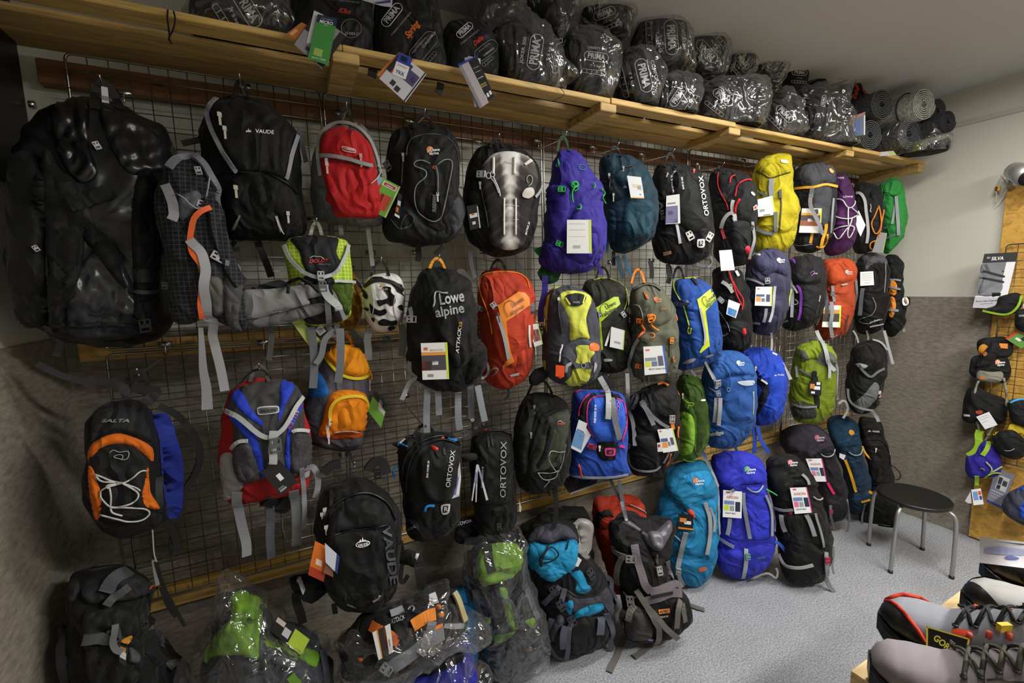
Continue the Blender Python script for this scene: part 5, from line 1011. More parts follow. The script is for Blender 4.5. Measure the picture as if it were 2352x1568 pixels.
T.strap('f:1190,740 1200,790', .016, '55575c', 'loose_strap', off=0); T.strap('f:1240,740 1250,790', .016, '55575c', 'loose_strap', off=0)

T = Thing('backpack', 'big matte black backpack with a white mountain crest and an orange tag', 'backpack', 830, 1385, Y=1.50, face=.5)
T.body('g:1140,130 1210,60 1300,25 1400,5 1520,30 1620,80 1700,180 1740,300 1740,450 1735,600 1720,740 1690,850 1560,960 1400,985 1280,960 1200,880 1130,700 1090,500 1080,330 1100,220', .11, .13, M('1c1c1e'), wr=.007, rings=15, p=3.2)
T.patch('g:1165,440 1190,300 1290,200 1400,150 1520,150 1620,200 1680,320 1660,380 1500,370 1300,400', M('232326'), .014, 'upper_panel', edge=14, wr=.005)
T.patch('g:1170,450 1300,405 1500,375 1650,370 1700,420 1700,600 1680,760 1600,860 1400,900 1270,920 1200,760', M('1e1e21'), .016, 'front_panel', edge=14, wr=.007)
T.patch('g:1280,920 1450,850 1600,850 1670,860 1590,930 1420,980 1300,965', M('161617'), .014, 'base_pocket', edge=10, wr=.004)
T.tube('g:1160,300 1250,180 1400,115 1520,115 1640,190 1700,310', .004, '0e0e0e', 'zipper', kind='plastic', lift=.006); T.tube('g:1165,455 1300,410 1500,378 1655,345', .003, '0a0a0a', 'zipper', kind='plastic')
T.tri(400+1450/3.35, 1100+472/3.35, 10, 'f0f0f0'); T.tube([Vector((400+(1450+52*math.cos(k))/3.35, 1100+(495+22*math.sin(k)-8*math.cos(k))/3.35)) for k in [i*.524 for i in range(12)]], .0016, 'f0f0f0', 'emblem', .004, closed=True, kind='print', step=3)
T.patch('', M('1c1c1e', 'print'), .005, 'emblem_field', 4, solid=False, pts=[Vector((400+(1450+48*math.cos(k))/3.35, 1100+(495+18*math.sin(k)-8*math.cos(k))/3.35)) for k in [i*.524 for i in range(12)]]); T.text('VAUDE', 400+1450/3.35, 1100+495/3.35, 5.5, 'f0f0f0', 8, 24, lift=.009, bold=.03)
T.text('VAUDE', 400+1655/3.35, 1100+580/3.35, 18, '45474d', -82, 135, lift=.006, bold=.03)
for x, y in ((1165, 230), (1145, 265), (1180, 365)): T.pull(400+x/3.35, 1100+y/3.35, 'c8c4b8', .025)
T.strap('g:1530,935 1560,920 1580,890', .008, '9a9a96', 'reflector'); T.strap('g:1230,960 1235,1000 1240,1035', .022, '141414', 'pull_tab', off=.02); T.tube('g:1330,960 1400,985', .002, '77776c', 'seam')
T.card('g:1085,475 1197,530 1150,790 1030,735', 'e0721e', [(0, .74, 1, 1, 'b03a1c'), (.3, .45, .7, .62, 'f0d8c8')], .02, label='orange paper tag with a white crest'); T.card('g:1160,490 1275,595 1255,730 1165,640', 'd0d2e0', [(.8, 0, 1, 1, '2a3a78')], .0); T.card('g:1180,560 1215,600 1225,755 1150,720', '8a5a48', [(.2, .1, .8, .4, 'd8d0c8')], .01)
T.patch('g:885,770 930,740 1060,730 1100,800 1120,900 1060,940 950,900 900,840', M('19191a'), .03, 'hip_belt', 8, edge=12); T.patch('g:940,750 975,745 1018,865 980,870', M('c4c4c0', 'print'), .036, 'reflector', 5, sharp=2, solid=False)
T.strap('g:940,870 940,950 970,1020 990,1110', .036, '161617', 'belt_webbing', off=0); T.strap('g:1740,480 1760,600 1740,780 1760,800 1800,740', .02, '161616', 'webbing', off=0); T.patch('g:1740,560 1800,540 1900,580 1920,640 1860,680 1780,650', M('1a1a1b'), .012, 'hip_belt', 8); T.patch('g:1860,570 1890,568 1870,625 1845,630', M('c4c4c0', 'print'), .018, 'reflector', 5, sharp=2, solid=False)
T.strap('g:1880,640 1900,760 1910,860 1920,950', .05, '161617', 'belt_webbing', off=.02); T.buckle(400+1915/3.35, 1100+925/3.35, .06, '101011', 0, .0); T.strap('f:1080,900 1120,850 1200,830', .04, '1c1c1d', 'shoulder_strap', .006, off=-.03); T.strap('f:1400,880 1430,820 1500,810 1530,900', .044, '1f1f20', 'shoulder_strap', .006, off=-.02)
T.buckle(400+1465/3.1367, 800+905/3.1367, .034, '0e0e0e', 0, .01); T.hook(812, 1060)

T = Thing('backpack', 'black ski pack with blue cord loops and a red zip pull', 'backpack', 985, 1230, Y=1.55, face=.5)
T.body('j:300,560 380,520 460,520 560,500 680,530 720,600 740,720 740,900 730,1060 730,1200 640,1320 480,1370 330,1360 280,1200 260,1000 240,850 220,720 250,620', .10, .11, M('19191b'), wr=.006, p=3.2)
T.patch('j:400,760 420,680 500,630 620,610 700,640 730,760 700,960 650,1060 520,1070 440,1020 400,900', M('262628'), .026, 'front_pocket', edge=16, wr=.005); T.patch('j:180,590 300,510 360,540 340,640 250,700 200,680', M('161617'), .012, 'side_wing', 6)
T.tube('j:270,900 280,760 340,640 450,570 600,540 720,590', .004, '0a0a0a', 'zipper', kind='plastic', lift=.006); T.tube('j:300,1000 310,820 360,680 460,600 600,570 730,610', .003, '0e0e0e', 'zipper', kind='plastic', lift=.006)
T.text('ORTOVOX', 850+655/3.5636, 850+805/3.5636, 10, 'b8babc', 82, 84, lift=.006); T.text('FREE RIDER 24', 850+472/3.5636, 850+808/3.5636, 4, 'e8e8e8', 86, 38, lift=.005, bold=.02)
T.patch('j:578,1110 600,1095 650,1090 652,1110 640,1165 590,1173', M('b8b8b4', 'print'), .005, 'emblem', 3, solid=False); T.patch('j:595,1105 638,1103 630,1155 592,1160', M('19191b', 'print'), .0065, 'emblem_field', 3, sharp=2, solid=False); T.text('R', 850+614/3.5636, 850+1130/3.5636, 9, 'b8b8b4', 0, 1.1, lift=.01)
T.patch('j:495,620 515,613 560,635 550,660 510,645', M('d8402c', 'plastic'), .014, 'red_pull', 4, solid=False); T.patch('j:580,545 630,530 635,542 590,560', M('d8402c', 'plastic'), .012, 'red_pull', 4, solid=False)
T.tube('j:225,600 240,615 260,600 290,620 305,625', .003, '2a8ad8', 'cord', lift=.016); T.tube('j:630,560 660,575 690,565 695,580 665,578', .003, '2a8ad8', 'cord', lift=.012); T.tube('j:240,785 205,800 188,840 205,872', .004, '2a8ad8', 'cord', off=.04); T.tube('j:445,1140 450,1110 480,1095 520,1100', .005, '2a8ad8', 'cord', lift=.014)
T.strap('j:235,560 262,535', .008, 'c8c8c8', 'reflector', .002, .014); T.strap('j:545,660 570,710', .016, '101010', 'webbing'); T.strap('j:600,640 610,690', .01, '101010', 'webbing')
T.card('j:735,750 745,880 730,1030 660,1055', 'd0d0d4', [(.1, .3, .5, .9, '6a72a0'), (.6, .1, .9, .9, 'f0f0f0')], .02); T.patch('j:260,1180 400,1260 380,1350 280,1290', M('1c1c1e'), .014, 'hip_belt', 8); T.text('VOX', 850+335/3.5636, 850+1290/3.5636, 5, '9a9a9a', 25, 22, lift=.006)
T.patch('j:780,690 860,680 880,720 790,750', M('161617'), .02, 'hip_fin', 6); T.buckle(850+780/3.5636, 850+525/3.5636, .04, '44464a', .4); T.loop(975, 975, 50, 30, .012, '1a1a1a')

T = Thing('backpack', 'black ski touring pack with vertical lettering and fanned white leaflets', 'backpack', 1130, 1240, Y=1.70, face=.5)
T.body('j:830,580 880,520 960,490 1060,485 1140,510 1165,600 1170,750 1180,900 1190,1080 1180,1250 1100,1350 980,1385 890,1350 850,1200 830,1000 820,800', .09, .11, M('1a1a1b'), wr=.004, p=3.4)
T.patch('j:870,560 960,520 1080,510 1140,560 1150,700 1160,1000 1120,1080 900,1090 870,900 850,700', M('222223'), .012, 'front_panel', edge=12, wr=.003); T.patch('j:845,1050 870,1240 940,1330 1040,1350 1130,1300 1180,1200 1190,1230 1120,1370 1010,1400 900,1360 850,1250', M('34363a'), .012, 'grey_rim', 6)
T.text('ORTOVOX', 850+1090/3.5636, 850+810/3.5636, 13, '9a9c9e', 89, 128, lift=.006, bold=.004); T.text('HAUTE ROUTE 35', 850+920/3.5636, 850+870/3.5636, 4, 'd8d8d8', 88, 48, lift=.005)
T.tube('j:850,580 930,510 1060,495 1150,530', .003, '0c0c0c', 'zipper', kind='plastic', lift=.006); T.strap('j:960,520 970,600 972,630', .01, '101010', 'zip_cord'); T.strap('j:985,520 1000,590 1005,620', .01, '101010', 'zip_cord')
for pts in ('j:890,495 900,480 920,480 910,500', 'j:930,490 940,470 960,465 955,490', 'j:950,460 990,455 998,470 960,472'): T.patch(pts, M('d8402c', 'plastic'), .01, 'red_pull', 4, solid=False)
for a in ('j:870,770 885,780 840,1070 830,1065', 'j:872,772 884,775 872,1080 862,1078', 'j:874,770 888,772 968,1060 950,1066'): T.card(a, 'd8d8dc', [(.1, .2, .9, .5, '8a92b0')], .03, 'leaflet')
T.patch('j:1000,1130 1120,1100 1130,1170 1010,1200', M('161617'), .012, 'buckle_panel', 6); T.text('R', 850+1055/3.5636, 850+1270/3.5636, 16, '3c3d40', 5, lift=.012)
T.patch('j:690,1230 840,1200 850,1270 700,1300', M('1a1a1c'), .016, 'hip_belt', 8); T.text('RTOVOX', 850+762/3.5636, 850+1245/3.5636, 6, 'e0e0e0', 14, 39, lift=.008)
T.patch('j:690,1290 860,1280 900,1370 1050,1400 1060,1430 800,1430 700,1400', M('1c1c1d'), .012, 'base', 8, wr=.004); T.strap('j:870,540 860,430 880,340', .03, '1a1a1b', 'shoulder_strap', .005, off=-.03); T.buckle(850+835/3.5636, 850+400/3.5636, .02, 'c0c0c0', .5, .0)
T.card('j:1222,1060 1240,1130 1232,1165 1220,1150', 'e8e0e4', [], -.03); T.strap('j:1180,680 1230,700 1290,730', .008, '1a1a1a', 'cord', off=0); T.pull(850+1218/3.5636, 850+705/3.5636, 'd0d0d0', .02); T.hook(1105, 975)

T = Thing('backpack', 'dark green and black daypack laced with thin speckled cord', 'backpack', 1240, 1125, Y=1.64, face=.5)
T.body('s:230,170 330,150 430,165 520,220 560,300 565,480 560,640 530,800 480,900 370,950 250,965 160,920 120,800 110,640 110,480 130,340 170,240', .09, .11, M('181918'), wr=.006, p=3)
T.patch('s:160,400 200,300 290,235 350,220 400,240 300,300 260,420 230,600 210,800 160,780 140,600', M('3f4538'), .01, 'green_side', 7, label='green side panel'); T.patch('s:370,370 420,330 555,285 555,450 510,640 480,740 330,790 240,800 250,700 330,500', M('454b3d'), .02, 'front_pocket', edge=12, wr=.006, label='green front pocket')
T.patch('s:390,420 440,400 430,500 390,650 340,740 300,780 290,740 350,620', M('1c1d1c'), .012, 'black_stripe', 6); T.patch('s:330,330 400,290 480,270 560,280 480,295 400,340 340,420 290,560 240,760 230,640 280,460', M('161716'), .016, 'zip_band', 6)
T.text('DOLDY', 1150+493/3.5636, 860+400/3.5636, 4, 'e05050', 5, 17, lift=.006, bold=.03); T.tube('s:460,390 480,372 500,388', .001, 'e8e8e8', 'emblem', kind='print', lift=.006)
for pts in ('s:520,570 500,700 460,790 400,720 385,650 415,615 470,630 520,620', 's:300,790 330,840 380,855 450,830 460,780', 's:300,790 400,800 470,780', 's:395,860 370,890 345,915'): T.tube(pts, .0018, 'a0a09c', 'bungee_cord', lift=.01)
T.pull(1150+275/3.5636, 860+265/3.5636, '7c8074', .03); T.pull(1150+243/3.5636, 860+480/3.5636, '8a8c84', .02); T.strap('s:440,930 455,1050 450,1160 430,1260', .03, '161617', 'loose_strap', off=.0); T.strap('s:460,700 490,640 520,600', .012, '2c2e2a', 'webbing')
T.loop(1240, 872, 60, 40, .012, '1a1a1a')

T = Thing('backpack', 'blue ski pack with hot pink trim and a black buckle flap', 'backpack', 1380, 1090, Y=1.62, face=.5)
T.body('s:600,150 700,130 820,125 940,140 1000,170 1020,260 1030,400 1030,540 1020,680 1045,800 940,840 750,845 600,830 555,800 560,720 580,560 570,420 590,280', .09, .11, M('2046a4'), wr=.006, p=3.6)
T.patch('s:640,330 660,220 720,160 850,140 950,150 1000,200 1010,230 880,180 760,180 710,250 690,380 640,380', M('161618'), .008, 'black_arch', 6); T.patch('s:705,310 720,220 770,185 880,185 980,205 1010,250 1028,380 1020,450 980,550 800,555 760,510 715,420', M('2a5bc4'), .022, 'front_panel', edge=14, wr=.002)
T.tube('s:760,510 715,420 703,310 722,215 780,182 880,182 980,205 1012,255 1028,380 1018,450 985,545', .0035, 'e0307a', 'pink_piping', lift=.004); T.tube('s:640,340 650,260 690,190 730,165', .003, 'e0307a', 'pink_piping', lift=.004)
T.text('FREE RIDER 22 W', 1150+772/3.5636, 860+320/3.5636, 4.5, 'e8ecf4', 87, 42, lift=.005, bold=.02); T.text('ORTOVOX', 1150+950/3.5636, 860+360/3.5636, 8, 'a0408c', 84, 85, lift=.005)
T.patch('s:790,560 870,548 955,560 945,680 925,700 830,700 785,640', M('141416'), .014, 'buckle_flap', 5); T.patch('s:850,605 870,598 930,600 938,615 932,655 915,662 860,660 852,640', M('c8307a', 'print'), .005, 'emblem', 3, solid=False); T.patch('s:864,612 920,612 918,648 866,648', M('141416', 'print'), .0065, 'emblem_field', 3, sharp=2, solid=False); T.text('R', 1150+893/3.5636, 860+630/3.5636, 7, 'c8307a', 90, lift=.01)
T.strap('s:715,570 750,590 785,600', .03, 'c82a60', 'pink_webbing', .002, .008); T.strap('s:965,575 1000,590 1045,595', .014, 'e0307a', 'pink_webbing', .002, .01); T.buckle(1150+1065/3.5636, 860+590/3.5636, .034, '222224', 1.5, .004); T.buckle(1150+745/3.5636, 860+590/3.5636, .03, '5c1a34', 1.4)
T.strap('s:810,20 850,90 870,140 870,240 868,355', .034, 'a4a8a6', 'loose_strap', .002, .02, off=.08); T.strap('s:900,200 920,330 940,430 955,515', .036, '6a6e72', 'loose_strap', .002, .018)
T.tube('s:640,730 655,770 650,800 665,820', .005, 'd8402c', 'cord', lift=.01); T.tube('s:610,150 640,135 660,130', .003, 'd8303a', 'cord', lift=.006); T.pull(1150+808/3.5636, 860+590/3.5636, 'e0e0e0', .02); T.buckle(1150+910/3.5636, 860+185/3.5636, .04, '141416', .6)
T.card('s:640,368 708,400 655,642 572,600', 'e4e6ea', [(0, .35, 1, .9, '6f9ac8'), (.1, .3, .9, .34, '5a78a8'), (.5, .45, .7, .5, 'f4f4f4')], .02); T.card('s:690,420 740,495 660,640 625,600', 'dcdce2', [(.3, .2, .6, .8, 'c4c8d4')], .01)
T.strap('s:555,820 700,838 900,838 1040,815', .012, '9a98a0', 'hem'); T.patch('s:510,870 560,850 800,850 930,850 800,890 680,940 590,980 540,940', M('151516'), .0, 'hip_belt', 8, wr=0); T.strap('s:570,975 680,935 800,890 920,855', .01, '88888a', 'belt_piping', off=0)
T.strap('s:900,860 940,950 990,1040', .02, '4c4e52', 'loose_strap', off=0); T.strap('s:970,870 990,1000 1010,1110 1030,1200', .026, '6a6e74', 'loose_strap', off=.01); T.loop(1388, 862, 30, 26, .012, '161617')

T = Thing('backpack', 'black and orange trekking daypack with a mesh pocket, right of the blue ski pack', 'backpack', 1500, 1085, Y=1.64, face=.52)
T.body('s:1130,130 1220,80 1320,60 1400,60 1450,120 1460,300 1460,450 1440,600 1380,720 1330,790 1240,820 1120,820 1060,780 1045,640 1050,480 1040,330 1060,200', .09, .11, M('1b1a1b'), wr=.009, p=3)
T.patch('s:1060,510 1180,490 1260,520 1300,620 1290,750 1180,770 1080,740 1050,640', M('111112'), .022, 'mesh_pocket', edge=12, wr=.004); T.patch('s:1140,200 1220,140 1330,120 1440,200 1450,400 1400,480 1300,480 1200,470 1120,400', M('1f1e20'), .014, 'front_panel', edge=10, wr=.008)
T.strap('s:1050,640 1060,720 1100,765 1180,785 1270,775 1300,740', .014, '8a8a8c', 'reflective_piping', .002, .01); T.strap('s:1270,55 1330,65 1365,95', .014, 'e87a2a', 'orange_handle', .004, .012); T.strap('s:1455,140 1458,170', .014, 'e87a2a', 'orange_tab')
T.strap('s:1060,290 1080,200 1110,160 1125,180 1080,280', .02, '55565a', 'side_band', .002, .006); T.strap('s:1150,230 1200,300 1245,410', .03, '72747a', 'webbing', .002, .012); T.strap('s:1190,270 1240,340 1310,400 1370,430', .022, '6c6e74', 'webbing', .002, .012); T.buckle(1150+1165/3.5636, 860+235/3.5636, .034, '707278', .6)
T.strap('s:1390,330 1395,400 1400,440', .024, 'e87a2a', 'orange_tab', .002, .014); T.buckle(1150+1392/3.5636, 860+355/3.5636, .04, '9a9c9e', 0, .018); T.tube('s:1445,420 1435,480 1440,510', .006, 'e0762a', 'cord', lift=.012); T.tube('s:1385,640 1370,700 1345,740', .004, 'e0762a', 'cord', lift=.01); T.strap('s:1385,560 1370,650 1330,720', .012, '7a7a7e', 'webbing')
T.card('s:1282,450 1410,437 1455,622 1330,640', 'f2f2ee', [(.94, 0, 1, 1, 'dcea60'), (.05, .4, .5, .55, '5a6a94'), (.05, .57, .4, .8, 'eaa050'), (.44, .57, .6, .75, '8a8c90'), (.65, .4, .85, .72, '5c5e66'), (.1, .06, .25, .12, 'd86a5a')], .02); T.card('s:1280,560 1320,550 1325,630 1285,632', 'e4e0dc', [(.1, .2, .6, .5, 'a83a3a')], .005)
T.strap('s:1035,-10 1040,120 1045,280 1060,310 1090,420 1100,580', .026, 'a0a2a0', 'loose_strap', .002, off=.1); T.loop(1490, 850, 30, 26, .012, '161616')

T = Thing('backpack', 'leaf green backpack, narrow, between the black and the blue packs', 'backpack', 1585, 1045, Y=1.70, face=.55)
T.body('s:1470,10 1540,0 1600,20 1640,60 1670,130 1690,250 1695,400 1680,520 1640,600 1600,670 1540,700 1450,690 1420,640 1450,500 1455,300 1450,120', .10, .10, M('537a1e'), wr=.008, p=2.8)
T.patch('s:1480,130 1590,110 1670,150 1690,300 1690,450 1650,600 1600,640 1600,400 1560,250', M('3c5614'), .008, 'side_panel', 7, wr=.004); T.patch('s:1460,330 1550,320 1590,420 1580,600 1530,660 1450,620', M('77a42c'), .014, 'front_pocket', edge=8, wr=.008)
T.tube('s:1470,60 1540,70 1620,110 1650,180', .002, '34480f', 'seam'); T.tube('s:1500,200 1530,230 1580,230 1560,260 1540,240 1530,280', .002, '9cc050', 'cord', lift=.01); T.pull(1150+1495/3.5636, 860+160/3.5636, 'c8c8c4', .024); T.tube('s:1490,680 1520,700 1580,695 1590,680', .003, '77a42c', 'loop', lift=.01)
T.patch('s:1635,205 1670,200 1672,215 1640,215', M('e0e4d8', 'print'), .004, 'emblem', 3, solid=False); T.hook(1580, 880)

T = Thing('backpack', 'mid blue trekking pack with hanging grey webbing', 'backpack', 1670, 1020, Y=1.60, face=.58)
T.body('z:1640,818 1665,806 1695,808 1720,824 1730,850 1734,890 1732,940 1724,980 1705,1010 1675,1026 1640,1026 1618,1005 1610,950 1612,900 1618,850', .11, .12, M('1f4a8c'), wr=.007, p=3)
T.patch('r:60,1010 140,970 260,965 370,1000 420,1090 440,1190 300,1180 160,1210 60,1260 20,1150', M('245498'), .022, 'lid', edge=14, wr=.007); T.patch('r:160,1220 300,1190 420,1190 440,1400 420,1568 300,1600 200,1550 150,1400', M('224e92'), .014, 'front_panel', edge=12, wr=.006)
T.patch('z:1625,985 1660,975 1700,985 1712,1000 1680,1022 1640,1025 1618,1005', M('204a8c'), .012, 'base', edge=8, wr=.004); T.logo(1620+308/3.92, 560+1072/3.92, 9, 'd0dcec', 'e0e8f0'); T.patch('r:290,1240 430,1228 425,1268 340,1272', M('b0bccc', 'print'), .004, 'reflector', 5, solid=False)
T.strap('r:0,1060 50,1150 90,1230 100,1300', .02, '9aa0a8', 'webbing', .002, .014); T.strap('r:100,1380 95,1480 85,1600', .03, '8f959c', 'webbing', .002, .012, ); T.strap('r:130,1380 125,1500 120,1640', .026, '9a9ea4', 'webbing', .002, .016); T.buckle(1620+100/3.92, 560+1240/3.92, .04, 'a4a8ae', .2, .018); T.buckle(1620+115/3.92, 560+1340/3.92, .03, '9498a0', .2, .018)
T.tube('r:30,1290 90,1330', .003, '8a90a0', 'webbing'); T.tube([Vector((1620+(205+12*math.cos(k))/3.92, 560+(1310+18*math.sin(k))/3.92)) for k in [i*1.05 for i in range(6)]], .0016, '9aa2b4', 'ring', .006, closed=True, step=3); T.strap('t:75,310 130,300 190,290', .018, 'a0a4a4', 'webbing', .002, .01); T.buckle(1600+155/3.1364, 900+298/3.1364, .026, '8c9094', 1.4)
T.tube('r:430,1330 432,1450 425,1540', .003, 'b8c4c0', 'zipper'); T.strap('t:275,375 280,400 290,430', .02, '2a50b0', 'loose_strap', off=.02); T.strap('t:25,400 60,450 70,480', .016, '4a6ab0', 'loose_strap', off=.02); T.hook(1672, 830)

T = Thing('backpack', 'vivid royal blue backpack with a navy zip stripe, beside the mid blue pack', 'backpack', 1760, 965, Y=1.66, face=.6)
T.body('z:1702,806 1730,798 1765,800 1790,818 1802,850 1803,900 1796,940 1775,968 1748,976 1728,965 1724,900 1722,850', .10, .11, M('1c3fae'), wr=.007, p=3)
T.patch('r:405,1100 440,1090 470,1160 530,1230 585,1290 560,1400 500,1500 460,1568 430,1580 450,1450 500,1330 470,1250', M('141a3a'), .008, 'zip_stripe', 6, label='navy stripe'); T.patch('r:560,1200 620,1080 700,1090 710,1250 690,1450 600,1560 540,1560 580,1380', M('2048be'), .014, 'front_panel', edge=10, wr=.003)
T.tube('r:480,1170 530,1160 545,1190 490,1210 460,1190 500,1170', .0022, '2f62d0', 'cord', lift=.01); T.strap('r:500,1220 530,1240 550,1260', .012, 'c0c0bc', 'webbing', .002, .01); T.tri(1620+632/3.92, 560+1183/3.92, 3); T.text('VAUDE', 1620+675/3.92, 560+1178/3.92, 3.6, 'e8ecf4', -3, 15, lift=.004)
T.pull(1620+452/3.92, 560+1110/3.92, 'd0c8a0', .02); T.card('r:690,1060 710,1075 785,1215 755,1225', 'b8b4b8', [], .02); T.strap('t:410,235 420,340 415,440', .03, '2348b0', 'loose_strap', off=.02); T.strap('t:440,250 460,340 490,390 520,440', .03, '2a52c0', 'loose_strap', off=.03); T.strap('r:600,980 640,1000', .014, 'c8c8c0', 'reflector', off=-.03); T.hook(1752, 815)

T = Thing('backpack', 'lime and grey trekking pack with a black crest tag', 'backpack', 1865, 960, Y=1.62, face=.65)
T.body('z:1832,800 1852,786 1880,784 1905,796 1918,820 1922,860 1916,900 1908,940 1892,962 1865,970 1835,968 1818,950 1816,900 1822,850', .10, .11, M('6a7d12'), wr=.008, p=3)
T.patch('r:820,950 860,890 960,870 1100,880 1170,960 1180,1060 1170,1120 1100,1080 1000,1040 930,1040 880,1060 830,1020', M('768a16'), .022, 'lid', edge=10, wr=.006); T.patch('r:1060,960 1150,990 1180,1060 1170,1160 1080,1100 1000,1060', M('6c6e66'), .006, 'grey_side', 6); T.patch('r:840,960 900,960 930,1020 900,1060 850,1030', M('5c5e58'), .008, 'grey_side', 6)
T.patch('r:780,1440 850,1420 980,1460 1000,1560 880,1580 800,1560', M('4a4b44', 'mesh'), .014, 'mesh_pocket', 6); T.patch('r:960,1200 1010,1200 1030,1460 1000,1470 980,1420', M('2c2d28'), .006, 'dark_stripe', 5)
T.strap('r:1000,780 1040,880 1080,1000 1100,1080 1150,1140', .03, 'a0a4a4', 'webbing', .002, .02); T.strap('r:1100,1040 1105,1120 1100,1200', .022, 'a0a4a4', 'webbing', .002, .02); T.strap('r:850,1130 960,1190 980,1200', .016, '5c5e5c', 'webbing'); T.strap('r:790,1440 880,1470 1000,1460', .016, '77797a', 'webbing', .002, .012)
T.card('r:935,1232 1048,1240 1043,1365 928,1355', '161617', [(.1, .2, .45, .55, 'd8883a'), (.4, .35, .9, .6, 'e8e8e8'), (.2, .75, .5, .9, 'e8e8e8'), (.6, .05, .9, .25, 'e8e8e8')], .018, label='black crest tag'); T.strap('r:975,1140 978,1240', .03, '161617', 'tag_strap', .002, .014); T.buckle(1620+980/3.92, 560+1170/3.92, .03, '1c1c1c', 0, .014)
T.strap('r:1150,1060 1185,1100 1180,1300 1190,1400', .016, '8a8c8e', 'webbing', off=0); T.patch('r:1095,1070 1115,1060 1120,1100 1100,1110', M('d8802c'), .01, 'orange_tab', 3); T.strap('r:820,1100 830,1200', .018, '8a8c8e', 'webbing'); T.strap('r:720,1450 760,1400 740,1568', .02, '77797c', 'side_strap', off=0); T.hook(1872, 800)

T = Thing('backpack', 'black pack with silver grey side straps, hanging right of the lime one', 'backpack', 1990, 940, Y=1.56, face=.7)
T.body('z:1962,796 1985,782 2012,782 2032,796 2036,830 2030,870 2020,910 2005,940 1980,950 1955,940 1945,900 1950,850', .10, .11, M('141415'), wr=.009, p=3)
T.patch('r:1340,1420 1420,1360 1480,1290 1530,1240 1570,1290 1540,1400 1440,1500 1400,1530 1340,1480', M('77797b'), .01, 'grey_side', 6, wr=.006); T.patch('r:1350,940 1480,890 1600,930 1640,1000 1560,1100 1440,1140 1340,1080', M('1a1a1b'), .018, 'lid', edge=10, wr=.006)
T.strap('r:1400,1110 1440,1160 1490,1200 1540,1150 1600,1120', .02, '66686a', 'webbing', .002, .012); T.patch('r:1345,1085 1370,1070 1460,1090 1450,1115 1400,1130', M('8a8c8c'), .012, 'grey_tab', 4, solid=False); T.strap('r:1290,1300 1300,1400 1380,1470 1500,1490', .018, '8f9192', 'webbing', .002, .012)
T.strap('r:1610,780 1640,900 1690,1080', .02, '9c9ea0', 'webbing', off=.03); T.strap('r:1500,870 1580,890 1620,960', .018, '8c8e90', 'webbing', .002, .012); T.strap('r:1200,1440 1250,1400 1290,1480 1240,1568', .02, '9c9ea0', 'webbing', off=.02); T.strap('r:1500,1500 1550,1568 1560,1600', .026, 'a0a2a2', 'webbing', off=.02)
T.patch('r:1560,1330 1585,1320 1590,1400 1565,1410', M('c8b0b0', 'print'), .01, 'round_label', 4, solid=False); T.hook(1995, 796)

# ------------------------------------------------------------------ packs standing and lying on the floor
def wrap(t, out, label=None, front=.13, back=.12, tint='9a9a9a', wr=.014, rings=11, pts=None):
    o = t.body(out, front, back, M(tint, 'wrap'), 'plastic_wrap', wr, rings, 2.6, 8, 1.25, solid=False, pts=pts, droop=.05)
    if label: o['label'] = label
    return o
T = Thing('backpack', 'dark grey trekking pack slumped in the left corner on the floor', 'backpack', 270, 1650, Y=1.6, face=.5)
T.body('c:330,1080 420,1050 540,1015 640,1030 710,1100 700,1250 740,1350 800,1440 860,1500 900,1600 880,1700 600,1720 380,1700 300,1560 305,1400 320,1250', .12, .13, M('262627'), wr=.014, rings=15, p=3)
T.patch('c:380,1130 460,1090 560,1040 680,1080 740,1110 700,1140 600,1180 500,1180 420,1200', M('3b3a3c'), .03, 'lid', edge=12, wr=.014); T.patch('c:330,1080 370,1090 370,1150 340,1190 320,1150', M('3e3e40'), .016, 'fold', 6, wr=.01)
T.patch('c:400,1220 560,1200 660,1240 680,1400 640,1560 440,1568 400,1400', M('2c2c2d'), .022, 'front_pocket', edge=14, wr=.012); T.patch('c:640,1200 700,1280 800,1440 850,1480 760,1500 680,1420', M('333334'), .014, 'side_pocket', wr=.01)
T.strap('c:500,1140 540,1080 600,1050', .05, '404043', 'webbing', .003, .012); T.strap('c:520,1170 560,1130 590,1110', .03, '48484b', 'webbing', .002, .03); T.strap('c:400,1355 470,1350 540,1350', .036, '444547', 'webbing', .003, .014); T.buckle(265, 1455, .04, '505254')
T.strap('c:545,1280 540,1400 560,1410', .02, '66686a', 'webbing', .002, .02); T.patch('c:565,1370 620,1345 610,1380 580,1385', M('c88a2c'), .02, 'orange_tab', 4, solid=False); T.card('c:555,1385 600,1400 590,1490 560,1470', '242426', [(.2, .1, .8, .35, 'c8883a'), (.1, .35, .9, .7, 'c8c8c4')], .02)
T.patch('c:610,1400 660,1440 640,1470 600,1460', M('5c5e60'), .02, 'grey_flap', 5); T.strap('c:700,1120 740,1110', .014, 'd8662a', 'orange_cord', off=0); T.strap('c:720,990 730,1060 740,1110', .01, '9a9a98', 'cord', off=.03); T.strap('c:300,1300 296,1450 320,1568', .03, '2e2e30', 'shoulder_strap', .006, .004)
T.strap('c:700,1310 750,1350 760,1400', .026, '4c4c4e', 'webbing', off=0); T.patch('c:780,1470 840,1450 860,1460 800,1500', M('6a6a6c'), .02, 'grey_strap', 5)

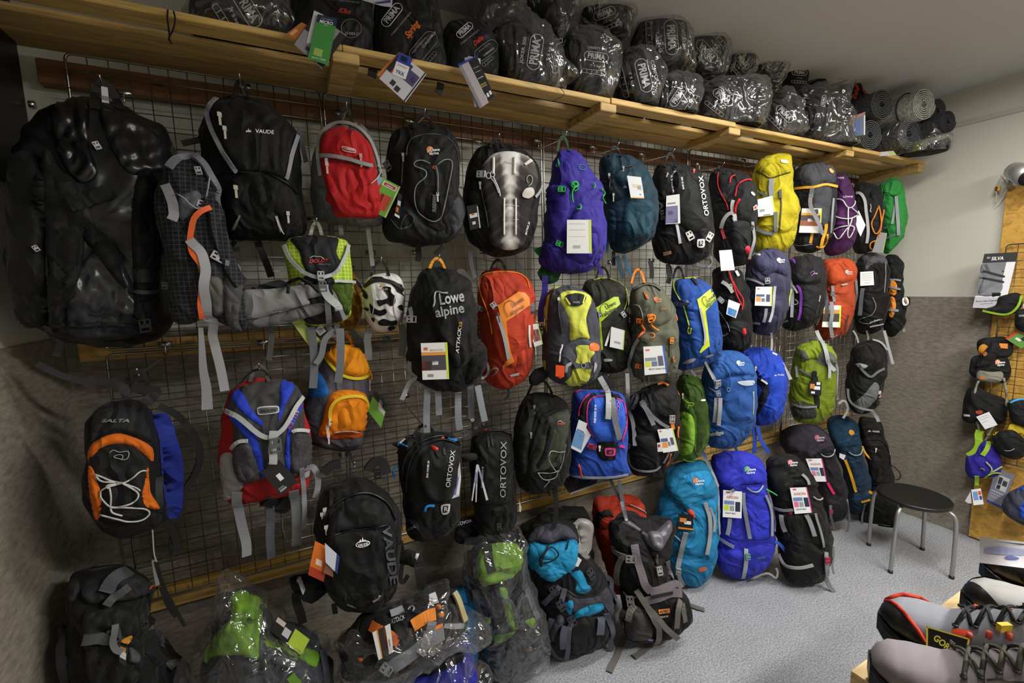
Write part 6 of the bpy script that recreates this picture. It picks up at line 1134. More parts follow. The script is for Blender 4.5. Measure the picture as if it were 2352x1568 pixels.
T = Thing('backpack', 'green and slate pack lying on the floor inside clear plastic', 'backpack', 610, 1600, Y=1.5, face=.4, tilt=.2)
T.body('g:430,870 520,850 620,890 710,960 740,1050 900,1100 1060,1180 1150,1300 1220,1480 1330,1800 1340,2250 1200,2560 900,2640 500,2560 260,2100 210,1600 240,1350 300,1200 360,1050', .15, .10, M('3a3d46'), wr=.014, rings=15, p=3)
T.patch('g:430,900 520,850 600,880 715,945 690,1030 670,1200 655,1385 500,1350 370,1355 280,1380 235,1440 240,1300 330,1180 420,1080 440,1000', M('6a9428'), .02, 'lid', edge=12, wr=.010, label='green lid'); T.patch('g:690,1200 800,1230 900,1290 1000,1290 1110,1330 1115,1400 1080,1455 980,1390 850,1330 700,1280', M('5e8a24'), .008, 'green_side', wr=.01)
T.patch('g:250,1460 370,1360 520,1380 650,1400 640,1500 560,1568 300,1568', M('3c3f48'), .02, 'front_pocket', wr=.012); T.patch('g:690,1330 850,1350 980,1420 1080,1480 1100,1568 700,1568', M('40444e'), .02, 'side_pocket', wr=.014); T.strap('g:1120,1310 1150,1420 1165,1568', .03, '4a4f58', 'webbing', .002, .01); T.strap('g:890,1500 950,1568', .03, '5c8a20', 'webbing', .002, .01)
T.strap('g:670,960 690,1060 665,1200 660,1390', .016, '33363e', 'webbing', .002, .006); T.buckle(400+780/3.35, 1100+1450/3.35, .06, '3a3d42', .8); T.logo(400+590/3.35, 1100+1080/3.35, 10, '3c4a1e', '3c4a1e')
T.card('g:797,1050 1042,1235 975,1358 740,1165', '1c1c1e', [(.55, -.02, 1.0, .98, 'b4cf3a'), (.02, .05, .28, .35, 'd8c8c4'), (.3, .25, .5, .75, 'c8c8c8')], .05, label='black and lime product card')
wrap(T, 'g:310,900 330,760 400,705 480,740 620,790 720,870 800,980 900,1030 980,1100 1080,1170 1200,1280 1330,1380 1440,1800 1440,2350 1100,2700 500,2680 130,2000 40,1430 160,1330 230,1200 290,1050', 'crumpled clear plastic bag', .17, .10, wr=.022)

T = Thing('backpack', 'black and orange pack lying wrapped in clear plastic in front of the wall', 'backpack', 940, 1450, Y=1.42, face=.3, tilt=.3)
T.body('k:180,1080 300,960 450,860 620,800 800,750 980,700 1140,650 1240,680 1320,900 1340,1000 1230,1130 1080,1220 900,1330 700,1430 500,1520 300,1568 180,1500 130,1300 120,1170', .12, .10, M('1a1a1b'), wr=.012, rings=15, p=3)
T.patch('k:640,960 800,870 1000,800 1100,780 1200,800 1280,900 1200,980 1000,1020 800,1120 700,1160 640,1080', M('232426'), .02, 'front_panel', wr=.01); T.patch('k:550,1430 700,1380 900,1260 1080,1200 1000,1300 800,1420 620,1500', M('2b2b2d'), .02, 'side_panel', wr=.012)
T.strap('k:830,1000 950,930 1060,890', .05, 'e0821e', 'orange_strap', .003, .012); T.patch('k:1065,810 1110,795 1125,840 1080,850', M('e0821e'), .016, 'orange_tab', 4); T.patch('k:1090,890 1140,870 1150,915 1100,930', M('e0821e'), .016, 'orange_tab', 4); T.strap('k:1000,1070 1060,1040 1125,1005', .03, 'e0721e', 'orange_strap', .003, .014); T.strap('k:440,1000 520,1050 600,1090 700,1160', .04, 'c8641e', 'orange_strap', .002, .01)
T.patch('k:305,1320 355,1325 350,1350 315,1358', M('d8641e'), .016, 'orange_tab', 4); T.strap('k:640,1390 800,1280 900,1200 1020,1130 1130,1060', .055, '6c6e72', 'webbing', .003, .016); T.strap('k:1020,960 980,1100 940,1220 920,1290', .04, '88898d', 'webbing', .003, .02); T.strap('k:540,1430 620,1380 640,1400', .045, '6c6e72', 'webbing', .003, .016); T.buckle(750+590/4.26, 1200+1400/4.26, .04, '7c7e82', .8, .02)
T.strap('k:620,900 700,870 750,850', .03, '77797e', 'webbing', .002, .012); T.text('ATTACK', 750+700/4.26, 1200+950/4.26, 8, 'c0c2c4', 22, 32, lift=.008, shear=.2, bold=.02); T.tube('k:800,860 830,825 860,840 850,870', .003, 'b0b2b4', 'cord', lift=.012); T.strap('k:1140,995 1240,1010 1330,1000', .022, '88898d', 'webbing', .002, .01)
T.strap('k:1225,690 1260,760 1290,850 1325,950', .026, 'a89a70', 'wood_stick', .006, .02); T.card('k:622,985 655,1265 510,1345 448,1075', 'dcdcda', [(0, .3, 1, .72, '33241e'), (.1, .28, .9, .42, '7a3a28'), (0, .7, 1, .78, 'e0a040'), (.5, .12, .75, .22, '909090')], .03, label='card tag with a sunset band'); T.card('k:1065,675 1100,780 1010,810 1002,700', 'dedee0', [(.4, .6, .8, .8, 'a0a0a4')], .03)
wrap(T, 'k:180,1060 420,980 560,840 800,740 1000,620 1180,560 1180,630 1240,700 1340,940 1480,900 1600,1100 1400,1190 1200,1200 1050,1330 800,1450 500,1568 250,1600 120,1480 100,1200', 'shiny clear plastic bag', .15, .10, wr=.022)

T = Thing('stuffed_bag', 'blue stuff sack end poking out beside the wrapped green pack', 'bag', 1065, 1450, Y=1.66, face=.4)
T.body('k:1225,680 1280,640 1340,630 1400,680 1450,760 1475,860 1480,1000 1470,1300 1440,1560 1340,1660 1240,1560 1220,1200 1220,850', .06, .12, M('156a9c', 'sack'), wr=.01, p=2.6)
T.tube('k:1300,800 1380,790 1430,840', .002, '0f4a6c', 'seam')

T = Thing('stuffed_bag', 'royal blue and black pack in crinkled plastic at the bottom edge', 'bag', 1040, 1640, Y=1.46, face=.3, tilt=.1)
T.body('k:850,1500 1000,1400 1200,1260 1360,1200 1430,1260 1450,1450 1440,1900 1300,2080 1000,2100 700,2000 660,1700', .09, .09, M('23248f'), wr=.016, p=3)
T.patch('k:860,1500 1000,1390 1130,1270 1300,1210 1350,1330 1200,1420 1000,1500', M('161618'), .02, 'black_panel', wr=.008); wrap(T, 'k:560,1568 900,1480 1000,1340 1200,1230 1380,1180 1440,1230 1460,1380 1600,1480 1600,1900 1350,2160 900,2160 600,1950', 'crinkled clear plastic bag', .12, .09, wr=.024)

T = Thing('backpack', 'tall green and grey pack standing in clear plastic on the floor', 'backpack', 1180, 1550, z=.02, face=.5)
T.body('k:1440,260 1560,200 1720,180 1860,200 1920,300 1930,450 1990,600 2060,760 2110,900 2130,1100 2110,1280 2000,1400 1800,1490 1640,1450 1540,1300 1500,1150 1480,1000 1440,800 1400,600 1400,400', .09, .10, M('33363d'), wr=.012, rings=15, p=3)
T.patch('k:1480,320 1560,220 1720,190 1870,210 1920,330 1900,450 1800,540 1640,590 1510,600 1470,480', M('6a9230'), .03, 'lid', edge=14, wr=.012, label='green lid'); T.patch('k:1560,1180 1800,1150 2020,1100 2080,1250 1960,1400 1780,1470 1640,1420', M('2b2c30'), .024, 'base_pocket', edge=12, wr=.01)
T.patch('k:1690,640 1760,640 1790,760 1850,920 1890,1020 1820,1060 1760,960 1720,780', M('6a9430'), .008, 'green_stripe', 6, label='green stripe'); T.patch('k:1535,920 1600,930 1600,990 1540,980', M('6a9430'), .006, 'green_patch', 5); T.patch('k:1940,960 2040,930 2045,1020 1990,1020', M('6a9430'), .006, 'green_patch', 5); T.patch('k:1600,1110 1760,1080 1850,1060 1740,1160 1660,1170', M('5c8428'), .006, 'green_patch', 5)
T.strap('k:1920,590 1970,700 2010,820 2060,920', .034, '55585e', 'webbing', .003, .01); T.strap('k:1460,640 1480,800 1540,960', .034, '4c5056', 'webbing', .003, .01); T.strap('k:1720,750 1780,730 1830,800 1850,900', .02, '5c6068', 'webbing', .002, .014); T.strap('k:1690,1260 1700,1350 1710,1440', .03, '3c3f46', 'webbing', .003, .01); T.buckle(750+1880/4.26, 1200+950/4.26, .05, '4c5056')
T.strap('k:1430,260 1430,400 1440,490', .07, '0f0f10', 'hanging_belt', .004, off=.16); T.strap('k:1580,220 1590,350 1620,480', .045, '0f0f10', 'hanging_belt', .004, off=.16)
wrap(T, 'k:1340,300 1400,180 1560,120 1760,90 1900,90 1920,250 1960,480 2060,700 2130,900 2170,1100 2160,1260 2060,1400 1900,1480 1760,1530 1620,1490 1520,1350 1460,1150 1400,950 1350,650', 'tight clear plastic bag', .15, .13, wr=.02)

T = Thing('backpack', 'grey and turquoise trekking pack with a silver roll top, on the floor', 'backpack', 1330, 1500, z=.02, face=.5, tilt=.12)
T.body('u:180,220 300,170 430,160 520,200 560,320 600,440 680,520 760,600 820,700 870,850 870,1000 820,1150 700,1270 520,1310 400,1330 320,1260 280,1100 260,950 210,800 160,640 130,450 110,330', .09, .10, M('26272b'), wr=.01, rings=15, p=3)
T.patch('u:105,400 130,300 200,225 330,195 450,210 530,280 545,340 400,330 300,370 200,350', M('4c4c58'), .03, 'lid', edge=14, wr=.008, label='grey lid top'); T.patch('u:100,430 180,350 290,375 420,345 530,330 555,420 530,560 430,640 310,690 200,620 130,520', M('1c87b4'), .04, 'lid_front', edge=18, wr=.008, label='turquoise lid front')
T.patch('u:515,170 580,150 650,165 690,220 680,330 670,430 650,500 600,500 555,440 560,300', M('8c8986', 'gloss'), .02, 'silver_roll_top', 6, wr=.012, label='silver roll top')
T.patch('u:480,620 560,590 610,640 640,720 680,740 640,790 580,800 530,780 540,700', M('1c87b4'), .008, 'turquoise_panel', 6); T.patch('u:440,760 560,820 700,820 760,780 800,740 850,820 860,960 800,1000 720,880 560,980 460,900', M('44444e'), .02, 'grey_pocket', edge=8, wr=.008)
T.patch('u:510,980 600,920 700,880 760,880 780,930 700,980 600,1010 520,1030', M('1c87b4'), .012, 'turquoise_panel', 6); T.patch('u:300,1150 320,1050 400,980 440,1040 380,1120 340,1220', M('4a4a54'), .02, 'side_pocket', 6, wr=.008); T.patch('u:500,1030 700,990 800,1030 820,1140 700,1270 520,1310 470,1240', M('232222'), .02, 'base', edge=10, wr=.006); T.patch('u:440,880 510,860 510,960 470,980', M('1c87b4'), .008, 'turquoise_panel', 5)
for pts, w in (('u:390,720 330,790 260,870', .034), ('u:430,740 410,830 390,900', .034), ('u:490,990 485,1100 470,1230 450,1340', .03), ('u:440,1060 420,1150 430,1250', .044), ('u:740,980 740,1060 730,1130', .05), ('u:800,950 830,1080 850,1200 840,1285', .036), ('u:790,590 850,660 870,780 860,860', .03), ('u:330,1000 300,1150 320,1280 450,1390', .034)): T.strap(pts, w, '4f5360', 'webbing', .003, .016)
for x, y in ((345, 750), (490, 1010), (640, 620), (400, 880)): T.buckle(1180+x/3.752, 1150+y/3.752, .05, '33353c', .5, .02)
T.tube('u:240,500 280,420 320,400 370,430 385,460 330,500 250,520 220,500 260,440 300,380', .003, '14181c', 'cord', lift=.016); T.tube('u:230,500 240,550', .005, '14181c', 'cord', lift=.014); T.tube('u:470,330 460,380 450,420', .003, '14181c', 'cord', lift=.012)
T.card('u:560,445 625,510 560,600 500,610', '141416', [(.1, .2, .6, .7, 'e8e8e8')], .02, label='black tag with a white sticker'); T.tube('u:440,760 520,820 640,830 740,790', .003, '2c2c34', 'seam')

T = Thing('backpack', 'red and black trekking pack standing behind the black and grey one', 'backpack', 1440, 1380, Y=1.72, face=.5)
T.body('s:760,1050 860,1000 1000,980 1120,1000 1180,1080 1190,1200 1150,1400 1120,1600 1080,1750 900,1750 860,1568 800,1400 760,1250', .09, .08, M('a02c12'), wr=.012, p=3)
T.patch('s:770,1150 830,1110 900,1110 930,1180 880,1160 820,1200 800,1300 770,1250', M('2a2626'), .01, 'black_trim', 6); T.tube('s:1050,1060 1120,1085 1190,1130', .003, '9a9a9a', 'piping', lift=.01); T.patch('s:930,1180 1000,1120 1100,1120 1160,1200 1100,1260 980,1240', M('2a2828'), .012, 'black_panel', 6, wr=.006)

T = Thing('backpack', 'black pack with mauve grey edging and long trailing straps, on the floor', 'backpack', 1510, 1480, z=.02, face=.5, tilt=.15)
T.body('u:850,180 960,130 1100,130 1250,140 1350,160 1370,260 1330,400 1310,520 1370,640 1440,750 1490,850 1520,960 1500,1060 1400,1150 1250,1190 1080,1200 980,1170 940,1050 930,850 920,700 870,540 840,380 825,260', .09, .10, M('1e1c1c'), wr=.012, rings=15, p=3)
T.patch('u:930,180 1000,170 1080,230 1150,280 1220,260 1290,200 1350,160 1370,240 1330,330 1280,420 1220,430 1160,380 1100,280 1000,230', M('55525c', 'gloss'), .02, 'lid_lining', 6, wr=.014, label='shiny mauve grey lining'); T.patch('u:850,260 960,250 1080,300 1150,400 1200,500 1300,500 1340,640 1330,720 1180,760 1050,700 960,560 870,420', M('211f20'), .016, 'front_panel', edge=10, wr=.01)
T.strap('u:1030,370 1060,480 1090,600 1130,720 1180,770', .05, '6f666c', 'edge_band', .003, .012, label='mauve grey band'); T.strap('u:1320,510 1350,600 1360,680', .03, '6f666c', 'edge_band', .003, .012); T.strap('u:1170,780 1280,750 1380,710 1430,740', .06, '6f666c', 'edge_band', .003, .014); T.strap('u:1130,850 1250,820 1350,780 1430,790', .05, '6a6168', 'edge_band', .003, .012); T.strap('u:1180,810 1270,790 1350,770', .016, '161616', 'zip_band', .003, .02)
T.patch('u:960,960 1050,900 1130,950 1200,1080 1180,1180 1060,1200 980,1170 950,1060', M('4c4848'), .02, 'mesh_pocket', 6, wr=.01); T.patch('u:1140,900 1260,860 1400,830 1440,950 1400,1100 1300,1150 1220,1080', M('1a1818'), .018, 'lower_pocket', edge=8, wr=.006)
T.patch('u:1242,932 1340,920 1342,958 1250,972', M('e08a4a', 'print'), .004, 'orange_badge', 4, sharp=2, solid=False); T.text('HI-TEC', 1180+1293/3.752, 1150+946/3.752, 5, '2a1a14', 8, 20, lift=.007, bold=.03); T.text('STONE 65', 1180+1290/3.752, 1150+992/3.752, 4, 'c8c8c8', 10, 19, lift=.006)
for pts, w in (('u:840,380 900,440 960,470', .036), ('u:930,480 900,560 895,640 905,700', .036), ('u:1050,750 1120,860 1200,960 1300,1080 1400,1160', .036), ('u:1040,880 1010,950 990,1010', .04), ('u:960,920 940,1000 960,1060', .034), ('u:1150,900 1200,1000 1245,1080 1235,1180 1190,1260', .036), ('u:1410,850 1400,960 1390,1070', .034), ('u:1430,880 1450,960 1460,1020', .03)): T.strap(pts, w, '69645f', 'webbing', .003, .018)
for pts in ('u:1215,1225 1150,1270 1090,1310 1035,1350', 'u:965,1160 930,1240 870,1380 825,1475', 'u:1520,900 1580,925 1645,940'):
    q = Q(pts); P_ = [atZ(v.x, v.y, .006) for v in cr(q, 9)]; V = []; 
    for i, p_ in enumerate(P_):
        t_ = (P_[min(i+1, len(P_)-1)]-P_[max(0, i-1)]).normalized(); sd = t_.cross(Vector((0, 0, 1))).normalized(); zo = Vector((0, 0, .003*math.sin(i*.8)+.003)); V += [p_+sd*.014+zo, p_-sd*.014+zo, p_-sd*.014+zo-Vector((0, 0, .003)), p_+sd*.014+zo-Vector((0, 0, .003))]
    Fc = [(i*4+k, (i+1)*4+k, (i+1)*4+(k+1) % 4, i*4+(k+1) % 4) for i in range(len(P_)-1) for k in range(4)]; T.add('trailing_strap', V, Fc, M('69645f', 'web'), smooth=False)
T.buckle(1180+1000/3.752, 1150+485/3.752, .05, '7c7876', 1.5, .02); T.buckle(1180+1240/3.752, 1150+590/3.752, .04, '9a9690', .1, .02); T.buckle(1180+1010/3.752, 1150+850/3.752, .05, '77736f', .1, .02); T.tube('u:1225,450 1225,540', .006, '4c4a48', 'cord', lift=.014); T.patch('u:1140,1195 1210,1190 1195,1215', M('8a7ac0', 'paper'), .01, 'violet_label', 4, solid=False); T.tube('u:950,780 1000,830 1060,810', .004, '6a6662', 'belt_loop', lift=.012)
T.strap('s:990,1040 1010,1130 1030,1200', .02, '9496a0', 'webbing', .002, off=.08); T.patch('s:1205,1290 1310,1290 1330,1400 1280,1430 1230,1390', M('6c6a72', 'gloss'), .028, 'crumpled_lining', 5, wr=.02)

T = Thing('backpack', 'bright turquoise trekking pack standing on the floor with a black crest tag', 'backpack', 1595, 1335, z=.02, face=.55)
T.body('s:1370,790 1450,720 1560,700 1660,710 1730,800 1770,920 1785,1100 1780,1300 1760,1480 1740,1568 1700,1640 1600,1720 1500,1700 1420,1600 1360,1480 1290,1300 1280,1120 1320,950 1350,850', .09, .10, M('1776a8'), wr=.008, rings=15, p=3)
T.patch('s:1360,830 1450,730 1560,705 1660,715 1730,810 1775,950 1720,1010 1600,1050 1500,1090 1400,1000 1345,920', M('19749f'), .03, 'lid', edge=16, wr=.007); T.patch('s:1490,840 1600,790 1700,790 1730,850 1700,910 1640,955 1560,920', M('2a93cc'), .01, 'light_panel', 6); T.logo(1150+1610/3.5636, 860+870/3.5636, 13, 'e07a3a', 'eef2f4')
T.patch('s:1500,1100 1620,1040 1740,1020 1775,1150 1770,1350 1740,1480 1600,1490 1500,1450 1400,1380', M('1c80b2'), .016, 'front_panel', edge=12, wr=.008); T.patch('s:1370,1480 1500,1510 1640,1500 1745,1450 1740,1600 1640,1700 1520,1720 1430,1640', M('1672a0'), .022, 'base_pocket', edge=12, wr=.006)
T.strap('s:1665,1040 1700,1150 1705,1300 1680,1460', .03, '9a9ea2', 'webbing', .003, .012); T.strap('s:1710,1080 1740,1170 1735,1270', .02, '8fa0a8', 'webbing', .003, .014); T.strap('s:1510,1280 1480,1400 1450,1568', .036, '8f949a', 'webbing', .003, .014); T.strap('s:1450,1568 1460,1640 1500,1720', .03, '8f949a', 'webbing', .003, .016)
T.buckle(1150+1455/3.5636, 860+1590/3.5636, .04, 'a0a4a6', 0, .022); T.tube('s:1415,1300 1440,1320 1470,1355', .003, 'c8c8c4', 'cord', lift=.012); T.patch('s:1410,1298 1430,1298 1430,1315 1412,1315', M('e07a3a'), .014, 'orange_tab', 3, solid=False); T.patch('s:1520,1120 1560,1100 1595,1160 1575,1180', M('d8402a', 'paper'), .012, 'red_card', 4, solid=False)
T.card('s:1455,1135 1578,1150 1575,1285 1452,1270', '161617', [(.1, .25, .55, .5, 'e08a3a'), (.4, .4, .85, .6, 'eaeaea'), (0, .82, 1, .92, 'e08a2c')], .02, label='black tag with an orange crest'); T.patch('z:1604,1304 1620,1300 1622,1308 1606,1312', M('b06040', 'print'), .004, 'woven_label', 3, solid=False)
T.strap('s:1770,850 1790,930 1775,1100 1785,1300', .016, '8c9094', 'side_webbing', .003, .006); T.strap('t:10,400 60,470 110,580 150,680', .024, 'a0a29e', 'loose_strap', .003, off=.02)

T = Thing('backpack', 'tall royal blue trekking pack with a large white product card', 'backpack', 1705, 1322, z=.02, face=.58)
T.body('t:110,470 180,435 260,425 360,430 440,470 490,540 500,640 520,760 550,900 560,1050 550,1150 500,1250 420,1310 300,1330 190,1290 140,1200 135,1050 130,900 140,750 130,620', .09, .10, M('2a2fb0'), wr=.008, rings=15, p=3)
T.patch('t:110,490 200,435 300,425 400,445 480,520 500,640 400,660 320,670 260,700 180,660 120,600', M('2c33b8'), .03, 'lid', edge=14, wr=.007); T.patch('t:340,700 450,680 510,740 550,900 555,1030 500,1060 380,1060 350,900', M('2c34bc'), .014, 'front_panel', edge=10, wr=.004); T.patch('t:150,1130 300,1140 440,1100 550,1100 540,1200 460,1290 300,1320 180,1270', M('2a2fae'), .022, 'base_pocket', edge=12, wr=.006)
T.logo(1600+375/3.1364, 900+560/3.1364, 13, '3aa060', 'd8dcf0'); T.tube('t:355,680 390,710 440,712 470,670', .004, 'a8b0b0', 'handle', lift=.014); T.strap('t:330,720 350,850 385,1050', .026, '8c92a0', 'webbing', .003, .012); T.strap('t:490,740 530,860 535,1030', .02, '8c92a0', 'webbing', .003, .01); T.strap('t:235,900 230,960 220,1020', .03, '8c92a0', 'webbing', .003, .012); T.strap('t:350,1120 350,1220 330,1330', .03, '9aa0a4', 'webbing', .003, .012); T.buckle(1600+362/3.1364, 900+1175/3.1364, .034, '6aa08a', 0, .018)
T.strap('t:160,1045 210,1080 265,1110', .024, '7c84a0', 'webbing', .003, .01); T.text('AXION', 1600+462/3.1364, 900+1190/3.1364, 3.5, '3a9a6a', 6, 18, lift=.005); T.tube('t:500,700 540,720 580,745', .004, '3ac060', 'cord', off=.06); T.strap('t:520,740 560,900 560,1000', .02, '8c9090', 'webbing', off=.02); T.strap('t:560,1075 600,1090 640,1150', .024, '3a62d0', 'loose_strap', off=.06)
AX_ = [(.15, .04, .35, .1, 'd86a6a'), (.06, .38, .6, .52, '7a8ab8'), (.06, .54, .32, .75, 'c8e040'), (.36, .56, .6, .75, 'a0a4a8'), (.66, .4, .92, .76, '2a3248'), (.5, .25, 6, 'AXION', 'd87a5a'), (.4, .84, 3, 'ADJUSTABLE', '5a5a60')]
T.card('t:192,705 327,717 324,910 188,900', 'f4f4f4', AX_, .02, label='white product card with red lettering'); T.strap('t:250,690 260,710', .024, 'a0a2a2', 'webbing', .003, .016); T.strap('t:410,1340 520,1300 575,1350 585,1280 570,1270', .016, 'a0a29c', 'loose_strap', off=.06)
T = Thing('backpack', 'tall black trekking pack with pink details and a white card, in front on the floor', 'backpack', 1850, 1338, z=.02, face=.6, tilt=.08)
T.body('t:500,500 560,450 640,440 720,470 780,530 830,600 880,720 920,850 960,1000 980,1130 960,1250 900,1340 800,1385 700,1380 640,1340 600,1200 580,1050 560,900 530,750 500,620', .09, .10, M('1a1a19'), wr=.01, rings=15, p=3)
T.patch('t:500,520 580,450 680,450 770,520 840,600 880,680 780,680 700,680 600,720 540,680', M('1f1f1d'), .028, 'lid', edge=12, wr=.008); T.patch('t:600,890 780,860 870,840 930,960 960,1100 860,1100 720,1090 620,1050', M('1c1c1b'), .016, 'front_panel', edge=10, wr=.008); T.patch('t:650,1100 800,1080 900,1130 960,1160 940,1280 860,1360 740,1370 660,1300', M('151514'), .022, 'base_pocket', edge=12, wr=.008)
T.logo(1600+685/3.1364, 900+510/3.1364, 11, 'c85a70', 'd8c8cc'); T.strap('t:550,825 620,850 690,840', .02, '8c8e8e', 'webbing', .003, .012); T.strap('t:610,880 620,950 640,1000', .03, '77797c', 'webbing', .003, .012); T.strap('t:790,880 820,960 845,1030', .03, '8a8c8e', 'webbing', .003, .012); T.strap('t:850,870 880,980 910,1110', .016, '8a8c8e', 'webbing', .003, .012); T.patch('t:660,850 695,845 690,880 660,880', M('a83050'), .014, 'pink_tab', 4, solid=False)
T.strap('t:755,590 790,620 800,660', .02, '9a9c9c', 'webbing', .003, .012); T.tube('t:830,750 870,775 905,755', .004, 'a0a2a2', 'handle', lift=.014); T.strap('t:600,1160 640,1240 740,1255 830,1235', .022, 'a0a2a0', 'webbing', .003, .016); T.strap('t:920,1150 930,1240 930,1320', .03, '8a8c8e', 'webbing', .003, .012); T.buckle(1600+928/3.1364, 900+1200/3.1364, .034, 'b03050', 0, .02); T.strap('t:985,1110 990,1180 975,1250 990,1310', .01, '77797a', 'webbing', off=.02)
T.strap('t:925,1320 950,1390 995,1445', .03, '77797c', 'loose_strap', .003, off=.03)
AXP = [(a, b_, c_, d_, ('e07a9a' if e_ == 'c8e040' else e_)) for a, b_, c_, d_, e_ in AX_]
T.card('t:672,690 795,685 835,868 708,878', 'f4f4f4', AXP+[(.94, 0, 1, 1, 'd83a7a')], .02, label='white product card with a pink edge')
T = Thing('backpack', 'aubergine grey trekking pack with a magenta strip and white card', 'backpack', 1890, 1210, z=.02, face=.62)
T.body('t:600,300 660,255 760,235 860,240 930,290 980,370 1000,480 1050,600 1085,720 1085,850 1060,900 1000,930 940,920 900,800 860,640 780,560 680,480 620,400', .08, .08, M('3c3642'), wr=.008, p=3)
T.patch('t:640,300 740,245 850,245 930,300 985,380 900,420 820,470 760,440 660,400', M('423b49'), .024, 'lid', edge=10, wr=.007); T.patch('t:900,430 990,400 1040,560 1075,700 1060,740 990,730 940,600', M('38323f'), .014, 'front_panel', edge=8); T.patch('t:920,760 1000,780 1085,740 1085,860 1040,900 960,900', M('352f3c'), .016, 'base_pocket', edge=8)
T.logo(1600+878/3.1364, 900+330/3.1364, 11, 'c04868', 'd0c0c8'); T.tube('t:890,440 930,462 975,450 985,410', .004, '9aa8a4', 'handle', lift=.012); T.strap('t:940,650 960,690 985,730', .024, 'd0205c', 'magenta_strip', .003, .01); T.strap('t:960,810 965,880 990,1000', .022, '77797e', 'webbing', .003, .012); T.buckle(1600+965/3.1364, 900+850/3.1364, .03, 'b04060', 0, .02); T.strap('t:1080,770 1100,900 1090,990', .014, '77797e', 'webbing', off=.01)
T.card('t:785,480 905,478 940,645 850,645', 'f2f2f2', [q_ for q_ in AXP if len(q_) == 5 and not isinstance(q_[3], str)]+[(.93, 0, 1, 1, 'd83a7a'), (.5, .25, 5, 'AXION', 'd87a5a')], .02, label='white product card')
T = Thing('backpack', 'teal blue trekking pack with yellow zip, second from the right on the floor', 'backpack', 1970, 1190, z=.02, face=.65)
T.body('t:940,200 1000,168 1080,175 1140,210 1170,280 1175,380 1200,480 1240,600 1258,680 1240,780 1200,850 1140,880 1100,860 1090,760 1070,600 1020,480 980,380 950,290', .08, .08, M('1a3c54'), wr=.008, p=3)
T.patch('t:950,220 1020,170 1120,200 1165,280 1175,370 1100,390 1030,410 990,370 960,300', M('1d4866'), .024, 'lid', edge=10, wr=.007); T.patch('t:1080,430 1180,400 1210,520 1240,640 1220,710 1150,720 1110,600', M('173650'), .014, 'front_panel', edge=8); T.patch('t:1100,760 1180,760 1250,700 1240,790 1180,850 1110,850', M('183a54'), .014, 'base_pocket', edge=8)
T.patch('t:1095,290 1105,270 1130,280 1135,300 1110,310', M('d8a030', 'print'), .004, 'emblem', 3, solid=False); T.strap('t:1070,485 1100,560 1130,640 1145,715', .022, 'e0a818', 'yellow_zip', .003, .01); T.tube('t:1095,430 1130,452 1175,445 1185,400', .004, '9aa8a4', 'handle', lift=.012)
T.strap('t:1190,390 1220,450 1270,495', .016, 'e0a41c', 'yellow_cord', .003, off=.04); T.strap('t:1240,715 1275,735', .026, 'e0a41c', 'yellow_tab', .003, off=.05); T.strap('t:1180,790 1240,770', .016, 'e0a41c', 'yellow_tab', .003, .012); T.strap('t:1210,800 1195,880 1190,950', .012, '77797e', 'webbing', off=.04); T.strap('t:1100,840 1100,900 1115,970', .024, '77797e', 'webbing', off=.02); T.card('t:1030,440 1075,455 1060,490 1028,470', 'e8dce8', [], .02)
T = Thing('backpack', 'black wheeled travel pack leaning into the far right corner', 'backpack', 2020, 1195, z=.02, face=.7)
T.body('y:480,230 560,230 650,250 690,300 705,380 740,480 760,600 790,720 810,820 800,900 820,1000 830,1120 790,1200 700,1190 560,1180 480,1150 520,1000 580,800 560,600 500,400', .06, .08, M('1c1a18'), wr=.006, p=3.4)
T.patch('y:500,430 600,400 700,430 750,520 780,700 790,820 700,830 600,830 570,700 560,560', M('211f1c'), .016, 'front_panel', edge=10, wr=.003); T.patch('y:600,850 800,840 820,960 830,1080 700,1120 600,1080', M('161514'), .016, 'lower_pocket', edge=8); T.tri(1850+575/3.92, 900+350/3.92, 3.5); T.text('VAUDE', 1850+632/3.92, 900+355/3.92, 3.6, 'd8d8d8', -4, 17, lift=.004)
T.tube('y:510,470 580,430 680,440 740,520 760,640', .003, '0e0d0c', 'zipper', lift=.006); T.pull(1850+632/3.92, 900+510/3.92, 'd8d8c8', .024); T.strap('y:760,650 820,690 860,740 850,790 810,790', .008, '1a1a1a', 'cord', off=.02); T.tube('y:600,830 700,820 800,830 850,855', .004, '0e0d0c', 'zipper', lift=.006); T.pull(1850+760/3.92, 900+550/3.92, '9a9a9a', .02)
T.strap('y:660,1210 720,1235 790,1230 800,1190', .02, '131313', 'foot_bar', .008, off=.04)

T = Thing('stuffed_bag', 'dark bundled duffel lying under the lower grid behind the turquoise pack', 'bag', 1270, 1262, Y=1.80, face=.3)
T.body('s:170,1230 260,1170 400,1120 560,1090 680,1100 740,1200 740,1400 700,1500 400,1500 220,1450 160,1330', .10, .08, M('24241f'), wr=.016, p=2.8)
T.patch('s:300,1160 500,1110 650,1110 700,1180 520,1200 360,1220', M('2c2c27'), .014, 'fold', 6, wr=.012); T.patch('s:180,1330 240,1290 260,1340 220,1380', M('8c1c18'), .006, 'red_patch', 5)
# things fixed to the grid
def plate(x, y, label):
    p = atY(x, y, 1.885); o = link('grid_clip', *merge([boxv(p, WX, (.02, .004, .035)), boxv(p+Vector((0, -.006, .012)), WX, (.008, .003, .008))]), M('b8bab8', 'satin'), None, p, smooth=False); tag(o, label, 'bracket')
plate(912, 1258, 'small perforated steel bracket under the batten below the black ski pack')

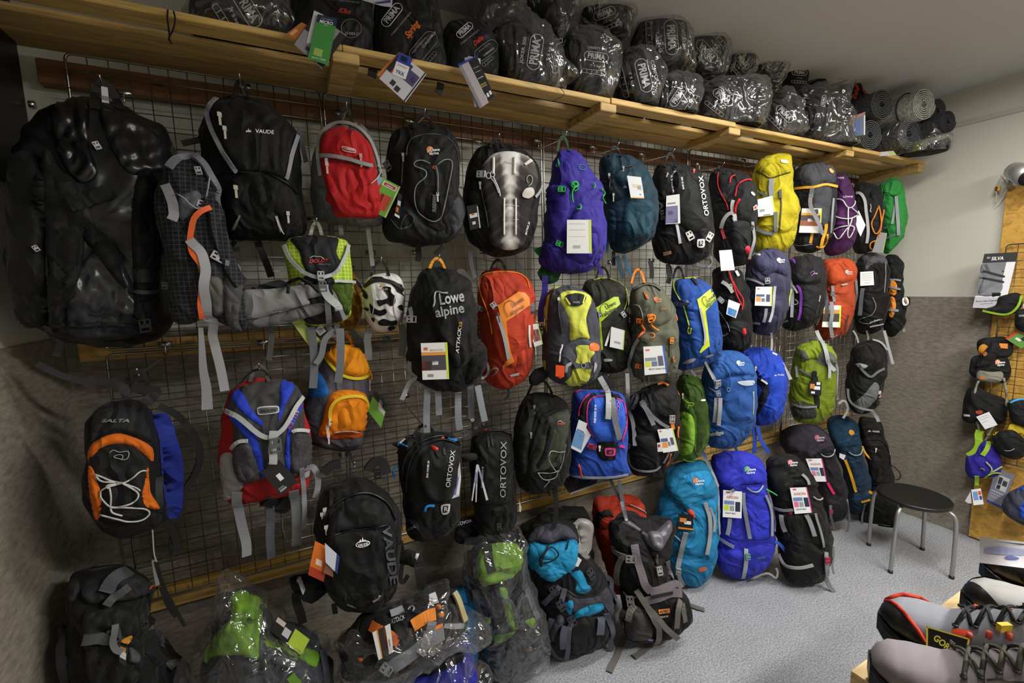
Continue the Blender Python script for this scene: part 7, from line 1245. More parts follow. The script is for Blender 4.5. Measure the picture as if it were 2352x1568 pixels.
# ------------------------------------------------------------------ sleeping bags and mats on the shelf
def stad(t, x, y, w, h, ang, r=.0016, mat='b4b4b4', cells=0):
    a = math.radians(ang); c, s_ = math.cos(a), -math.sin(a); k = max(0, w-h)/2; pts = []
    for sx, st in ((1, -90), (-1, 90)):
        for i in range(7):
            th = math.radians(st+i*30); px, py = sx*k+h/2*math.cos(th), h/2*math.sin(th); pts.append(Vector((x+px*c-py*s_, y+px*s_+py*c)))
    t.tube(pts, r, mat, 'printed_frame', .002, closed=True, kind='print', step=4)
    for i in range(1, cells):
        px = -w/2+w*i/cells; t.tube([Vector((x+px*c+h/2*s_, y+px*s_-h/2*c)), Vector((x+px*c-h/2*s_, y+px*s_+h/2*c))], r*.8, mat, 'printed_line', .002, kind='print')
def prima(t, x, y, w, ang, top=None, scale=True, sub=(0, 1), mat='b8b8b8'):
    """stadium frame with PRIMA, model line above, temperature scale below; sub = direction of the scale"""
    a = math.radians(ang); ux, uy = math.cos(a), -math.sin(a); vx, vy = -uy, ux
    h = w*.36; stad(t, x, y, w, h, ang, mat=mat); t.text('PRIMA', x, y, h*.62, mat, ang, w*.72, bold=.03, lift=.003)
    if top: t.text(top, x-vx*h*.95, y-vy*h*.95, h*.26, mat, ang, w*.75, lift=.003)
    if scale:
        qx, qy = x+vx*h*1.75, y+vy*h*1.75; stad(t, qx, qy, w*1.0, h*.42, ang, .001, mat, 5)
        for i, s_ in enumerate(('3', '8', '14', '21')): k = (-.3+.2*i)*w; t.text(s_, qx+ux*k, qy+uy*k, h*.16, mat, ang, lift=.003)
        t.text('T 5 kg', x+vx*h*1.05, y+vy*h*1.05, h*.2, mat, ang, w*.4, lift=.003)
def sack(label, out, Y, logo=None, wrapo=None, depth=.26, front=.06, mat='222324', face=.5, wr=.006, extra=None, name='sleeping_bag'):
    q = Q(out); c = sum(q, Vector((0, 0)))/len(q)
    t = Thing(name, label, 'sleeping bag', c.x, c.y, Y=Y, face=face, group=None); t.zmin = 2.506
    dp = min(depth, 1.93-Y-.02)
    t.body(out, front, dp, M(mat, 'sack'), 'stuff_sack', wr, 11, 3.4)
    if logo: prima(t, *logo)
    if extra: extra(t)
    if wrapo: wrap(t, wrapo, 'clear plastic bag', front+.03, dp*.6, wr=.016, rings=9, tint='8c8c8c')
    return t
LP = lambda x, y: (1000+x/3.92, y/3.92)
MP = lambda x, y: (1550+x/3.36, y/3.36)
t = sack('sleeping bag in shiny plastic at the left end of the shelf', 'z:440,75 436,10 470,-50 560,-80 640,-50 660,20 658,90 560,100 480,95', 1.64, (568, 20, 95, -58, None), 'z:425,80 440,-10 520,-70 640,-60 668,10 660,90 560,105 470,100', face=.7)
t = sack('big black sleeping bag with a red scribble print behind the green leaflet', 'z:662,120 660,20 670,-50 730,-95 810,-85 850,-20 856,80 840,140 760,150 700,140', 1.66, None, extra=lambda t: (t.text('Klas', 790, 26, 11, 'b02820', -8, 30, shear=.4, bold=.03), t.text('SHIELD', 809, 78, 6, '8a8a8a', -4, 34), stad(t, 806, 66, 46, 42, -4, .001, '77777a'), t.text('VYROBENO V CESKE REPUBLICE', 780, 2, 3.5, '707072', -6, 90)))
t = sack('large black sleeping bag printed with orange handwriting', 'z:862,160 856,60 866,-20 900,-80 970,-70 1005,10 1020,110 1024,180 960,195 890,180', 1.66, (900, 35, 62, 52, None, False), extra=lambda t: (t.text('Spring', 945, 70, 15, 'c8641e', 52, 46, shear=.5, bold=.04), t.text('VYROBENO V CESKE REPUBLICE', 921, 56, 4, '8a8a8c', 50, 70), stad(t, 972, 108, 80, 34, 50, .001, '77777a'), t.text('CLIMASHIELD', 985, 92, 5, '9a9a9c', 52, 46), t.text('NOVY SYSTEM HOREJSI', 965, 103, 3, '77777a', 52, 44), t.text('VRSTVY MATERIALU', 958, 108, 3, '77777a', 52, 40), stad(t, 990, 132, 30, 8, 50, .001, '77777a', 4)))
t = sack('round black sleeping bag with red handwriting, smaller than its left neighbour', 'l:60,560 60,330 120,220 250,165 380,185 500,285 560,400 565,600 520,760 300,800 100,720', 1.64, (1067, 70, 44, 42, None, False), extra=lambda t: (t.text('Delta', 1097, 95, 11, 'b0241e', 42, 28, shear=.5, bold=.04), t.text('VYROBENO V CESKE REPUBLICE', 1079, 86, 3.5, '8a8a8c', 38, 54), stad(t, 1116, 116, 60, 28, 38, .001, '77777a'), t.text('CLIMASHIELD', 1122, 120, 4, '9a9a9c', 38, 30), t.text('HOREJSI VRSTVA', 1112, 110, 3, '77777a', 38, 34), stad(t, 1119, 142, 30, 7, 40, .001, '77777a', 4)))
t = sack('dark sleeping bag leaning behind in cloudy plastic, its end out of view', 'z:1080,70 1100,10 1140,-40 1200,-60 1230,0 1220,80 1170,130 1110,130', 1.76, None, 'z:1070,70 1110,-20 1190,-70 1240,-10 1220,90 1130,130')
t = sack('plump wrapped sleeping bag with sideways white print, first of the bagged row', 'l:590,440 620,260 700,150 850,110 960,200 1050,330 1100,480 1110,650 1060,800 900,860 740,840 640,700', 1.60, (1229, 120, 82, 81, 'JOKER 300', True), 'l:540,380 600,200 690,40 790,10 830,90 940,160 1060,320 1190,590 1265,700 1190,760 1100,840 900,880 720,820 600,600')
t = sack('wrapped sleeping bag in cloudy plastic on top of the stack, touching the upper edge', 'l:840,80 880,-20 1000,-90 1150,-80 1260,40 1270,180 1190,320 1100,350 1020,290 940,200', 1.66, None, 'l:820,60 880,-60 1000,-140 1180,-120 1280,60 1290,180 1200,340 1100,375 1020,310 930,200')
t = sack('wrapped sleeping bag with level white print and a big shiny crease', 'l:1180,480 1180,360 1260,280 1400,270 1540,340 1630,480 1640,640 1580,860 1460,960 1300,920 1210,740', 1.60, (1369, 131, 56, -8, 'LIBERTY 200', True), 'l:1165,480 1190,330 1270,260 1400,255 1550,330 1650,480 1650,640 1590,860 1440,960 1290,900 1190,700')
t = sack('wrapped sleeping bag in the upper row with slanted print, above the creased one', 'l:1310,60 1350,-40 1500,-110 1690,-70 1780,40 1770,190 1700,340 1570,330 1440,230 1340,140', 1.70, (1388, 31, 52, 22, 'JUKER 300', True), 'l:1280,60 1330,-70 1500,-140 1710,-100 1810,40 1790,200 1700,370 1560,350 1420,230 1310,150')
t = sack('wrapped sleeping bag with vertical print and tall knotted plastic', 'l:1820,200 1880,90 2000,20 2110,40 2200,150 2270,300 2250,480 2180,600 2060,650 1920,560 1850,400', 1.68, (1541, 86, 80, -86, 'COMFORT 250', True), 'l:1800,180 1880,60 1990,0 2080,-60 2150,-140 2160,0 2250,200 2340,500 2330,640 2180,670 2050,640 1900,540 1830,380')
t = sack('small wrapped sleeping bag with steep print, standing forward at the shelf edge', 'l:1650,580 1690,480 1800,430 1910,450 2020,580 2045,680 2010,900 1960,1060 1820,1080 1720,900 1660,720', 1.58, (1478, 174, 78, -76, 'COMFORT', True), 'l:1640,560 1690,460 1800,420 1920,440 2040,590 2065,690 1990,880 1940,1000 1870,1035 1780,980 1700,860 1650,700')
t = sack('small wrapped sleeping bag with print rising to the right, at the shelf edge', 'z:1505,236 1516,190 1542,176 1578,180 1604,196 1602,240 1590,275 1550,292 1512,276', 1.58, (1557, 222, 52, 55, 'LIBERTY 50', True), 'z:1500,232 1512,182 1540,170 1580,172 1612,190 1604,236 1588,272 1545,284 1508,268')
t = sack('wrapped sleeping bag with upside down print in the upper row', 'm:80,360 100,210 180,155 300,180 380,290 400,430 370,540 290,600 160,590 100,500', 1.70, (1623, 118, 62, 132, 'JOKER 300', True), 'm:60,350 80,200 150,150 260,140 330,60 380,-40 420,-80 400,150 400,280 415,430 390,560 280,630 150,610 70,500')
t = sack('small wrapped sleeping bag wedged in the upper row, print turned right down', 'm:380,560 410,350 480,300 590,310 630,360 605,440 600,580 500,620', 1.74, (1704, 142, 40, -48, None, True), 'm:360,560 395,330 480,285 610,305 645,330 610,430 605,590 500,630')
t = sack('wrapped sleeping bag with a twisted plastic neck, last of the bagged upper row', 'm:620,560 615,410 660,310 750,295 840,340 865,450 820,560 780,640 700,660', 1.74, (1772, 142, 46, 62, 'JUKER 200', True), 'm:605,560 600,400 650,290 700,270 730,230 770,270 860,290 880,340 870,460 850,590 770,720 700,660')
t = sack('bare black sleeping bag without plastic, upright white print', 'm:830,640 850,490 900,415 980,435 1020,500 1012,640 970,760 880,760', 1.74, (1836, 167, 34, -4, 'LIBERTY', True), None, mat='141415')
t = sack('wide wrapped sleeping bag with a glossy bulging plastic pillow at the shelf edge', 'm:180,860 215,700 320,620 480,610 660,620 700,720 690,850 660,1000 600,1100 420,1100 260,1000', 1.58, (1660, 224, 52, -38, 'JOKER', True), 'm:160,860 205,680 320,600 480,595 690,590 740,640 725,760 670,1000 620,1060 420,1040 250,960', wr=.01)
t = sack('wrapped sleeping bag with down slanting print, next to the bulging pillow one', 'm:710,980 745,800 820,700 920,730 980,860 1000,990 920,1140 800,1150', 1.60, (1802, 262, 48, -45, None, True), 'm:690,980 735,790 820,685 925,715 990,850 1015,980 960,1040 890,1100 770,1100')
t = sack('wrapped sleeping bag in very crumpled plastic, last before the mats', 'm:990,720 1060,665 1200,660 1290,760 1340,900 1380,1180 1240,1220 1080,1150 990,980', 1.60, (1891, 232, 26, 80, None, False), 'm:960,700 1040,650 1200,640 1340,630 1350,760 1370,900 1390,1160 1200,1140 1060,1110 970,980', wr=.012)
t = sack('small black and red sleeping bag with red straps behind the crumpled one', 'm:1150,660 1180,630 1260,590 1380,600 1440,700 1460,780 1440,900 1300,900 1200,760', 1.72, None, mat='1a1516', extra=lambda t: (t.strap('m:1255,590 1300,640 1380,640 1410,700', .018, 'a8241c', 'red_strap', .002, .006), t.text('Delta', 1965, 215, 9, 'a8241c', 75, 26, shear=.4, bold=.04), t.strap('m:1440,700 1465,720 1455,760', .02, 'a8241c', 'red_strap', .002, .01)))
t = sack('small black sleeping bag with a grey label tucked behind the bare black one', 'm:1010,640 1020,550 1080,540 1140,600 1160,700 1080,740', 1.76, None, mat='141415', extra=lambda t: t.strap('m:1030,640 1080,610 1120,590', .02, '77777a', 'label_strip', .002, .006))

def mat_roll(label, x, y, rx, ry, Y, ln=.42, col='4c4d50', layers=6, wrapped=False):
    c = atY(x, y, Y); r = abs(atY(x, y-ry, Y).z-atY(x, y+ry, Y).z)/2; c.z = max(c.z, 2.508+r)
    o0 = Vector((c.x, c.y, c.z-r)); e = empty('camping_mat', o0, label, 'camping mat', 'rolled camping mats'); th = r*.8/layers*.5
    A = Vector((.22, .97, 0)).normalized(); B = Vector((.97, -.22, 0)).normalized(); ln = min(ln, (1.885-c.y)/A.y)
    at = lambda u, yy, w: c+B*u+A*yy+Vector((0, 0, w))
    V, Fc = [], []; n = layers*26
    for i in range(n+1):
        a = 2*math.pi*i/26; rr = r*.2+(r*.98-r*.2)*i/n
        for dr in (-th/2, th/2):
            for yy in (0, ln): V.append(at((rr+dr)*math.cos(a), yy, (rr+dr)*math.sin(a)))
    for i in range(n):
        b = i*4; k = b+4
        Fc += [(b, b+2, k+2, k), (b+1, k+1, k+3, b+3), (b, k, k+1, b+1), (b+2, b+3, k+3, k+2)]
    link('foam_sheet', V, Fc, M(col, 'mat'), e, o0, smooth=False)
    for yy in (.09, ln-.09): link('strap', *tubev([at(r*1.03*math.cos(a), yy, r*1.03*math.sin(a)) for a in [i*math.pi/12 for i in range(24)]], .004, 5, True), M('1c1c1d', 'web'), e, o0)
    if wrapped:
        V, Fc = [], []
        for yy, s_ in ((-.02, .5), (-.015, .9), (0, 1), (.1, 1.01), (.2, 1), (ln-.02, 1), (ln+.01, .8)):
            for i in range(24): a = i*math.pi/12; q = at(r*1.1*s_*math.cos(a), yy, r*1.1*s_*math.sin(a)); V.append(q+Vector((0, 0, .006*noise.noise(q*30))))
        for i in range(6):
            for k in range(24): Fc.append((i*24+k, i*24+(k+1) % 24, (i+1)*24+(k+1) % 24, (i+1)*24+k))
        link('plastic_wrap', V, Fc, M('9a9a9a', 'wrap'), e, o0)
mat_roll('dark rolled foam mat, upper left of the mat stack', *MP(1600, 800), 18, 36, 1.52, .40, '46474a')
mat_roll('light grey rolled foam mat with a pale shell, largest of the stack', *MP(1925, 800), 21, 38, 1.44, .44, 'b4b4aa')
mat_roll('dark rolled foam mat, lower left of the stack on the planks', *MP(1510, 1040), 18, 36, 1.55, .37, '4c4d50')
mat_roll('grey rolled foam mat in plastic, lower middle of the stack', *MP(1810, 1030), 19, 38, 1.50, .42, '55565a', wrapped=True)
mat_roll('narrow dark rolled mat at the right of the pale one', *MP(2030, 850), 14, 30, 1.42, .44, '3c3d40')
mat_roll('rightmost dark rolled mat, nearest the right wall', *MP(2110, 935), 14, 27, 1.36, .44, '303134')
T = Thing('packed_mattress', 'flat dark sleeping mattress in clear plastic under the rightmost rolls', 'camping mat', 2130, 350, Y=1.44, face=.6); T.zmin = 2.506
T.body('C:1380,1180 1480,1140 1620,1080 1640,1140 1600,1200 1480,1230 1360,1250 1250,1240', .06, .10, M('1c1d1f', 'sack'), wr=.006, p=3); T.patch('C:1345,1130 1375,1105 1440,1140 1420,1180 1360,1190', M('6a7a2c'), .004, 'green_label', 5, solid=False)
wrap(T, 'C:1290,1150 1400,1080 1440,1000 1480,950 1540,1020 1640,1050 1650,1140 1610,1210 1480,1240 1340,1250', 'clear plastic bag', .07, .10, wr=.01)
T = Thing('leaflet_box', 'small framed blue and white card box between the sacks and the mats', 'box', 1985, 285, Y=1.52, face=.4)
T.card('m:1365,900 1470,862 1468,1040 1380,1052', '2c3c5a', [(0, 0, 1, .14, '8a5a3c'), (.9, 0, 1, 1, 'd8d8d8'), (.1, .3, .6, .9, '24408a')], .0, 'printed_card')
T = Thing('packing_sheet', 'flat white plastic sleeve lying at the shelf edge under the mats', 'sleeve', 2030, 352, Y=1.53, face=.2); T.card('C:1030,1195 1200,1180 1225,1212 1060,1225', 'a8a4a8', [(.7, .2, 1, .8, '9ab040')], .0, 'sleeve_sheet')

# leaflets hanging from the shelf edge
def leaf(label, x, y, cards, Y=1.50):
    T = Thing('leaflet_bundle', label, 'leaflet', x, y, Y=Y, face=.35)
    for i, (pts, mt, pr) in enumerate(cards):
        q = Q(pts); c = sum(q, Vector((0, 0)))/4; T.card(pts, mt, pr, .004*i, 'leaflet_sheet')
    T.tube([Vector((x, y-70)), Vector((x, y-50))], .001, '1a1a1a', 'string')
    return T
leaf('bundle of leaflets with a green microfibre card on top, hanging over the shelf edge', 735, 95, [('B:755,230 860,150 960,200 860,290', 'b0682a', [(.1, .1, .5, .3, 'd8a070')]), ('B:810,300 950,90 1165,240 1000,465', '8c8a90', [(.02, .8, .98, 1, '1c1c20'), (.5, 0, 1, .12, '1a1a1c'), (.5, .12, 1, .17, 'b02820'), (.1, .3, .2, .5, '2c2c34'), (.05, .55, .15, .7, '2c2c34'), (.75, .3, .9, .45, '3a3a48')]),
    ('B:945,70 1010,100 965,300 893,290', 'd0d0cc', [(.6, .1, .7, .8, '9a9a98')]), ('B:970,95 1103,125 1040,442 902,395', '3f8a3c', [(0, 0, 1, .17, '1c2440'), (.2, .72, .62, .88, '9ab45a'), (.5, .07, 3.5, 'POLYAMIDE', '8a94c0'), (.5, .14, 7, 'MICRO', 'f0f0f0'), (.5, .2, 3, 'FIBRE', '9ad09a'), (.5, .93, 4, 'MICRO FIBRE', 'c0dcc0')])])
leaf('bundle of leaflets with a white and blue card on top, middle of the shelf edge', 920, 170, [('B:1370,500 1520,350 1620,400 1500,640', 'c87830', [(.0, .4, .3, 1, 'e0a870')]), ('B:1385,530 1530,355 1705,500 1562,690', 'c9c7cc', [(.35, -.02, 1, .13, '1a1a1c'), (.35, .13, 1, .17, 'c02820'), (.1, .3, .25, .45, '2c2c34'), (.05, .5, .2, .66, '2c2c34'), (.8, .4, .92, .55, '2c2c34'), (.45, .45, .8, .9, '4a4468'), (.55, .7, .7, .85, '6a5a9a'), (.0, .93, 1, .97, '1a1a1c')]),
    ('B:1520,352 1610,395 1562,537 1473,500', 'e6e6ea', [(0, 0, 1, .4, '2a3c9a'), (.2, .08, .7, .3, '101830'), (.5, .5, 4, 'Camosnal', 'd0a080'), (.5, .82, 8, 'YKK', '4a4a70')])])
leaf('bundle of narrow leaflets with a black spec card, right of the other two bundles', 1095, 190, [('B:1985,378 2068,395 2070,500 2030,700', 'd8d8dc', []), ('B:1960,390 2000,380 2110,690 2030,725', 'a8a0b0', []), ('B:1918,440 1985,412 2125,692 2065,732', 'b8aeb4', [(0, 0, .3, 1, '8a8a90')]), ('B:1985,410 2045,382 2165,655 2100,690', '1c1c1e', [(.1, .86, .3, .95, 'f0f0f0'), (.4, .84, .6, .93, 'f0f0f0'), (.7, .82, .9, .91, 'f0f0f0'), (.2, .6, .8, .63, '8a9a40'), (.2, .65, .8, .68, 'b08040'), (.2, .2, .8, .22, '8a8a8a'), (.2, .3, .8, .32, '8a8a8a'), (.2, .45, .8, .47, 'c0c0c0')]), ('B:1915,435 2040,375 2040,388 1920,448', '2c3c9a', [])])
T = Thing('leaflet_bundle', 'folded leaflet peeking in at the top edge above the orange print', 'leaflet', 870, 0, Y=1.50, face=.4); T.card('B:1265,0 1480,-60 1470,50 1400,40', 'b0b0b8', [(.1, .5, .9, .7, '3a3a6a')], .0, 'leaflet_sheet')
T = Thing('shelf_string', 'thin black knotted string hanging over the left shelf planks', 'string', 395, 60, Y=1.53, face=0); T.tube('a:1210,70 1205,120 1215,200 1220,260 1215,290', .0022, '0e0e0e', 'cord', off=0); T.tube('a:1250,80 1262,140 1245,220 1220,265 1225,300 1240,315', .0022, '0e0e0e', 'cord', off=0)
T = Thing('shelf_wire', 'thin dark wire looped around the middle front plank', 'wire', 1290, 215, Y=1.532, face=0); T.tube('l:1115,780 1130,800 1160,830 1155,860 1060,908', .0012, '0e0e0e', 'cord', off=0)
T = Thing('hanging_strap', 'short black strap dangling through the shelf slats', 'strap', 1010, 210, Y=1.62, face=0); T.strap('B:1345,440 1340,480 1335,520', .04, '0f0f10', 'webbing', off=0)
T = Thing('hanging_strap', 'short black strap end hanging under the shelf, right of the yellow card bundle', 'strap', 1010, 210, Y=1.62, face=0); T.strap('B:1800,560 1795,600 1780,630', .035, '0f0f10', 'webbing', off=0)

# ------------------------------------------------------------------ right wall: OSB board, grid, hanging gear
yo = atX(2269, 828, XR-.02).y
ob = box('osb_board', (XR-.022, yo-1.6, .012), (XR-.007, yo, 2.275), M('cf9f48', 'osb'), None, Vector((XR-.015, yo-.8, .012)))
tag(ob, 'tall yellow chipboard panel on the right wall', 'board')
gp = atX(2312, 562, XR-.05)
grid(gp.y-1.0, gp.y, gp.z-1.35, gp.z, 'dark wire grid panel on the chipboard of the right wall', XR-.05, 'y')
GXR = XR-.10
def hang(name, label, cat, x, y, X=GXR, face=None, **k):
    t = Thing(name, label, cat, x, y, X=X, yaw=1.0, **k); return t
T = hang('packaged_case', 'grey rolled case in a white and black retail pack', 'packaged case', 2285, 645)
T.card('v:455,680 667,668 580,1035 375,1025', 'dedee0', [(-.02, 0, 1, .17, '131314'), (.0, .17, .72, .78, '6f7074'), (.0, .33, .72, .35, '1a1a1c'), (.0, .44, .72, .46, '1a1a1c'), (.5, .72, .78, .78, '1c1c1e'), (.0, .8, .85, .99, 'b4b4b8'), (.42, .1, 8, 'SILVA', 'f2f2f2'), (.14, .08, 4, 'SKI', 'c8c8c8'), (.4, .87, 4, 'Phone Case Organizer', '2a2a2c'), (.4, .92, 2, 'waterproof bag for hiking', '4a4a4c')], .02)
T.body('v:445,740 605,745 590,850 560,955 410,950 425,850', .025, .02, M('77787c'), 'rolled_case', .002, 8, 5, 5); T.strap('v:445,790 500,805 590,830', .012, '141415', 'strap', lift=.003); T.strap('v:430,835 500,845 585,865', .012, '141415', 'strap', lift=.003); T.patch('v:500,930 555,930 560,955 500,955', M('1a1a1c'), .003, 'label_patch', 4, sharp=2, solid=False)
T = hang('pouch', 'black zip pouch with lime piping behind the grey case pack', 'pouch', 2310, 700, XR-.09)
T.body('v:540,960 600,940 660,930 690,950 690,1010 650,1060 570,1080 470,1065 430,1040 520,1010', .03, .02, M('1a1c20'), wr=.003, p=3); T.strap('v:440,1045 560,1070 620,1060 670,1010 685,950', .016, '8ab020', 'lime_piping', .003, .003)
T = hang('pouch', 'small black camera pouch cut by the right edge of the photo', 'pouch', 2345, 745, XR-.09); T.body('v:650,1060 700,1035 760,1040 760,1190 700,1185 650,1150', .03, .02, M('16181c'), wr=.003); T.text('LOWE', 2346, 725, 4, 'c0c0c0', 0, 12)
T = hang('product_card', 'green product card with a black gadget above the pouches', 'card', 2330, 760, XR-.08); T.card('v:585,1225 660,1180 760,1240 690,1290', '5a8a3c', [(0, 0, 1, .12, 'c83020'), (.4, .3, .6, .6, 'd8e0c8'), (.6, .5, .95, .9, '1a1a1c')], .01)
T = hang('pouch', 'black hip pouch with an orange label, on the left of the pouch cluster', 'pouch', 2285, 785, XR-.09); T.body('v:400,1260 430,1225 500,1215 580,1215 630,1250 635,1310 600,1345 500,1350 420,1320', .03, .02, M('151517'), wr=.003, p=3.4); T.patch('v:545,1255 600,1258 600,1290 550,1285', M('d8822c', 'print'), .003, 'orange_label', 4, sharp=2, solid=False); T.patch('v:415,1285 445,1260 480,1290 425,1330', M('d8922c', 'print'), .003, 'yellow_label', 4, solid=False)
T = hang('pouch', 'slanted black phone pouch crossing the pouch cluster', 'pouch', 2270, 810, XR-.14); T.body('v:390,1400 480,1270 510,1245 550,1270 545,1310 480,1385 430,1405', .03, .02, M('222226'), wr=.002, p=3); T.patch('v:445,1320 460,1308 470,1325 450,1340', M('c86a40', 'print'), .003, 'emblem', 3, solid=False)
T = hang('pouch', 'wide black belt pouch with a white crest below the slanted one', 'pouch', 2270, 850, XR-.10); T.body('v:350,1420 370,1350 430,1330 540,1340 600,1345 625,1420 610,1480 560,1510 460,1440 400,1480 360,1460', .03, .02, M('1b1c22'), wr=.003, p=3); T.logo(2100+545/2.8016, 340+1380/2.8016, 11, 'd87a30', 'e8e8e8', True)
T = hang('water_pouch', 'grey khaki soft pouch with a long light strap', 'pouch', 2270, 870, XR-.12); T.body('w:500,60 510,0 600,10 700,5 712,50 680,95 600,95 520,80', .02, .02, M('7e7c6c'), wr=.003, p=4); T.tube('w:515,85 485,170 485,350 510,440 550,580 600,500 640,440 690,380 730,280 740,200 715,60', .006, '8a8a7a', 'strap', lift=.004, off=.01); T.patch('w:520,55 550,50 560,70 530,72', M('c8682a', 'print'), .003, 'emblem', 3, solid=False)
T = hang('shoulder_bag', 'boxy black shoulder bag hanging beside the chipboard edge', 'bag', 2250, 960, XR-.10); T.body('w:420,160 480,130 600,180 730,230 745,330 700,420 560,420 400,405 385,330 400,230', .06, .03, M('131314'), wr=.004, p=4); T.patch('w:395,350 445,355 445,370 400,368', M('c8c8cc', 'print'), .004, 'small_label', 4, sharp=2, solid=False); T.patch('w:490,325 540,322 540,345 500,350', M('a8402c', 'print'), .004, 'red_label', 4, solid=False)
T.card('w:495,372 598,332 667,437 567,473', 'dcdce0', [(.1, .15, .8, .18, 'b090a0'), (.1, .3, .8, .33, 'a0a0a8'), (.1, .5, .6, .53, 'a0a0a8')], .03)
T = hang('pouch', 'black pouch with light blue trim at the right edge', 'pouch', 2335, 970, XR-.10); T.body('w:750,270 780,235 850,230 930,235 930,470 860,450 790,420 755,340', .04, .03, M('1e2228'), wr=.004, p=3.4); T.strap('w:770,260 820,235 900,232', .012, '2a8ac0', 'blue_trim', .002, .004)
T = hang('waist_pack', 'rounded black waist pack on a yellow back, right edge', 'bag', 2320, 1045, XR-.11); T.body('w:620,520 700,480 790,475 870,540 920,600 880,680 790,710 700,680 640,620', .05, .03, M('191a1e'), wr=.003, p=2.8); T.patch('w:620,500 700,450 800,430 870,470 900,520 800,480 700,480 640,520', M('b8a020'), .003, 'yellow_back', 6, solid=False); T.tube('w:650,600 720,540 800,530 870,570', .003, '2c2d32', 'zipper', lift=.004); T.tube('w:720,640 760,645 800,625', .0016, 'b8b8b8', 'emblem_line', kind='print', lift=.004)
T = hang('drawstring_bag', 'small violet bag with lime cords and a lime strap', 'bag', 2260, 1095, XR-.12); T.body('w:415,700 480,670 520,600 570,560 640,600 690,680 700,760 680,830 600,850 520,865 450,860 415,800', .05, .04, M('2a1f8c'), wr=.006, p=3)
T.strap('w:525,480 490,560 450,640 420,680', .05, '8ab020', 'lime_strap', .003, .004); T.strap('w:605,540 585,620 545,680', .03, '8ab020', 'lime_strap', .003, .006); T.tube('w:570,730 620,790 600,820 690,765', .004, 'a8b080', 'cord', lift=.01); T.tube('w:550,865 590,830 640,815 685,820', .004, '9ac030', 'cord', lift=.01); T.tube('w:520,790 545,780 560,800', .002, 'a8b040', 'emblem', lift=.006); T.strap('w:498,840 500,890 498,920', .028, '9ac830', 'lime_tab', .003, .01)
T.card('w:455,955 532,945 556,1072 475,1080', 'eeeef0', [(.1, .15, .6, .7, '7a9ad0'), (.65, .15, .95, .4, 'd8602c'), (.7, .45, .95, .7, '4a3a9a')], .01); T.card('w:405,1045 450,970 460,1065 430,1065', 'c8c8cc', [], .0)
T = hang('boxed_gadget', 'grey blister pack with black discs on the chipboard', 'packaged case', 2290, 1110, XR-.07); T.card('w:655,780 805,840 700,1110 575,1050', '77798a', [(.25, .15, .85, .55, 'b8b8bc'), (.3, .2, .5, .4, '34343a'), (.55, .25, .8, .4, '34343a'), (.3, .42, .5, .54, '34343a'), (.1, .62, .8, .64, 'c0c0c4'), (.1, .7, .8, .72, 'a0a0a8'), (.1, .78, .8, .8, 'a0a0a8'), (0, .93, 1, 1, '2a3a7a')], .01)
T = hang('backpack', 'blue and grey pack cut off by the right edge of the photo', 'backpack', 2340, 1180, XR-.13); T.body('w:715,1040 780,970 860,930 940,920 980,1000 980,1240 900,1240 800,1200 720,1130', .06, .04, M('4a4c5e'), wr=.006, p=3); T.patch('w:820,950 900,900 960,900 960,960 880,960', M('1f3f9a'), .006, 'blue_panel', 5); T.patch('w:830,1130 870,1050 940,1000 960,1180 860,1190', M('2348a8'), .01, 'blue_panel', 5); T.tube('w:715,1060 740,1140 820,1200 900,1230', .004, '2a2c38', 'piping', lift=.004)
# clip lamp with cables
c = atX(2340, 395, XR-.14); L_ = empty('clip_lamp', c, 'silver clip spotlight with loose cables at the right edge', 'lamp')
d_ = Vector((-.5, -.6, -.45)).normalized()
V, Fc = tubev([c+Vector((.03, .03, .02)), c, c+d_*.09], .045, 20, r2=.058); link('lamp_head', V, Fc, M('c9c9c8', 'satin'), L_, c)
V, Fc = tubev([c+d_*.088, c+d_*.092], .05, 20); link('lens', V, Fc, M('1a1616', 'plastic'), L_, c)
V, Fc = tubev(cr([c+Vector((.02, .03, -.03)), c+Vector((.06, .05, -.06)), Vector((XR-.03, c.y+.05, c.z-.07))], .02), .012, 8); link('bracket_arm', V, Fc, M('8c8c8a', 'satin'), L_, c)
for pts, cc in (([(600, 140), (560, 180), (525, 250), (530, 310), (520, 350)], 'c8c8c8'), ([(560, 180), (600, 250), (560, 290), (540, 260)], 'a0a0a0'), ([(600, 260), (560, 330), (520, 360)], 'b8b8b8'), ([(600, 150), (640, 240), (690, 220), (720, 180)], 'c8c8c8')):
    P_ = [atX(2100+x/2.8016, 340+y/2.8016, XR-.05) for x, y in pts]; V, Fc = tubev(cr(P_, .01), .0025, 6); link('cable', V, Fc, M(cc, 'plastic'), L_, c)
for (x, y), cc in (((530, 262), '7a2a18'), ((545, 260), 'e0b820')):
    p = atX(2100+x/2.8016, 340+y/2.8016, XR-.05); V, Fc = boxv(p, WX, (.008, .006, .012)); link('cable_plug', V, Fc, M(cc, 'plastic'), L_, c, smooth=False)

# ------------------------------------------------------------------ shoe display in the foreground
ZT = 1.04
pA = atZ(1955, 1540, ZT); 
BW = M('dcbb84', 'wood')
tb = empty('display_table', (pA.x+.6, pA.y-.25, 0), 'pale wooden display table with hiking shoes in the foreground', 'table'); o0 = tb.location
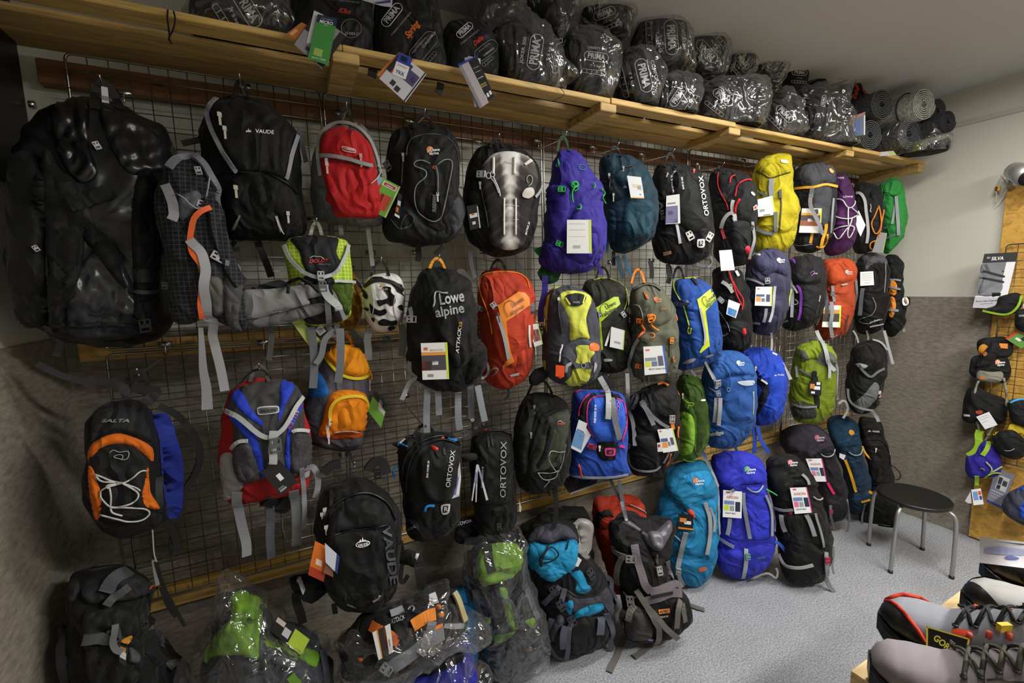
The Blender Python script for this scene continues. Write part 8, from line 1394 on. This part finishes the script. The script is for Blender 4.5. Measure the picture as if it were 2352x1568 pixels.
# board edge runs from the near left corner to the far right corner
pB = atZ(2258, 1318, ZT); ex = (pB-pA); ex.z = 0; exn = ex.normalized(); eyn = Vector((exn.y, -exn.x, 0)); L1 = 1.35; W1 = .55
def tbox(name, a0, a1, b0, b1, z0, z1, mat):
    cc = pA+exn*(a0+a1)/2+eyn*(b0+b1)/2; v, f = boxv(Vector((cc.x, cc.y, (z0+z1)/2)), (exn, eyn, Vector((0, 0, 1))), (abs(a1-a0)/2, abs(b1-b0)/2, (z1-z0)/2)); return link(name, v, f, mat, tb, o0, smooth=False)
tbox('table_top', 0, L1, 0, W1, ZT-.03, ZT, BW); tbox('apron', .04, L1-.04, .04, .06, ZT-.13, ZT-.031, BW); tbox('apron', .04, .06, .07, W1-.07, ZT-.13, ZT-.031, BW)
for a in (.03, L1-.08):
    for b in (.03, W1-.08): tbox('leg', a, a+.05, b, b+.05, 0, ZT-.031, BW)
def shoe(label, toe, heel_dir, ln, upper, sole, lace, toecap=None, trim=None, tall=.11, toe_px=None, z0=ZT, tilt=0, wid=.1, tilts=0, laces=5, lace_r=.0024):
    """toe = world point of the toe tip on the board, heel_dir = unit vector toe->heel"""
    e = empty('hiking_shoe', toe, label, 'shoe'); d = heel_dir.normalized(); s_ = Vector((-d.y, d.x, 0)); up = Vector((0, 0, 1))
    sec = [(0.0, .30, .020, .034), (.03, .62, .012, .050), (.09, .86, .004, .058), (.18, .98, .0, .062), (.28, 1.0, .0, .066), (.38, .96, .0, .084), (.48, .86, .0, .106), (.58, .78, .0, .126), (.70, .74, .0, tall+.015), (.82, .74, .0, tall+.02), (.92, .70, .0, tall+.03), (.98, .5, .002, tall+.025), (1.0, .3, .01, tall+.01)]
    def pt(t, a, b, g=0):   # t along, a across, b up
        return toe+d*(t*ln)+s_*a+up*(b+.024)
    V, Fc = [], []; NS = 24
    ts = [i/40 for i in range(41)]
    def interp(t):
        for i in range(len(sec)-1):
            if sec[i][0] <= t <= sec[i+1][0]:
                k = (t-sec[i][0])/(sec[i+1][0]-sec[i][0]); k = k*k*(3-2*k) if 0 < i < len(sec)-2 else k
                return [sec[i][j]*(1-k)+sec[i+1][j]*k for j in (1, 2, 3)]
        return sec[-1][1:]
    def section(t, k, grow=0):
        w, b0, h = interp(t); hw = w*wid/2+grow; hh = h-b0; a = 2*math.pi*k/NS
        ca, sa = math.cos(a), math.sin(a)
        nar = 1 if sa < 0 else 1-.42*max(0, sa)**1.5*min(1, max(0, (t-.25))*2.2)
        return pt(t, hw*nar*(abs(ca)**.8)*(1 if ca >= 0 else -1), b0+hh*(.5+.5*(abs(sa)**.85)*(1 if sa >= 0 else -1))+(grow if sa > 0 else 0))
    for t in ts:
        for k in range(NS): V.append(section(t, k))
    for i in range(40):
        for k in range(NS): Fc.append((i*NS+k, (i+1)*NS+k, (i+1)*NS+(k+1) % NS, i*NS+(k+1) % NS))
    Fc.append(tuple(range(NS))); Fc.append(tuple(40*NS+k for k in range(NS))[::-1])
    # opening at the collar: drop the top faces near the heel
    Fc = [f for f in Fc if not (len(f) == 4 and .62*40 <= f[0]//NS < .93*40 and 4 <= f[0] % NS <= 7)]
    link('upper', V, Fc, M(upper, 'suede'), e, toe)
    V2 = [section(t, k) for t in [.6+.01*i for i in range(36)] for k in range(3, 10)]; V2 = [v+up*-.012 for v in V2]
    F2 = [(i*7+k, i*7+k+1, (i+1)*7+k+1, (i+1)*7+k) for i in range(35) for k in range(6)]; link('lining', V2, F2, M('1c1e26'), e, toe)
    # sole: tread slab following the outline
    out = [(t, interp(t)[0]*wid/2*1.04+.002) for t in [i/30 for i in range(31)]]
    ring_ = [(t, w) for t, w in out]+[(t, -w) for t, w in out[::-1]]; n = len(ring_); V, Fc = [], []
    for zz, g in ((-.022, .97), (-.008, 1.0), (.004, 1.03), (.012, 1.01)):
        for t, w in ring_: V.append(toe+d*(t*ln-(.003 if t == 0 else 0))+s_*w*g+up*(.024+zz+(.014*(1-t/.15)**2 if t < .15 else 0)))
    for i in range(3):
        for k in range(n): Fc.append((i*n+k, i*n+(k+1) % n, (i+1)*n+(k+1) % n, (i+1)*n+k))
    Fc.append(tuple(range(n))); Fc.append(tuple(3*n+k for k in range(n))[::-1])
    so = link('sole', V, Fc, M(sole, 'plastic'), e, toe, smooth=False)
    for i in range(3, 28, 2):
        for sg in (-1, 1):
            t, w = out[i]; c_ = toe+d*t*ln+s_*w*sg*.92+up*.008; v, f = boxv(c_, (d, s_, up), (.006, .008, .007)); link('tread_lug', v, f, M(sole, 'plastic'), so, toe, smooth=False)
    def shell(name, t0, t1, k0, k1, mat, g=.0015, kind='plastic', n1=14):
        V, Fc = [], []; kk = [k0+(k1-k0)*j/16 for j in range(17)]
        for i in range(n1+1):
            for k in kk: V.append(section(t0+(t1-t0)*i/n1, k, g))
        for i in range(n1):
            for j in range(16): Fc.append((i*17+j, (i+1)*17+j, (i+1)*17+j+1, i*17+j+1))
        return link(name, V, Fc, M(mat, kind), e, toe)
    if toecap:
        V, Fc = [], []     # rand: high at the toe, lower along the sides
        for i in range(31):
            t = i/30*.62; pass
            for j in range(25):
                a = -12+j
                ang = -6+ (a/12)*(5.6-1.6*min(1, max(0, (t-.1)/.4))+6.2*max(0, 1-t/.24)**.8); V.append(section(t, ang, .0022))
        for i in range(30):
            for j in range(24): Fc.append((i*25+j, (i+1)*25+j, (i+1)*25+j+1, i*25+j+1))
        link('rubber_rand', V, Fc, M(toecap, 'plastic'), e, toe)
    if trim:
        for sg in (-1, 1):
            P_ = []
            for i in range(15):
                t = .015+i/14*.5; P_.append(section(t, -6+sg*(6.0-1.6*min(1, max(0, (t-.1)/.4))+6.2*max(0, 1-t/.24)**.8)*1.0, .003))
            link('red_trim', *tubev(P_, .0035, 6), M(trim), e, toe)
    # laces: criss-cross over the throat
    for i in range(laces):
        t = .34+.30*i/(laces-1)
        for sg in (-1, 1):
            a = section(t, 6-sg*2.6, .003); b = section(t+.06, 6+sg*2.4, .003); m1 = section(t+.03, 6, .008)
            link('lace', *tubev(cr([a, a.lerp(m1, .5)+up*.003, m1, b.lerp(m1, .5)+up*.003, b], .008), lace_r, 6), M(lace), e, toe)
            link('eyelet', *tubev([a-up*.001, a+up*.002], .0045, 8), M('2a2a2c', 'plastic'), e, toe)
    bow = section(.68, 6, .012)
    for sg in (-1, 1): link('lace', *tubev(cr([bow, bow+s_*sg*.025+up*.012-d*.01, bow+s_*sg*.045-d*.03, bow+s_*sg*.02-d*.02-up*.004, bow+s_*sg*.05-d*.0-up*.02], .008), lace_r, 6), M(lace), e, toe)
    return e, section, pt
def board(x, y, dz=0): p = atZ(x, y, ZT+dz); return Vector((p.x, p.y, ZT+.003))

def toe_at(x, y, dz): p = atZ(x, y, ZT+dz); return Vector((p.x, p.y, ZT+.0005))
def shoe_thing(e, toe):
    """helper to hang cards and text on a shoe"""
    t = Thing('tmp', 'x', 'x', 2100, 1450, z=ZT+.1, face=1.0); bpy.data.objects.remove(t.e); t.e = e; t.P = toe.copy(); return t
t1_ = toe_at(1999, 1534, .03)
e1, sec1, pt1 = shoe('mauve grey suede hiking boot with olive laces, nearest in the foreground', t1_, Vector((.5, -.9, 0)), .31, '8f868b', '161618', '5c5a4c', None, None, .15, laces=6, wid=.105, lace_r=.003)
for sg in (-1, 1):
    for ka, kb, ta, tb_ in ((-2.2, 3.0, .30, .42), (3.0, 1.0, .42, .75), (-2.4, -1.5, .12, .55)):
        link('stitch_seam', *tubev([sec1(ta+(tb_-ta)*i/10, 6+sg*(6-(ka+(kb-ka)*i/10)) if 0 else (ka+(kb-ka)*i/10 if sg > 0 else 12-(ka+(kb-ka)*i/10)), .0008) for i in range(11)], .0011, 5), M('5c565c'), e1, t1_)
t2_ = toe_at(2024, 1412, .035)
e2, sec2, pt2 = shoe('grey hiking boot with black rubber toe and red trim, overhanging the table edge', t2_, Vector((.24, -1, 0)), .31, '8c8e96', '17171a', '3c3c40', '1d1d1f', 'c8381e', .12, laces=5, wid=.108, lace_r=.0028)
for i in range(3):
    a = sec2(.40+.07*i, 1.5, .004); link('red_loop', *tubev([a, a+Vector((0, 0, .012))], .004, 6), M('c8503a', 'web'), e2, t2_)
    a = sec2(.40+.07*i, 10.5, .004); link('red_loop', *tubev([a, a+Vector((0, 0, .012))], .004, 6), M('c8503a', 'web'), e2, t2_)
V_, F_ = [], []
for i in range(5):
    for k in range(5): V_.append(sec2(.33+.07*i/4, 9.2+1.6*k/4, .004))
for i in range(4):
    for k in range(4): F_.append((i*5+k, (i+1)*5+k, (i+1)*5+k+1, i*5+k+1))
link('red_side_patch', V_, F_, M('d84a30', 'plastic'), e2, t2_)
T = shoe_thing(e2, t2_); nn = -ray(2160, 1480)
def flatcard(T, P0, n, q, mat, prints, name='hang_tag'):
    n = n.normalized(); on = lambda px, py, o=0: EYE+ray(px, py)*((P0+n*o-EYE).dot(n)/ray(px, py).dot(n))
    F6 = [(0, 1, 2, 3), (7, 6, 5, 4), (0, 4, 5, 1), (1, 5, 6, 2), (2, 6, 7, 3), (3, 7, 4, 0)]
    o = T.add(name, [on(k.x, k.y, .0006) for k in q]+[on(k.x, k.y, -.0006) for k in q], F6, M(mat, 'paper'), smooth=False)
    bl = lambda u, v: q[0].lerp(q[1], u).lerp(q[3].lerp(q[2], u), v)
    for pr in prints:
        if len(pr) == 5 and not isinstance(pr[3], str):
            a = [bl(pr[0], pr[1]), bl(pr[2], pr[1]), bl(pr[2], pr[3]), bl(pr[0], pr[3])]; T.add('print_patch', [on(k.x, k.y, .001) for k in a]+[on(k.x, k.y, .0003) for k in a], F6, M(pr[4], 'print'), smooth=False, parent=o)
        else:
            u, v, sz, st, cm = pr[:5]; an = math.radians(pr[5] if len(pr) > 5 else 0); g, f = glyphs(st, .03); cc = bl(u, v); k = sz/.7
            T.add('print_lettering', [on(cc.x+(t.x*math.cos(an)-t.y*math.sin(an))*k, cc.y-(t.x*math.sin(an)+t.y*math.cos(an))*k, .0014) for t in g], f, M(cm, 'print'), smooth=False, parent=o)
    return o
P0 = pt2(.30, -.085, .06)
flatcard(T, P0, Vector((-.75, .12, .55)), Q('x:968,1010 1400,1135 1330,1420 968,1290'), '111112', [(0, 0, 1, .05, 'd8c83a'), (0, 0, .045, 1, 'd8c83a'), (.955, 0, 1, 1, 'd8c83a'), (.42, .44, 14, 'GORE', 'e0d84a', -38), (.62, .3, 6, 'TEX', 'b8b8b8', -38)])
a_ = sec2(.52, 9.5, .006); link('yellow_eyelet_tag', *boxv(a_+Vector((0, 0, .006)), (Vector((.9, -.4, 0)), Vector((.4, .9, 0)), Vector((0, 0, 1))), (.010, .004, .006)), M('e0c82a', 'plastic'), e2, t2_, smooth=False)
t3_ = toe_at(2214, 1370, .03)
e3, sec3, pt3 = shoe('white and grey hiking boot with black toe and an orange red ankle patch', t3_, Vector((.12, -1, 0)), .30, 'a8a6a2', '161618', '8c8c84', '1a1a1b', None, .12, laces=5, wid=.10)
V_, F_ = [], []
for i in range(5):
    for k in range(5): V_.append(sec3(.52+.16*i/4, 8.6+1.9*k/4, .004))
for i in range(4):
    for k in range(4): F_.append((i*5+k, (i+1)*5+k, (i+1)*5+k+1, i*5+k+1))
link('orange_patch', V_, F_, M('d8401e', 'plastic'), e3, t3_)
a_ = sec3(.6, 9.5, .006); link('round_badge', *tubev([a_, a_+Vector((-.004, 0, .003))], .009, 14), M('b8b0b0', 'plastic'), e3, t3_)
t4_ = toe_at(2258, 1298, .03)
e4, sec4, pt4 = shoe('black low hiking shoe with thick grey laces, furthest along the table', t4_, Vector((.10, -1, 0)), .29, '2c2c2c', '161616', '8a887c', '1c1c1c', None, .08, laces=5, wid=.10, lace_r=.003)
T = Thing('brochure', 'white and lilac folded brochure lying over the black shoe', 'brochure', 2300, 1268, z=ZT+.13, face=.9)
V_, F_ = [], []
for i in range(9):
    for j in range(5):
        x_ = 2250+16*i; y_ = 1232+(1292-1232)*j/4+.12*(x_-2250); V_.append(T.pl(x_, y_, .012*math.sin(i*.5)+.02*(j/4)**2))
for i in range(8):
    for j in range(4): F_.append((i*5+j, i*5+j+1, (i+1)*5+j+1, (i+1)*5+j))
T.add('paper_sheet', V_, F_, M('e6e4ea', 'paper'), solid=True); T.patch('x:1540,240 1700,230 1926,260 1926,320 1700,310 1530,290', M('aeb0d8', 'print'), .001, 'print_band', 5, sharp=2, solid=False)
T.patch('x:1740,330 1790,320 1870,340 1860,360 1760,355', M('6a78b8', 'print'), .0015, 'print_band', 4, solid=False); T.patch('x:1620,180 1926,205 1926,218', M('2c3648', 'print'), .0015, 'print_band', 4, sharp=2, solid=False)
